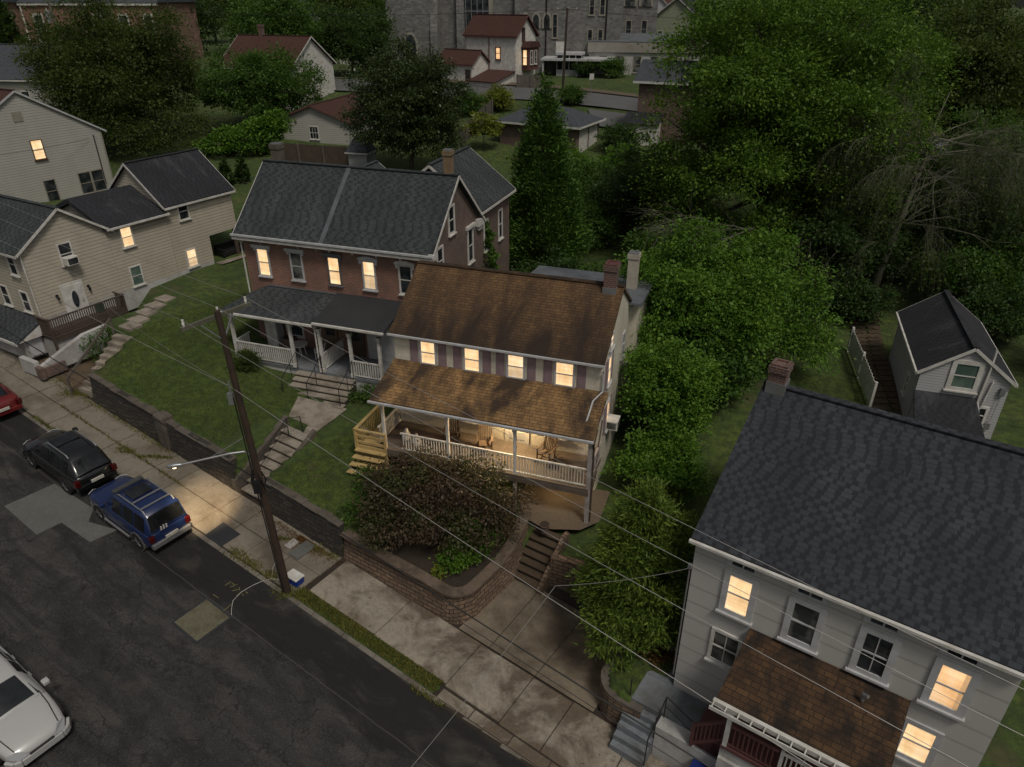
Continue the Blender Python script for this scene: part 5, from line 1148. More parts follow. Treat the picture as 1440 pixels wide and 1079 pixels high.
# ------------------------------------------------------------------ utility poles and wires
def stp(s, t, z): p = wst(s, t); return Vector((p.x, p.y, z))
def pole(name, label, base, hgt, lean=(0, 0), arm=True, r=.125, mat='woodpole', xf=None):
    t = thing(name, label, 'utility pole', base); top = Vector((lean[0], lean[1], hgt))
    b = MB(); b.tube([(0, 0, -.3), top * .5, top], [r * 1.15, r, r * .72], 10); b.build('shaft', M[mat], t)
    if arm:
        z = hgt - .22; c = top * (z / hgt); e = Vector((ET.x, ET.y, 0)) if xf is None else Vector((*xf, 0))
        n = Vector((-e.y, e.x, 0)) * .14
        b = MB(); b.bar(c - e * 1.15 + n, c + e * 1.25 + n, .095, .12); b.build('crossarm', M['barkgrey'], t)
        b = MB(); b.bar(c + e * .62 + n, top * ((z - .75) / hgt), .04); b.bar(c - e * .6 + n, top * ((z - .75) / hgt), .04); b.build('brace', M['steel'], t)
        for k in (-1.05, .1, 1.1):
            p = c + e * k + n; b = MB(); b.tube([p + Vector((0, 0, .05)), p + Vector((0, 0, .14)), p + Vector((0, 0, .2)), p + Vector((0, 0, .27))], [.025, .045, .032, .036], 8); b.build('insulator', M['ceramic'], t)
    return t
PH = 11.3
PA = pole('utility_pole', 'dark brown wooden utility pole at the kerb with crossarm and street lamp', (P0.x, P0.y, 0), PH, (-.40, -.02))
b = MB(); c = Vector((-.31, -.02, 8.7)); b.tube([c + Vector((-.16, 0, .25)), c + Vector((-.22, .02, 0)), c + Vector((-.16, 0, -.5))], .02, 6); b.bar(c + Vector((-.2, 0, .2)), c + Vector((-.2, 0, -.5)), .05); b.box(c.x - .32, c.y - .06, c.z - .6, c.x - .15, c.y + .08, c.z - .2); b.build('secondary_rack', M['steel'], PA)
b = MB(); c = Vector((-.24, 0, 5.1))
for k in range(5): b.tube([c + Vector((.17 * math.cos(k * 1.3), .17 * math.sin(k * 1.3), .35)), c + Vector((.24 * math.cos(k * 1.3 + .5), .24 * math.sin(k * 1.3 + .5), 0)), c + Vector((.18 * math.cos(k * 1.3 + .9), .18 * math.sin(k * 1.3 + .9), -.4))], .028, 5)
b.box(c.x - .1, c.y - .3, c.z - .35, c.x + .15, c.y - .14, c.z + .1); b.build('cable_splice', M['blackcable'], PA)
b = MB(); b.tube([(-.13, -.12, 0), (-.3, -.14, 5), (-.42, -.12, 8.4)], .022, 5); b.build('riser', M['blackcable'], PA)
# lamp arm: reaches out over kerb and street, its beam falls on the pavement
LZ = 6.2; ar = Vector((-(ET.x * .75 + ES.x * .66), -(ET.y * .75 + ES.y * .66), 0)).normalized(); a0 = Vector((-.22, -.01, LZ))
L_end = a0 + ar * 2.25 + Vector((0, 0, -.05))
b = MB(); b.tube([a0 + Vector((.0, 0, -.12)), a0 + ar * .25 + Vector((0, 0, .12)), a0 + ar * .7 + Vector((0, 0, .12)), L_end], .035, 8); b.tube([a0 + Vector((0, 0, .75)), a0 + ar * 1.35 + Vector((0, 0, .05))], .012, 5); b.build('lamp_arm', M['steel'], PA)
b = MB(); d = ar; b.tube([L_end - d * .12, L_end, L_end + d * .2, L_end + d * .38, L_end + d * .43], [.035, .06, .085, .07, .02], 10); lh = b.build('lamp_head', M['steel'], PA, smooth=True)
g = G('street_lamp_lens'); g.fin((.8, .75, .6), .2); g.set(g.p.inputs['Emission Color'], (1, .72, .4)); g.p.inputs['Emission Strength'].default_value = 5
b = MB(); b.tube([L_end + d * .2 - Vector((0, 0, .05)), L_end + d * .2 - Vector((0, 0, .09)), L_end + d * .2 - Vector((0, 0, .11))], [.07, .06, .03], 10); b.build('lens', g.mat, lh)
sp = bpy.data.lights.new('street_lamp_light', 'SPOT'); sp.energy = 6000; sp.color = (1, .74, .44); sp.spot_size = R(26); sp.spot_blend = .9; sp.shadow_soft_size = .12
spo = bpy.data.objects.new('street_lamp_light', sp); col.objects.link(spo); spo.parent = PA; spo.location = L_end + d * .2 - Vector((0, 0, .14))
tgt = stp(-6.3, .95, zs(-6.3)) - Vector((P0.x, P0.y, 0)); spo.rotation_euler = (Vector(spo.location) - tgt).to_track_quat('Z', 'Y').to_euler()
pole('utility_pole', 'grey leaning utility pole with transformer before the brick hall', (-53.6, 95.0, 8.5), 12.5, (-1.2, 0), False, .17, 'barkgrey')
t = thing('transformer', 'grey pole-mounted transformer can on the grey leaning pole', 'transformer', (-54.9, 94.7, 17.3)); b = MB(); b.tube([(0, 0, -.6), (0, 0, .55), (0, 0, .65)], [.33, .33, .2], 12); b.build('tank', M['steel'], t)
b = MB(); b.tube([(0, 0, .64), (0, 0, .95)], .05, 6); b.build('bushing', M['ceramic'], t)
pole('utility_pole', 'thin brown utility pole by the back street next to the white house', (6.05, 91.4, 9.1), 9.2, (.25, 0), True, .14, 'woodpole', (1, .1))
t = thing('street_sign', 'small street sign on a thin post along the back street', 'sign', (9.3, 89.9, 9.0)); b = MB(); b.tube([(0, 0, 0), (0, 0, 2.6)], .04, 6); b.build('post', M['steel'], t); b = MB(); b.box(-.25, -.02, 1.9, .25, -.045, 2.55); b.build('plate', M['white'], t)
def wire(name, label, pts, r=.008, mat='cable', sag=.0, group=None, n=26):
    """each span is a parabola hanging by sag"""
    b = MB(); out = []
    for (a, c) in zip(pts, pts[1:]):
        a = Vector(a); c = Vector(c)
        for k in range(n + (1 if c == Vector(pts[-1]) else 0)):
            f = k / n; p = a.lerp(c, f); p.z -= 4 * sag * f * (1 - f); out.append(p)
    b.tube(out, r, 5); o = b.build(name, M[mat]); return tag(o, label, 'wire', group)
top0 = Vector((P0.x - .39, P0.y - .02, 0)); nn_ = Vector((-ET.y, ET.x, 0)) * .14; E3 = Vector((ET.x, ET.y, 0))
for k, (off, lb, r_, zr_) in enumerate(((-1.05, 'pale overhead line on the street-side insulator of the crossarm', .0065, 0), (.1, 'pale overhead line on the middle insulator of the crossarm', .0065, .25), (1.1, 'pale overhead line on the house-side insulator of the crossarm', .0065, .45))):
    m_ = top0 + E3 * off + nn_ + Vector((0, 0, PH + .04))
    l_ = stp(-38, off * .9, 14.4); rr = stp(38, off * 1.0 + .2, 6.2 + zr_)
    wire('overhead_line', lb, [l_, m_, rr], r_, 'cable', .55, 'primary lines over the street')
sec = Vector((P0.x - .5, P0.y, 8.72))
wire('overhead_line', 'thick pale secondary line clamped below the crossarm', [stp(-38, .1, 12.0), sec, stp(38, .0, 1.9)], .010, 'cable', .45)
wire('telecom_cable', 'black bundled telephone cable low along the street over the tan block wall', [stp(-38, .1, 8.4), Vector((P0.x - .25, P0.y, 5.15)), stp(36, .1, 1.35)], .022, 'blackcable', .35)
wire('telecom_cable', 'thin second black cable just under the bundled telephone cable', [stp(-38, .1, 8.0), Vector((P0.x - .25, P0.y, 4.75)), stp(36, .1, .9)], .010, 'blackcable', .45)
mid = Vector((1.09, 13.19, 6.55))
wire('service_drop', 'thin service cable from the secondary line to the grey house corner', [mid, at(GQ, 55, -.05, -.05, GZ + 5.0)], .006, 'cable', .12)
wire('service_drop', 'thin service cable crossing the street from the secondary line', [mid, Vector((-6.0, 3.5, 5.5))], .006, 'cable', .3)
wire('service_drop', 'pale service cable from the pole to the tan house meter', [sec, at(BQ, 60, .1, 3.1, BZ + .3)], .007, 'cable', .25)
wire('service_drop', 'thin dark cable to the big pale tan house corner', [stp(-38, .1, 11), at(TQ, 60, .1, -1.2, TZ + 4.7)], .012, 'blackcable', .5)
wire('overhead_line', 'distant overhead line across the upper left, before the brick hall', [(-110, 97, 19.5), (-54.2, 95, 18.6), (5.9, 91.4, 18.2), (60, 86, 17)], .02, 'blackcable', .9)

# ------------------------------------------------------------------ cars
def rows_body(st_):
    out = []
    for x, w_, zb, zs_, zc in st_:
        half = [(-w_ * .86, zb), (-w_ * .985, zb + .09), (-w_, zb + .24), (-w_, (zb + zs_) * .55), (-w_ * .985, zs_ - .09), (-w_ * .93, zs_), (-w_ * .55, zc), (0, zc + .012)]
        out.append([(x, y, z) for y, z in half] + [(x, -y, z) for y, z in half[-2::-1]])
    return out
def carpaint(name, c, rough=.3):
    g = G(name); f = g.noise(g.pos(), 3, 4); g.fin(g.mix(g.math('MULTIPLY', f, .3), c, tuple(x * .75 + .008 for x in c)), rough); g.p.inputs['Coat Weight'].default_value = .6; g.p.inputs['Coat Roughness'].default_value = .08; return g.mat
M['tyre'] = paint('tyre_rubber', (.012, .012, .012), .85); M['alloy'] = paint('alloy_rim', (.30, .30, .31), .35, .2, .7); M['cladding'] = paint('grey_plastic_cladding', (.055, .057, .06), .6); M['silver'] = paint('silver_bumper', (.15, .155, .16), .45, .2)
g = G('red_tail_lamp'); g.fin((.055, .004, .004), .15); M['tail'] = g.mat
g = G('clear_head_lamp'); g.fin((.30, .31, .32), .06); M['head'] = g.mat
M['plate'] = paint('number_plate', (.55, .55, .5), .5)
M['carglass'] = glass('car_glass', (.008, .009, .010), .05, (.02, .022, .025))
def car(name, label, s, t_, L, W, Ht, pc, body, cab, dirn=-1, wr=.36, wb=(1.32, -1.33), bump='cladding', rack=None, yaw=0., boxy=False, group=None):
    """x forward; body and cab are station lists"""
    f = Vector((dirn * ES.x, dirn * ES.y, -dirn * .085)).normalized(); 
    rt = Vector((f.y, -f.x, 0)).normalized(); up = rt.cross(f); lf = -rt
    p = wst(s, t_); z = roadz(s, t_)
    T = thing(name, label, 'car', group=group)
    T.matrix_world = Matrix(((f.x, lf.x, up.x, p.x), (f.y, lf.y, up.y, p.y), (f.z, lf.z, up.z, z), (0, 0, 0, 1))) @ Matrix.Rotation(yaw, 4, 'Z')
    b = MB(); ids = b.grid(rows_body(body)); b.f.append(ids[0][::-1]); b.mi.append(0); b.f.append(ids[-1]); b.mi.append(0); b.build('body', pc, T, smooth=True, sub=1)
    # cabin shell
    b = MB(); rows = []
    for x, wl, wu, zl, zu in cab:
        half = [(-wl, zl), (-(wl * .55 + wu * .45), zl + (zu - zl) * .5), (-wu, zu - .05), (-wu * .86, zu), (0, zu + .025)]
        rows.append([(x, y, z_) for y, z_ in half] + [(x, -y, z_) for y, z_ in half[-2::-1]])
    ids = b.grid(rows); b.build('cabin', pc, T, smooth=True)
    # glass: windscreen between stations 0-1, rear window between the last two, side windows between
    def off(p_, n_, k=.012): return Vector(p_) + n_ * k
    def pane(nm, q_, shrink=.1, push=.014):
        q_ = [Vector(v) for v in q_]; c = sum(q_, Vector()) / len(q_); n_ = (q_[1] - q_[0]).cross(q_[-1] - q_[0]).normalized()
        if n_.dot(c - Vector((c.x * .6, 0, .7))) < 0: n_ = -n_
        bb = MB(); bb.slab(*[c + (v - c) * (1 - shrink) + n_ * push for v in q_], .008); bb.build(nm, M['carglass'], T)
    def screen(nm, r0, r1, ex):
        bb = MB(); A = [Vector(r0[i]) for i in range(1, 8)]; Bp = [Vector(r1[i]) for i in range(1, 8)]
        Bp[0] = Bp[0].lerp(Vector(r1[2]), .75); Bp[6] = Bp[6].lerp(Vector(r1[6]), .75)
        for q in (A, Bp): c_ = sum(q, Vector()) / 7; q[:] = [Vector((v.x, v.y * .93, v.z)) for v in q]
        n_ = Vector((ex, 0, .9)).normalized() * .016; bb.grid([[a.lerp(c_, f) + n_ for a, c_ in zip(A, Bp)] for f in (.08, .5, .93)]); bb.build(nm, M['carglass'], T, smooth=True)
    screen('windscreen', rows[0], rows[1], .6); screen('rear_window', rows[-1], rows[-2], -.6)
    for sgn in (0, 1):
        for k in range(1, len(cab) - 2):
            a, c = rows[k], rows[k + 1]; i0, i1 = (0, 2) if sgn == 0 else (-1, -3)
            pane('side_window', [a[i0], c[i0], c[i1], a[i1]], .16, .022)
    for x in wb:
        for y in (-1, 1):
            wt = bpy.data.objects.new('wheel', None); col.objects.link(wt); wt.parent = T; wt.location = (x, y * (W / 2 - .12), wr)
            b = MB(); pts = []
            b.tube([(0, -.11, 0), (0, -.10, 0), (0, .10, 0), (0, .11, 0)], [wr * .93, wr, wr, wr * .93], 20); b.build('tyre', M['tyre'], wt, smooth=False)
            b = MB(); b.tube([(0, y * .09, 0), (0, y * .118, 0)], [wr * .64, wr * .60], 16)
            for k in range(5): a = k * 2 * math.pi / 5; b.bar((0, y * .122, 0), (wr * .56 * math.cos(a), y * .122, wr * .56 * math.sin(a)), .02, .07, up=(0, 1, 0))
            b.build('rim', M['alloy'], wt)
            b = MB(); b.tube([(x, y * (W / 2 - .20), wr + .02), (x, y * (W / 2 + .004), wr + .02)], wr * 1.16, 20); b.build('wheel_arch', M[bump] if bump != 'none' else M['tyre'], T)
            b = MB(); b.tube([(x, y * (W / 2 - .15), wr), (x, y * (W / 2 + .008), wr)], wr * 1.04, 20); b.build('wheel_well', M['tyre'], T)
    xr = body[-1][0]; xf = body[0][0]; bm = M[bump] if bump != 'none' else pc
    bo = .06 if bump != 'none' else .015
    b = MB(); b.box(xr - bo, -W * .45, .38, xr + .16, W * .45, .62); b.build('bumper', bm, T, bevel=.04)
    b = MB(); q_ = [(xf + bo, W * .30), (xf - .06, W * .40), (xf - .3, W * .47)]
    for (xa, ya), (xb, yb) in zip(q_, q_[1:]):
        for y in (-1, 1): b.bar((xa, y * ya, .44), (xb, y * yb, .44), .10, .26)
    b.bar((xf + bo, -W * .30, .44), (xf + bo, W * .30, .44), .10, .26); b.build('bumper', bm, T, bevel=.03)
    for y in (-1, 1):
        zt = body[-1][3]; b = MB(); b.box(xr - .03, y * W * .36, zt - .32, xr + .14, y * W * .475, zt - .04); b.build('tail_light', M['tail'], T, bevel=.025)
        (x0_, w0_, _, z0_, _), (x1_, w1_, _, z1_, _) = body[0], body[1]; b = MB(); q_ = [(x1_ - .05, y * w1_ * .95, z1_ - .02), (x0_ - .02, y * w0_ * 1.04, z0_ - .06), (x0_ + .03, y * w0_ * .55, z0_ + .0), (x1_ + .05, y * w1_ * .66, z1_ + .025)]; b.slab(*(q_ if y < 0 else q_[::-1]), -.03); b.build('headlight', M['head'], T)
        x_, wl, wu, zl, zu = cab[1]; x0 = cab[0][0]; b = MB(); b.box(x0 - .32, y * (W / 2 - .02), zl + .02, x0 - .12, y * (W / 2 + .17), zl + .17); b.build('mirror', pc, T, bevel=.03)
        for k in range(2): x = cab[2][0] + .55 - 1.0 * k; b = MB(); b.box(x, y * (W / 2 - .004), body[2][3] - .20, x - .2, y * (W / 2 + .02), body[2][3] - .16); b.build('handle', pc, T)
        if rack: b = MB(); xs = [c_[0] for c_ in cab[1:-1]]; zz = max(c_[4] for c_ in cab); yy = y * cab[2][2] * .86; b.tube([(xs[0] - .25, yy, zz - .02), (xs[0] - .4, yy, zz + .07), (xs[-1] + .25, yy, zz + .07), (xs[-1] + .1, yy, zz - .02)], .028, 6); b.build('roof_rail', M[rack], T)
    b = MB(); b.box(xr - .02, -.26, .64, xr - .045 - .03, .26, .77); b.build('number_plate', M['plate'], T)
    return T, rows
# blue off-roader
B1 = [(2.2, .72, .42, .84, .86), (2.05, .86, .34, .96, 1.0), (1.5, .9, .34, 1.02, 1.07), (.95, .9, .33, 1.05, 1.10), (.0, .9, .33, 1.06, 1.08), (-1.2, .9, .34, 1.07, 1.09), (-2.05, .89, .36, 1.07, 1.09), (-2.2, .86, .42, 1.05, 1.06)]
C1 = [(.98, .84, .78, 1.03, 1.05), (.30, .84, .68, 1.04, 1.74), (-.45, .85, .70, 1.04, 1.82), (-1.2, .85, .70, 1.04, 1.84), (-1.92, .84, .69, 1.04, 1.82), (-2.17, .82, .74, 1.04, 1.12)]
T, rw = car('offroad_car', 'dark blue boxy off-roader with roof rack parked at the kerb under the lamp', -7.42, -1.12, 4.5, 1.8, 1.85, carpaint('blue_paint', (.006, .017, .072)), B1, C1, -1, .37, (1.33, -1.3), 'silver', 'steel', boxy=True, group='cars parked along the kerb')
b = MB(); b.slab((-.05, -.42, 1.875), (-.05, .42, 1.875), (-.75, .42, 1.895), (-.75, -.42, 1.895), .02); b.build('sunroof', M['carglass'], T)
for x in (-.95, -1.5): b = MB(); b.bar((x, -.6, 1.9), (x, .6, 1.9), .07, .03); b.build('rack_bar', M['steel'], T)
for y in (-1, 1): b = MB(); b.tube([(.85, y * .93, .38), (-.8, y * .93, .38)], .05, 8); b.build('side_step', M['steel'], T)
b = MB(); b.bar((.33, -.62, 1.80), (.33, .62, 1.80), .2, .07); b.build('rack_fairing', M['cladding'], T)
b = MB()
for k, hh_ in enumerate((.13, .15, .12)): b.box(-2.262, .40 - .11 * k, 1.15, -2.258, .33 - .11 * k, 1.15 + hh_); b.tube([(-2.262, .365 - .11 * k, 1.15 + hh_), (-2.262, .365 - .11 * k, 1.19 + hh_)], .03, 6)
b.build('sticker', M['white'], T)
# black crossover
B2 = [(2.3, .62, .40, .74, .78), (2.1, .82, .32, .86, .92), (1.5, .92, .30, .98, 1.06), (.9, .93, .29, 1.04, 1.12), (-.2, .93, .29, 1.06, 1.08), (-1.3, .93, .31, 1.08, 1.10), (-2.0, .90, .36, 1.06, 1.09), (-2.3, .78, .42, .98, 1.0)]
C2 = [(1.26, .88, .72, 1.04, 1.08), (.30, .88, .66, 1.06, 1.68), (-.4, .89, .68, 1.07, 1.77), (-1.15, .88, .67, 1.08, 1.75), (-1.75, .86, .64, 1.07, 1.66), (-2.2, .80, .72, 1.04, 1.12)]
T, rw = car('crossover_car', 'black crossover with red tail lights parked in front of the blue off-roader', -12.75, -1.05, 4.7, 1.88, 1.7, carpaint('black_paint', (.0075, .008, .009), .22), B2, C2, -1, .37, (1.4, -1.4), 'none', 'steel', group='cars parked along the kerb')
b = MB(); b.slab((.1, -.5, 1.785), (.1, .5, 1.785), (-.6, .5, 1.815), (-.6, -.5, 1.815), .015); b.build('sunroof', M['carglass'], T)
# red car at the left edge
T, rw = car('saloon_car', 'red car parked uphill of the black crossover, only its rear showing', -20.75, -.98, 4.6, 1.84, 1.5, carpaint('red_paint', (.13, .010, .010), .25), B2, [(1.15, .86, .72, 1.0, 1.04), (.2, .84, .62, 1.03, 1.42), (-.5, .84, .63, 1.04, 1.48), (-1.1, .83, .62, 1.04, 1.44), (-1.9, .78, .68, 1.02, 1.08)], -1, .34, (1.38, -1.36), 'none', None, group='cars parked along the kerb')
# pale silver saloon across the street
B3 = [(2.45, .60, .36, .62, .66), (2.25, .82, .27, .76, .82), (1.6, .91, .25, .88, .96), (.95, .92, .25, .93, 1.0), (-.2, .92, .25, .94, .97), (-1.3, .92, .26, .97, 1.0), (-2.1, .89, .32, .96, 1.02), (-2.4, .76, .4, .9, .93)]
C3 = [(1.12, .86, .74, .91, .97), (.22, .84, .60, .94, 1.40), (-.5, .84, .61, .95, 1.45), (-1.05, .83, .60, .95, 1.40), (-1.85, .78, .68, .95, 1.04)]
T, rw = car('saloon_car', 'pale silver saloon parked on the far side of the street, lower left', -3.05, -8.35, 4.9, 1.86, 1.45, carpaint('silver_paint', (.42, .42, .41), .3), B3, C3, 1, .34, (1.45, -1.4), 'none', None, group='cars parked along the kerb')
b = MB(); b.tube([(1.0, .3, 1.0), (.75, -.35, 1.10)], .01, 4); b.build('wiper', M['iron'], T)
b = MB(); b.box(2.42, -.34, .46, 2.50, .34, .60); b.build('grille', M['iron'], T, bevel=.02)
b = MB()
for y in (-1, 1): b.tube([(2.25, y * .60, .80), (1.6, y * .70, .952), (1.0, y * .74, .99)], .012, 4)
b.build('bonnet_seam', M['iron'], T)
# ------------------------------------------------------------------ things lying about
t = thing('cool_box', 'blue and white cool box standing beside the foot of the utility pole', 'cool box', stp(-.12, .48, zs(-.1) + .005), R(-34)); blue2 = paint('bright_blue_plastic', (.005, .035, .28), .4, .1)
b = MB(); b.prism([(-.26, 0), (.26, 0), (.30, .3), (-.30, .3)], -.19, .19, 'y'); b.build('body', blue2, t, bevel=.02)
b = MB(); b.box(-.32, -.22, .305, .32, .22, .38); b.build('lid', M['white'], t, bevel=.025)
b = MB(); b.tube([(-.33, -.15, .2), (-.36, -.15, .26), (-.36, .15, .26), (-.33, .15, .2)], .014, 5); b.build('handle', M['white'], t)
r6 = random.Random(21)
b = MB()
pt_ = [(-.45, .35), (-.75, .15), (-.95, .02), (-1.15, -.25), (-1.25, -.6), (-1.3, -1.05), (-1.2, -1.5), (-.95, -1.75), (-.7, -1.95)]
b.tube([stp(s, q, (roadz(s, q) if q < -.2 else zs(s) + .01) + .014) for s, q in pt_], .007, 5); b.tube([stp(-.95, .05, zs(-.95) + .03), stp(-1.35, .45, zs(-1) + .06), stp(-1.6, .9, zs(-1.6) + .03)], .009, 5)
tag(b.build('rope', M['ceramic']), 'tangled white cord trailing from the cool box over the kerb', 'cord')
for k, (x, y, rz, lb) in enumerate(((-8.35, .95, .2, 'white plastic jug on the cream house porch floor near the left railing'), (-7.75, .7, .5, 'pale bag beside the jug on the cream house porch'))):
    t = thing('jug' if k == 0 else 'bag', lb, 'jug' if k == 0 else 'bag', at(CQ, 71, x, y, CZ + 1.65), rz)
    b = MB(); b.tube([(0, 0, 0), (0, 0, .05), (0, 0, .3), (.02, 0, .45), (.03, 0, .55)], [.16, .19, .18, .08, .06], 10); b.build('body', M['ceramic'] if k == 0 else M['trimgrey'], t, smooth=True)
for k, (x, y, lb) in enumerate(((-1.4, -1.15, 'terracotta pot at the edge of the cream house landing'), (-2.9, -1.05, 'terracotta pot by the garden steps under the dark red tree'), (-3.25, -1.1, 'brown barrel pot beside the terracotta pot under the dark red tree'))):
    p = at(CQ, 71, x, y, CZ + .03 if k == 0 else CZ + .05); t = thing('flower_pot', lb, 'pot', p)
    b = MB(); b.tube([(0, 0, 0), (0, 0, .04), (0, 0, .36), (0, 0, .42)], [.13, .15, .2, .22], 12); b.build('body', M['chbrick'] if k < 2 else M['woodchair'], t); b = MB(); b.tube([(0, 0, .421), (0, 0, .425)], .19, 12); b.build('soil', M['soil'], t)
# ------------------------------------------------------------------ vegetation
def leafmesh(name, C, A, size, mat, parent=None, asp=.55, seed=0, fold=.25, jit=.35, tilt=.6):
    """one small four-sided leaf per centre C, pointing along A"""
    rg = np.random.default_rng(seed); n = len(C)
    A = A / (np.linalg.norm(A, axis=1, keepdims=True) + 1e-9); rv = rg.normal(size=(n, 3)) * tilt + np.array([0, 0, 1.]); B = np.cross(rv, A); B /= (np.linalg.norm(B, axis=1, keepdims=True) + 1e-9); N = np.cross(A, B)
    L = (size * (1 + jit * rg.normal(size=n)).clip(.45, 1.9))[:, None]; W = L * asp
    V = np.empty((n, 4, 3)); V[:, 0] = C - A * L * .5; V[:, 1] = C + B * W * .5 + N * W * fold; V[:, 2] = C + A * L * .5; V[:, 3] = C - B * W * .5 + N * W * fold
    me = bpy.data.meshes.new(name); me.vertices.add(4 * n); me.vertices.foreach_set('co', V.astype(np.float32).ravel())
    me.loops.add(4 * n); me.loops.foreach_set('vertex_index', np.arange(4 * n, dtype=np.int32))
    me.polygons.add(n); me.polygons.foreach_set('loop_start', np.arange(0, 4 * n, 4, dtype=np.int32)); me.polygons.foreach_set('loop_total', np.full(n, 4, np.int32))
    me.materials.append(mat); me.update(calc_edges=True); return linkmesh(name, me, parent)
def clumps(lobes, n, per, sig, seed, droop=.25, shell=(.62, 1.02), up=.0):
    rg = np.random.default_rng(seed); L = np.array(lobes, float); vol = (L[:, 3] * L[:, 4] * L[:, 5]) ** (2 / 3.); pr = vol / vol.sum()
    k = max(1, n // per); li = rg.choice(len(L), k, p=pr); d = rg.normal(size=(k, 3)); d[:, 2] += up; d /= np.linalg.norm(d, axis=1, keepdims=True)
    # lumpy radius: low-frequency wobble per lobe
    ph = rg.uniform(0, 6.28, (len(L), 3)); wob = 1 + .16 * np.sin(3.1 * d[:, 0] + ph[li, 0]) + .13 * np.sin(4.3 * d[:, 1] + ph[li, 1]) + .12 * np.sin(5.2 * d[:, 2] + ph[li, 2])
    r = rg.uniform(shell[0], shell[1], k) ** .7 * wob
    c = L[li, :3] + d * L[li, 3:6] * r[:, None]
    keep = rg.random(k) > .04
    c = c[keep]; d = d[keep]; k = len(c)
    sg = sig * rg.uniform(.6, 1.4, k); off = rg.normal(size=(k, per, 3)) * sg[:, None, None] * np.array([1, 1, .5])
    C = (c[:, None, :] + off).reshape(-1, 3); A = (d[:, None, :] * .8 + off / sig * .55 + rg.normal(size=(k, per, 3)) * .55).reshape(-1, 3); A[:, 2] -= droop
    return C, A
def autolobes(R_, Rz, zc, k, seed, f=.42, flat=1.):
    rg = random.Random(seed); out = [(0, 0, zc, R_ * .55, R_ * .55, Rz * .6)]
    for i in range(k):
        a = i * 2.399 + rg.uniform(-.3, .3); h = -0.75 + 1.6 * (i + .5) / k; rr = math.sqrt(max(0.05, 1 - min(1, h * h)))
        q = rg.uniform(.55, .70); s_ = rg.uniform(.8, 1.25) * f
        out.append((math.cos(a) * R_ * q * rr, math.sin(a) * R_ * q * rr, zc + h * Rz * .66, R_ * s_, R_ * s_, min(R_, Rz) * s_ * .85 * flat))
    return out
def trunk(t, lobes, h0, r, mat='bark', lean=(0, 0), seed=0, z0=-.3):
    rg = random.Random(seed); b = MB(); top = Vector((lean[0], lean[1], h0))
    b.tube([(0, 0, z0), (lean[0] * .3, lean[1] * .3, h0 * .4), top], [r * 1.25, r * .95, r * .75], 9); b.build('trunk', M[mat], t, smooth=True)
    b = MB()
    for lx, ly, lz, rx, ry, rz in lobes:
        e = Vector((lx, ly, lz)); m_ = top.lerp(e, .5) + Vector((rg.uniform(-.1, .1) * rx, rg.uniform(-.1, .1) * rx, -.1 * rz)); s_ = top * rg.uniform(.75, 1)
        b.tube([s_, m_, e], [r * .5, r * .3, r * .1], 6)
        for k in range(3):
            q = e + Vector((rg.uniform(-.7, .7) * rx, rg.uniform(-.7, .7) * ry, rg.uniform(-.3, .7) * rz)); b.tube([m_.lerp(e, .6), q], [r * .16, r * .04], 5)
    b.build('limb', M[mat], t)
LM = {
 'dark': leafmat('dark_green_leaves', [(.014, .034, .009), (.027, .058, .014), (.054, .094, .022)]),
 'olive': leafmat('olive_leaves', [(.020, .036, .008), (.042, .068, .014), (.082, .110, .024)]),
 'mid': leafmat('mid_green_leaves', [(.021, .054, .009), (.043, .096, .015), (.084, .150, .024)]),
 'ash': leafmat('fresh_green_leaves', [(.026, .062, .007), (.060, .124, .013), (.130, .215, .024)]),
 'bright': leafmat('bright_green_leaves', [(.031, .080, .009), (.066, .150, .015), (.130, .235, .026)]),
 'magnolia': leafmat('leathery_leaves', [(.012, .026, .008), (.026, .046, .013), (.056, .078, .024)], .35, .12),
 'conifer': leafmat('conifer_sprays', [(.026, .066, .011), (.050, .110, .017), (.095, .165, .026)], .6, .15),
 'cypress': leafmat('golden_cypress_sprays', [(.032, .064, .010), (.070, .120, .016), (.145, .200, .028)], .6, .15),
 'maple': leafmat('dark_red_maple_leaves', [(.022, .017, .012), (.046, .031, .019), (.110, .074, .045)], .5, .25, ((.050, .062, .018), .8, .9)),
 'yellow': leafmat('yellow_green_leaves', [(.09, .12, .014), (.14, .17, .02), (.19, .20, .03)]),
 'rust': leafmat('dry_rust_leaves', [(.08, .036, .012), (.13, .06, .02), (.17, .09, .035)]),
}
def tree(name, label, xy, lobes, n, size, mat, th=2.5, tr=.25, seed=0, per=26, sig=.5, cat='tree', droop=.25, up=0, group=None, asp=.55, bark='bark', lean=(0, 0), shell=(.62, 1.02)):
    z = gz(*xy); t = thing(name, label, cat, (xy[0], xy[1], z), 0, group); trunk(t, lobes, th, tr, bark, lean, seed)
    C, A = clumps(lobes, n, per, sig, seed, droop, shell, up); C[:, 2] = np.maximum(C[:, 2], .05); leafmesh('crown', C, A, size, LM[mat], t, asp, seed); return t
def shrub(name, label, xy, lobes, n, size, mat, seed=0, per=20, sig=.18, group=None, asp=.6, droop=.1, dz=0, cat='shrub'):
    z = gz(*xy) + dz; t = thing(name, label, cat, (xy[0], xy[1], z), 0, group); rg = random.Random(seed); b = MB()
    for lx, ly, lz, rx, ry, rz in lobes: b.tube([(lx * .2, ly * .2, -.1), (lx * .7, ly * .7, lz * .6), (lx, ly, lz)], [.05, .035, .012], 5)
    b.build('stem', M['bark'], t); C, A = clumps(lobes, n, per, sig, seed, droop, (.6, 1.02)); C[:, 2] = np.maximum(C[:, 2], .03); leafmesh('foliage', C, A, size, LM[mat], t, asp, seed); return t
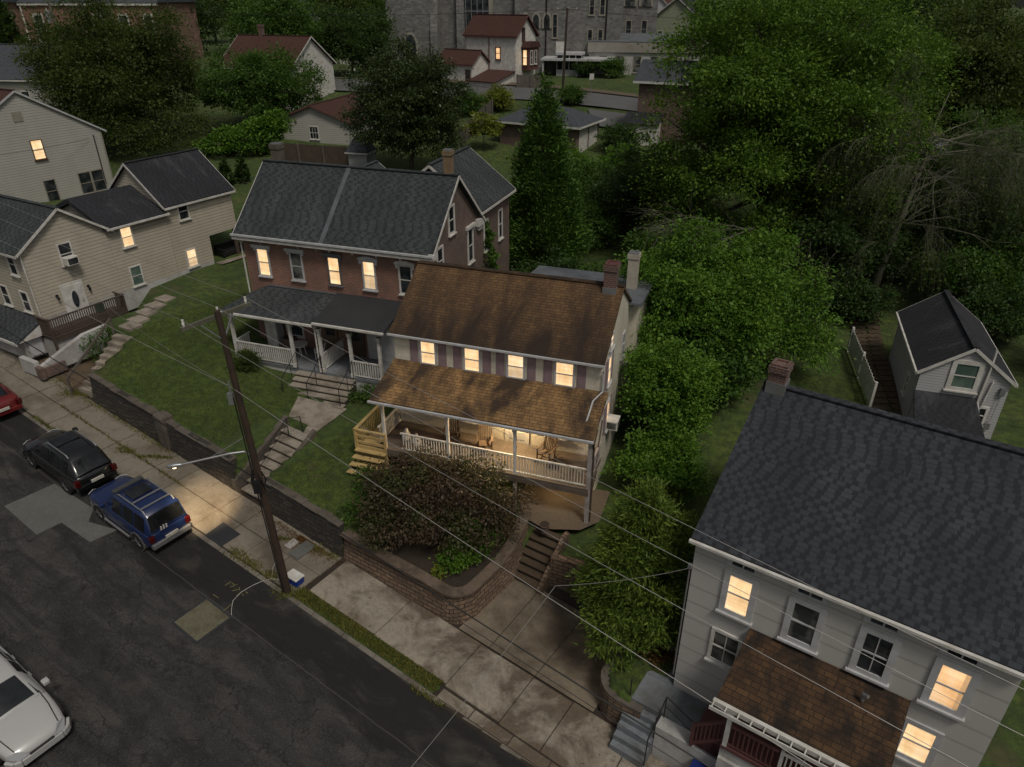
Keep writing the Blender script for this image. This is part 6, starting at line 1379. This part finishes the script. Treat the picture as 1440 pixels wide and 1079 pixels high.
def conifer(name, label, xy, h, R_, n, size, mat, seed=0, cat='tree', base=.2, pw=.8, group=None, asp=.4):
    z = gz(*xy); t = thing(name, label, cat, (xy[0], xy[1], z), 0, group); b = MB(); b.tube([(0, 0, -.3), (0, 0, h * .5), (0, 0, h * .97)], [R_ * .09, R_ * .05, .01], 7); b.build('trunk', M['bark'], t)
    rg = np.random.default_rng(seed); per = 14; k = n // per; u = 1 - np.sqrt(rg.random(k)); hh = base + (h - base) * u; a = rg.uniform(0, 6.283, k)
    prof = R_ * np.minimum(1, (u + .10) / .22) ** .6 * (1 - u) ** pw * (1 + .16 * np.sin(5 * a + 9 * u) + .12 * np.sin(3 * a - 23 * u)); r = prof * rg.uniform(.55, 1.0, k) ** .6
    c = np.stack([np.cos(a) * r, np.sin(a) * r, hh], 1); d = np.stack([np.cos(a), np.sin(a), np.full(k, .75)], 1); off = rg.normal(size=(k, per, 3)) * R_ * .075
    C = (c[:, None] + off).reshape(-1, 3); A = (d[:, None] + rg.normal(size=(k, per, 3)) * .45).reshape(-1, 3); leafmesh('crown', C, A, size, LM[mat], t, asp, seed); return t
# the big fresh-green tree right of centre
tree('ash_tree', 'tallest fresh-green tree, broad crown rising right of the picture centre', (16.8, 47.5), autolobes(7.3, 8.2, 10.2, 22, 4, .30) + [(-6.8, -2, 9.5, 1.8, 1.8, 1.5), (-6.2, -2.5, 6.4, 2, 2, 1.5), (-4.2, -4.5, 12.5, 2.2, 2, 1.6), (6.6, -2, 12.6, 2, 2, 1.7), (-3, -5.5, 7.5, 2.2, 2, 1.6), (2, -6, 10.5, 2.4, 2, 1.7), (7, 0, 7.5, 2, 2, 1.6), (-1, -5, 3.6, 2.4, 2, 1.5), (-5.5, -3, 3.8, 1.9, 1.8, 1.4), (-5.4, -1, 13.2, 2.6, 2.6, 2.4), (3.2, -2, 15.0, 3, 3, 2.2), (-2, 0, 16.2, 3.2, 3.2, 2), (5.2, -3.5, 9.5, 2.4, 2.4, 2), (4.6, -4, 5.6, 2.2, 2.2, 1.6)], 175000, .175, 'ash', 5, .42, 4, 130, .58, droop=.25)
tree('tree', 'bright pointed-leaf tree directly behind the cream house, right of its white chimney', (10.0, 34.2), autolobes(4.0, 3.0, 3.7, 15, 8, .34) + [(-3.9, -1, 5.2, 1, 1, .9), (-2.2, -2.6, 5.4, 1.1, 1, .8), (1.8, -2.8, 5.2, 1.2, 1.1, .9), (4.4, -.8, 4.6, 1.1, 1, .9), (3.0, 1, 6.0, 1.2, 1.2, .8), (-1, 0, 6.7, 1.2, 1.2, .8), (4.8, -2.6, 2.0, 1, 1, .8), (-3.6, -3, 2.0, 1.3, 1.2, 1.1), (-3.2, -1.5, 3.6, 1.8, 1.8, 1.8), (3.6, -1.5, 3.0, 1.8, 1.8, 1.6), (0.5, -3, 3.0, 2, 2, 1.7)], 85000, .150, 'bright', 2.2, .2, 8, 75, .36, droop=.4)
tree('tree', 'dark broadleaf tree under the big green crown, above the flag path', (19.6, 43.2), autolobes(4.0, 2.8, 3.8, 9, 12, .42), 22000, .2, 'dark', 2, .2, 12, 70, .42)
tree('tree', 'dark green tree between tall conifer and the big fresh-green crown', (9.8, 50.5), autolobes(4.0, 3.2, 4.2, 9, 15, .42), 26000, .19, 'dark', 2, .2, 15, 70, .42)
tree('tree', 'low mid-green tree at the left foot of the big fresh-green one', (11.5, 43.0), autolobes(3.6, 2.6, 3.0, 9, 17, .42), 24000, .19, 'mid', 1.8, .18, 17, 70, .38)
tree('tree', 'mid-green tree at the right shoulder of the big fresh-green one', (25.5, 58.5), autolobes(6.0, 6.0, 8.5, 12, 19, .40), 40000, .23, 'mid', 4, .3, 19, 100, .6)
tree('tree', 'olive tree in the upper right corner behind the bare branches', (36.5, 60), autolobes(7.0, 7.0, 9.0, 13, 23, .40), 52000, .24, 'olive', 4, .35, 23, 110, .65)
tree('tree', 'dark tall tree at the top right, farthest of the right-hand group', (38, 80), autolobes(8.5, 7.5, 8.5, 12, 29, .42), 34000, .32, 'dark', 5, .4, 29, 90, .8)
tree('tree', 'mid-green tree at the top edge between the two right crowns', (23.5, 76), autolobes(6.5, 6.5, 9.0, 11, 31, .42), 30000, .28, 'mid', 5, .35, 31, 90, .7)
tree('tree', 'dark evergreen mass at the right edge behind the little white house', (31.5, 42), autolobes(5.0, 4.0, 5.0, 11, 37, .42), 36000, .18, 'dark', 2, .25, 37, 80, .42)
tree('tree', 'dark tree between bare branches and the olive crown', (28.5, 48.5), autolobes(4.6, 4.0, 4.6, 11, 44, .38), 34000, .20, 'dark', 2, .22, 44, 70, .42)
tree('tree', 'mid-green tree behind the bare trunk, left of the dark one', (23.5, 50.5), autolobes(4.0, 3.6, 4.4, 10, 45, .38), 26000, .20, 'mid', 2, .22, 45, 70, .42)
tree('tree', 'low dark tree by the far end of the flag path', (23.6, 44.6), autolobes(2.8, 2.0, 2.4, 9, 46, .40), 15000, .17, 'dark', 1.4, .15, 46, 22, .34)
tree('tree', 'low green tree behind the little white house roof', (27.5, 39.8), autolobes(3.2, 2.2, 2.7, 9, 48, .40), 18000, .17, 'mid', 1.6, .16, 48, 22, .36)
tree('tree', 'lower dark tree at the right edge under the olive crown', (34, 50), autolobes(4.8, 4.2, 5.8, 10, 38, .42), 30000, .19, 'mid', 2.5, .25, 38, 70, .45)
# left and centre
tree('tree', 'huge dark olive tree filling the upper left behind the pale tan gable', (-37.6, 73.5), autolobes(8.2, 6.2, 6.4, 24, 41, .32) + [(-6, -4, 1.8, 2.5, 2.5, 1.6), (-2, -6, 1.7, 2.6, 2.4, 1.6), (3, -5.5, 1.8, 2.6, 2.4, 1.6), (6.5, -3, 2.0, 2.5, 2.4, 1.7), (0, -3, 12.4, 2.6, 2.4, 1.4), (5.0, -2, 10.6, 2.4, 2.2, 1.6)], 130000, .195, 'olive', 3.5, .4, 41, 110, .62)
conifer('spruce_tree', 'narrow dark conifer left of the grey leaning pole', (-58.5, 91), 11.5, 3.2, 9000, .5, 'dark', 43)
tree('tree', 'round leafy green tree before the dark red roof in the upper left', (-25.0, 76), autolobes(5.3, 3.9, 4.6, 12, 47, .40), 42000, .22, 'mid', 2, .2, 47, 80, .5)
tree('tree', 'deep green tree beside the white gable at the top left of centre', (-29.6, 101), autolobes(6.4, 4.8, 6.0, 12, 53, .40), 38000, .28, 'mid', 3, .3, 53, 80, .65)
tree('tree', 'dark tree left of the church tower at the top', (-21.3, 104), autolobes(5.2, 4.2, 4.6, 10, 59, .42), 28000, .27, 'dark', 2.5, .25, 59, 70, .55)
tree('magnolia_tree', 'dark glossy round tree rising behind the brick house roof', (-8.6, 62.5), autolobes(5.0, 5.6, 6.4, 15, 61, .38), 66000, .19, 'magnolia', 2.5, .25, 61, 80, .42)
conifer('arborvitae_tree', 'tall green cone-shaped conifer at the centre of the view', (2.0, 46.4), 12.4, 2.95, 56000, .22, 'conifer', 67, pw=.72)
tree('sapling', 'thin yellow-green sapling on the lawn before the grey board fence', (-2.7, 71.0), [(0, 0, 2.6, 1.3, 1.3, .9), (-.7, 0, 2.0, .9, .9, .6), (.8, .2, 2.1, .9, .9, .6)], 1800, .26, 'yellow', 1.6, .05, 71, 14, .25)
# a bare-branched tree, recursive twigs
def baretree(name, label, xy, seed=3):
    z = gz(*xy); t = thing(name, label, 'tree', (xy[0], xy[1], z)); rg = random.Random(seed); tb = MB(); lb = MB(); tw = MB()
    tb.tube([(0, 0, -.3), (.25, .1, 2.4), (.8, .3, 5.2), (1.3, .4, 8.4), (1.5, .6, 10.6), (1.9, .7, 12.2)], [.30, .24, .19, .10, .05, .015], 9); tb.build('trunk', M['barkgrey'], t, smooth=True)
    def grow(p, d, L, r, lev):
        pts = [p]; q = p; dd = d
        for k in range(4):
            dd = (dd + Vector((rg.uniform(-.20, .20), rg.uniform(-.20, .20), rg.uniform(-.20, .08) - .09 * lev))).normalized(); q = q + dd * L / 4; pts.append(q)
        (lb if lev < 2 else tw).tube(pts, [r, r * .8, r * .6, r * .45, r * .3], 5 if lev < 2 else 3, cap=False)
        if lev < 4:
            for k in range((5, 5, 4, 4)[lev]):
                j = rg.choice([1, 2, 2, 3, 3, 4]); e = (pts[j] - pts[j - 1]).normalized(); s_ = (e + Vector((rg.uniform(-.75, .75), rg.uniform(-.75, .75), rg.uniform(-.5, .45)))).normalized(); grow(pts[j], s_, L * rg.uniform(.5, .72), r * .45, lev + 1)
    for k in range(30):
        f = rg.uniform(.22, 1.25); p = Vector((.25 + 1.05 * f, .1 + .3 * f, 1.8 + 6.6 * f)); a = rg.uniform(-1.9, 1.5) if k % 3 else rg.uniform(1.5, 4.4)
        grow(p, Vector((math.cos(a), math.sin(a) * .8, rg.uniform(-.05, .95))).normalized(), rg.uniform(3.2, 5.6), .05, 0)
    C = np.array([tuple(p) for p in tw.v[::9]]); rg2 = np.random.default_rng(5); C = C + rg2.normal(size=C.shape) * .06; A = rg2.normal(size=C.shape); A[:, 2] -= .6; leafmesh('crown', C, A, .13, LM['olive'], t, .35, 5)
    lb.build('limb', M['barkgrey'], t); tw.build('twig', M['barkgrey'], t); return t
baretree('bare_tree', 'nearly leafless tree with drooping grey twigs above the little white house', (22.6, 42.0))
def deadbranch(label, xy, zz, seed, dirx):
    t = thing('dead_branches', label, 'branches', (xy[0], xy[1], gz(*xy))); rg = random.Random(seed); b = MB()
    b.tube([(1.2, 1.6, 0), (.9, 1.2, zz * .5), (dirx * .3, .2, zz * .75)], [.12, .1, .05], 6)
    def g_(p, d, L, r, l):
        q = p; pts = [p]
        for k in range(4): d = (d + Vector((rg.uniform(-.22, .22), rg.uniform(-.22, .22), rg.uniform(-.22, .1)))).normalized(); q = q + d * L / 4; pts.append(q)
        b.tube(pts, [r, r * .8, r * .6, r * .4, r * .25], 4, cap=False)
        if l < 3:
            for k in range(5): j = rg.choice([1, 2, 3, 4]); g_(pts[j], (d + Vector((rg.uniform(-.8, .8), rg.uniform(-.8, .8), rg.uniform(-.5, .5)))).normalized(), L * .6, r * .5, l + 1)
    for k in range(6): g_(Vector((dirx * .3 + .12 * k, .2 + .1 * k, zz * .75)), Vector((dirx, rg.uniform(-.9, .2), rg.uniform(-.25, .35))).normalized(), 4.2, .05, 0)
    b.build('limb', M['barkgrey'], t)
deadbranch('grey dead branches reaching left out of the big fresh-green tree', (14.4, 41.4), 6.2, 5, -1)
# cream house surroundings
tree('cypress_tree', 'feathery golden-green cypress growing beside the concrete pad, front right', (4.1, 17.1), [(0, 0, 2.6, 1.45, 1.45, 2.4), (-.7, -.5, 1.5, 1.2, 1.1, 1.3), (.8, -.2, 1.7, 1.1, 1.1, 1.4), (0, .4, 4.2, 1.0, 1.0, 1.5), (-.5, .1, 3.6, .9, .9, 1.3), (.7, .4, 3.6, .9, .9, 1.4), (-1.1, .2, 2.4, .8, .8, 1.1), (1.3, .4, 2.6, .8, .8, 1.1), (.2, .2, 5.3, .5, .5, 1.0)], 70000, .155, 'cypress', 1.0, .14, 73, 60, .17, droop=-.25, up=.1, asp=.22)
tree('maple_tree', 'wide dark red leafy maple in the walled bed before the cream porch', (-2.75, 21.55), [(0, 0, 2.0, 1.5, 1.4, .8), (-1.9, .5, 1.9, 1.0, .9, .6), (1.8, -.4, 1.8, 1.0, .9, .6), (.2, -1.2, 1.6, 1.0, .6, .5), (-1.3, -.9, 1.5, .8, .6, .5), (1.5, .9, 2.3, 1.0, .8, .55), (-.7, 1.1, 2.6, 1.1, .8, .5), (.5, .2, 2.9, 1.0, .8, .4), (2.6, .5, 1.4, .7, .7, .5), (-2.3, -.5, 1.2, .7, .7, .5), (-2.3, .9, 2.3, .6, .6, .4), (2.3, -.5, 1.1, .6, .5, .4), (-.9, -.1, 2.4, .9, .8, .45), (-2.0, -.9, 1.0, .6, .5, .35), (1.2, -1.2, 1.1, .6, .5, .35)], 30000, .105, 'maple', .9, .12, 79, 60, .26, droop=.4)
p = wst(5.1, 4.3); shrub('shrub', 'bright green low shrub under the right edge of the dark red tree', (p.x, p.y), [(0, 0, .7, .7, .6, .55), (.5, .5, .9, .6, .6, .5), (-.5, -.3, .5, .5, .5, .4), (.8, 1.0, 1.0, .55, .5, .45)], 6500, .085, 'bright', 83, 18, .12)
p = wst(.6, 3.6); shrub('shrub', 'small dark leafy shrub at the left end of the planted bed', (p.x, p.y), [(0, 0, .6, .7, .7, .5), (.3, .8, .8, .7, .7, .6), (0, 1.5, .9, .6, .6, .6)], 5000, .10, 'mid', 84, 18, .14)
p = wst(4.7, 3.2); shrub('shrub', 'tiny yellow-green seedling inside the curve of the block wall', (p.x, p.y), [(0, 0, .25, .22, .22, .22)], 300, .09, 'yellow', 85, 12, .06)
shrub('broadleaf_shrub', 'tall dense bright shrub against the right side of the cream house', (6.9, 27.6), autolobes(2.0, 2.6, 3.0, 12, 87, .42), 30000, .12, 'bright', 87, 40, .22, asp=.8)
shrub('broadleaf_shrub', 'round bright shrub in front of the taller one beside the cream house', (6.4, 24.6), autolobes(1.75, 1.25, 1.5, 9, 88, .45), 15000, .11, 'bright', 88, 40, .2, asp=.8)
shrub('broadleaf_shrub', 'deep green bush between tall shrub and the pointed-leaf tree', (9.6, 30.2), autolobes(1.7, 1.9, 2.2, 9, 89, .45), 11000, .16, 'mid', 89, 20, .22, asp=.7)
shrub('shrub', 'dry rust-coloured leaves beside the grey concrete landing', (5.1, 16.6), [(0, 0, .25, .5, .6, .25), (-.3, .8, .3, .5, .5, .3), (-.5, -.4, .2, .4, .4, .2)], 1500, .09, 'rust', 90, 14, .12)
p = at(RQ, 71, -5.9, -.75, 0); shrub('shrub', 'rounded clipped bush before the white porch of the brick house', (p.x, p.y), [(0, 0, .5, .62, .62, .5), (.2, -.1, .75, .4, .4, .35)], 3800, .075, 'olive', 91, 18, .1)
p = at(RQ, 71, .9, -.5, 0); shrub('shrub', 'leafy weeds growing at the foot of the right brick house porch', (p.x, p.y), [(0, 0, .35, .8, .5, .35), (1.1, .1, .45, .7, .5, .4), (1.6, .4, .6, .5, .5, .5)], 3200, .10, 'mid', 92, 16, .14)
conifer('vine_clad_conifer', 'small conifer with rusty vine beside the brick wing', (-1.55, 39.6), 6.2, 1.25, 6000, .24, 'conifer', 93); 
conifer('dwarf_conifer', 'left one of two small dark conifers on the lawn behind the tan house', (-24.6, 62.3), 2.6, .75, 1600, .22, 'dark', 94); conifer('dwarf_conifer', 'right one of two small dark conifers on the lawn behind the tan house', (-23.4, 62.9), 2.7, .75, 1600, .22, 'dark', 95)
shrub('climber', 'bright leafy climber mass left of the pale garage', (-25.2, 69.8), [(0, 0, 1.5, 2.4, 1.6, 1.4), (2.0, .4, 2.4, 1.5, 1.3, 1.3), (-2.2, -.4, 1.1, 1.6, 1.3, .9), (3.0, .8, 3.0, 1.0, 1.0, 1.0)], 9000, .24, 'bright', 96, 18, .3)
hed = [(-4.6, 82.5, 1.6, 'mid', 'light green bushes along the fence below the white house'), (-1.5, 84.5, 1.7, 'yellow', 'yellow-green bush left of the brick garage fence'), (6.2, 58, 2.3, 'mid', 'rounded green bush right of the tall conifer'), (9.4, 60.5, 2.4, 'bright', 'light bush behind the rounded one, near the mown lawn'), (4.6, 62.5, 2.2, 'bright', 'bright bush behind the tall conifer, before the brick garage'), (8.0, 53.5, 2.6, 'dark', 'dome-shaped dark bush between conifer and the dead branches'), (5.4, 50.0, 2.1, 'mid', 'green bush hugging the right foot of the tall conifer'), (10.2, 70.5, 1.8, 'dark', 'dark bush at the edge of the mown lawn'), (6.8, 86.6, 1.3, 'mid', 'bush at the foot of the back-street pole'), (13.2, 101.5, 1.6, 'mid', 'round bush before the flat hall'), (9.5, 102.5, 1.3, 'dark', 'dark low bush by the glazed kiosk'), (15.2, 37.6, 1.9, 'dark', 'dark bush left of the flag path under the trees'), (12.6, 38.2, 2.0, 'mid', 'mid-green bush beyond the pointed-leaf tree'), (26.8, 36.5, 2.2, 'dark', 'dark bush right behind the little white house'), (20.2, 39.0, 1.7, 'dark', 'dark bush right of the flag path by the bare trunk'), (29, 31.5, 2.4, 'dark', 'dark bush at the right edge beside the little white house'), (1.2, 36.8, 1.7, 'dark', 'dark bush behind the flat rear roof of the cream house'), (5.6, 38.6, 2.2, 'mid', 'leafy bush behind the white chimney of the cream house'), (2.6, 42.0, 2.0, 'dark', 'dark bush at the front foot of the tall conifer')]
for i, (x, y, r_, mt, lb) in enumerate(hed): shrub('bush', lb, (x, y), autolobes(r_, r_ * .85, r_ * .8, 7, 200 + i, .48), int(4200 * r_), .17 if y > 55 else .155, mt, 200 + i, 45, .28, 'bushes across the back yards')
shrub('yellow_shrub', 'yellow-flowering shrub at the right edge below the white frame', (22.9, 24.6), [(0, 0, .5, 1.2, .8, .5), (1.2, .3, .6, 1.0, .8, .5)], 3000, .12, 'yellow', 97, 16, .16)
kinds = ['mid', 'dark', 'olive']; hz = [(-92, 150), (-84, 158), (-74, 148), (-64, 150), (-57, 138), (-50, 152), (-43, 140), (-37, 150), (-31, 138), (-25, 150), (-19, 142), (-66, 176), (-46, 178), (-28, 176), (50, 128), (44, 118), (52, 104), (47, 92), (58, 150), (33, 190), (50, 196), (18, 200), (-8, 190), (62, 118), (68, 84), (60, 70), (-105, 128), (-100, 112)]
lbs = ['mid-green tree of the row along the horizon', 'dark tree of the row along the horizon', 'olive tree of the row along the horizon']
for i, (x, y) in enumerate(hz):
    r_ = 5.2 + (i * 37 % 10) * .22; k = i % 3; tree('horizon_tree', lbs[k], (x, y), autolobes(r_, r_ * .9, r_ * 1.05, 8, 300 + i, .45), 9000, .46, kinds[k], 2.5, .3, 300 + i, 50, .85, group='trees along the horizon')
p = wst(-20.3, 4.9); shrub('climber', 'straggling green climber on the white wall below the tan house deck', (p.x, p.y), [(0, 0, 1.2, .7, .4, .5), (.5, .3, 1.6, .6, .5, .5), (-.6, -.3, .9, .5, .3, .4), (.3, -.5, .5, .4, .3, .4)], 1500, .11, 'mid', 98, 14, .16)
# grass blades on the near lawns, and weeds in the pavement joints
def blades(name, pts, h, mat, seed, label=None):
    P_ = np.array(pts); rg = np.random.default_rng(seed); A = np.stack([rg.normal(0, .45, len(P_)), rg.normal(0, .45, len(P_)), np.ones(len(P_))], 1); P_[:, 2] += h * .4
    o = leafmesh(name, P_, A, h, mat, None, .22, seed, .1, tilt=3.); o['kind'] = 'stuff'; return o
LM['blade'] = leafmat('grass_blades', [(.045, .072, .010), (.078, .112, .016), (.13, .145, .032)], .7, .2)
LM['weed'] = leafmat('weed_blades', [(.07, .085, .014), (.12, .125, .024), (.17, .15, .04)], .7, .2)
rg = random.Random(99); pts = []
def okl(s, t):
    x, y = wst(s, t); 
    if -7.6 < s < -4.1 and t < 9.5: return False
    lx, ly = (Vector((x, y)) - Vector(RQ)), None; a = R(71); X = lx.x * math.sin(a) - lx.y * math.cos(a); Y = lx.x * math.cos(a) + lx.y * math.sin(a)
    if -7.2 < X < 3.8 and Y > -.2: return False
    return True
while len(pts) < 42000:
    s = rg.uniform(-18.4, .5); t = rg.uniform(2.95, 13)
    if okl(s, t): p = wst(s, t); pts.append((p.x, p.y, gz_st(s, t)))
blades('lawn_grass', pts, .085, LM['blade'], 5)
pts = []
for k in range(24000):
    s = rg.uniform(12.2, 19.5); t = rg.uniform(4.5, 24); p = wst(s, t)
    if s < 13.45 + (t - 4.6) * .02 or t > 15: pts.append((p.x, p.y, gz_st(s, t) + (.05 if t > 9 else 0)))
blades('lawn_grass', pts, .10, LM['blade'], 6)
pts = []
for k in range(5200):
    s = rg.uniform(.4, 7.0); t = rg.uniform(-.02, .48); pts.append((*wst(s, t), zs(s) - .01))
for s0, t0, s1, t1, n, sp in ((-18, -.02, -11.5, -.02, 900, .06), (-3.3, .05, -1.7, .08, 700, .13), (-1.3, .1, -.9, .2, 300, .12), (-.25, -.3, .5, .3, 700, .18), (-18, 1.25, -8, 1.25, 700, .05), (-12.6, 1.0, -11.9, 1.3, 300, .12), (-11.5, 1.2, -10.2, 2.1, 400, .08), (-18.5, 2.35, -10.5, 2.35, 900, .1), (-2.6, 1.5, -2.0, 1.9, 200, .06), (-1.0, 2.2, .2, 2.3, 300, .12), (-18.9, 2.0, -18.0, 2.6, 500, .2), (-24, 2.2, -19, 2.3, 700, .2), (6.2, -.3, 7.6, -.25, 300, .07)):
    for k in range(n):
        f = rg.random(); s = s0 + (s1 - s0) * f + rg.gauss(0, sp); t = t0 + (t1 - t0) * f + rg.gauss(0, sp); pts.append((*wst(s, t), max(zs(s), gz_st(s, t) if t > 2.6 else -99)))
blades('weeds', pts, .11, LM['weed'], 7)
pts = []
for k in range(3600):
    s = -1.9 + abs(rg.gauss(0, 1.0)) * (1 if rg.random() < .7 else -1.6); t = 2.30 - abs(rg.gauss(0, .26)); 
    if s < .5: pts.append((*wst(s, t), zs(s) - .02))
blades('fallen_leaves', pts, .075, LM['rust'], 8)
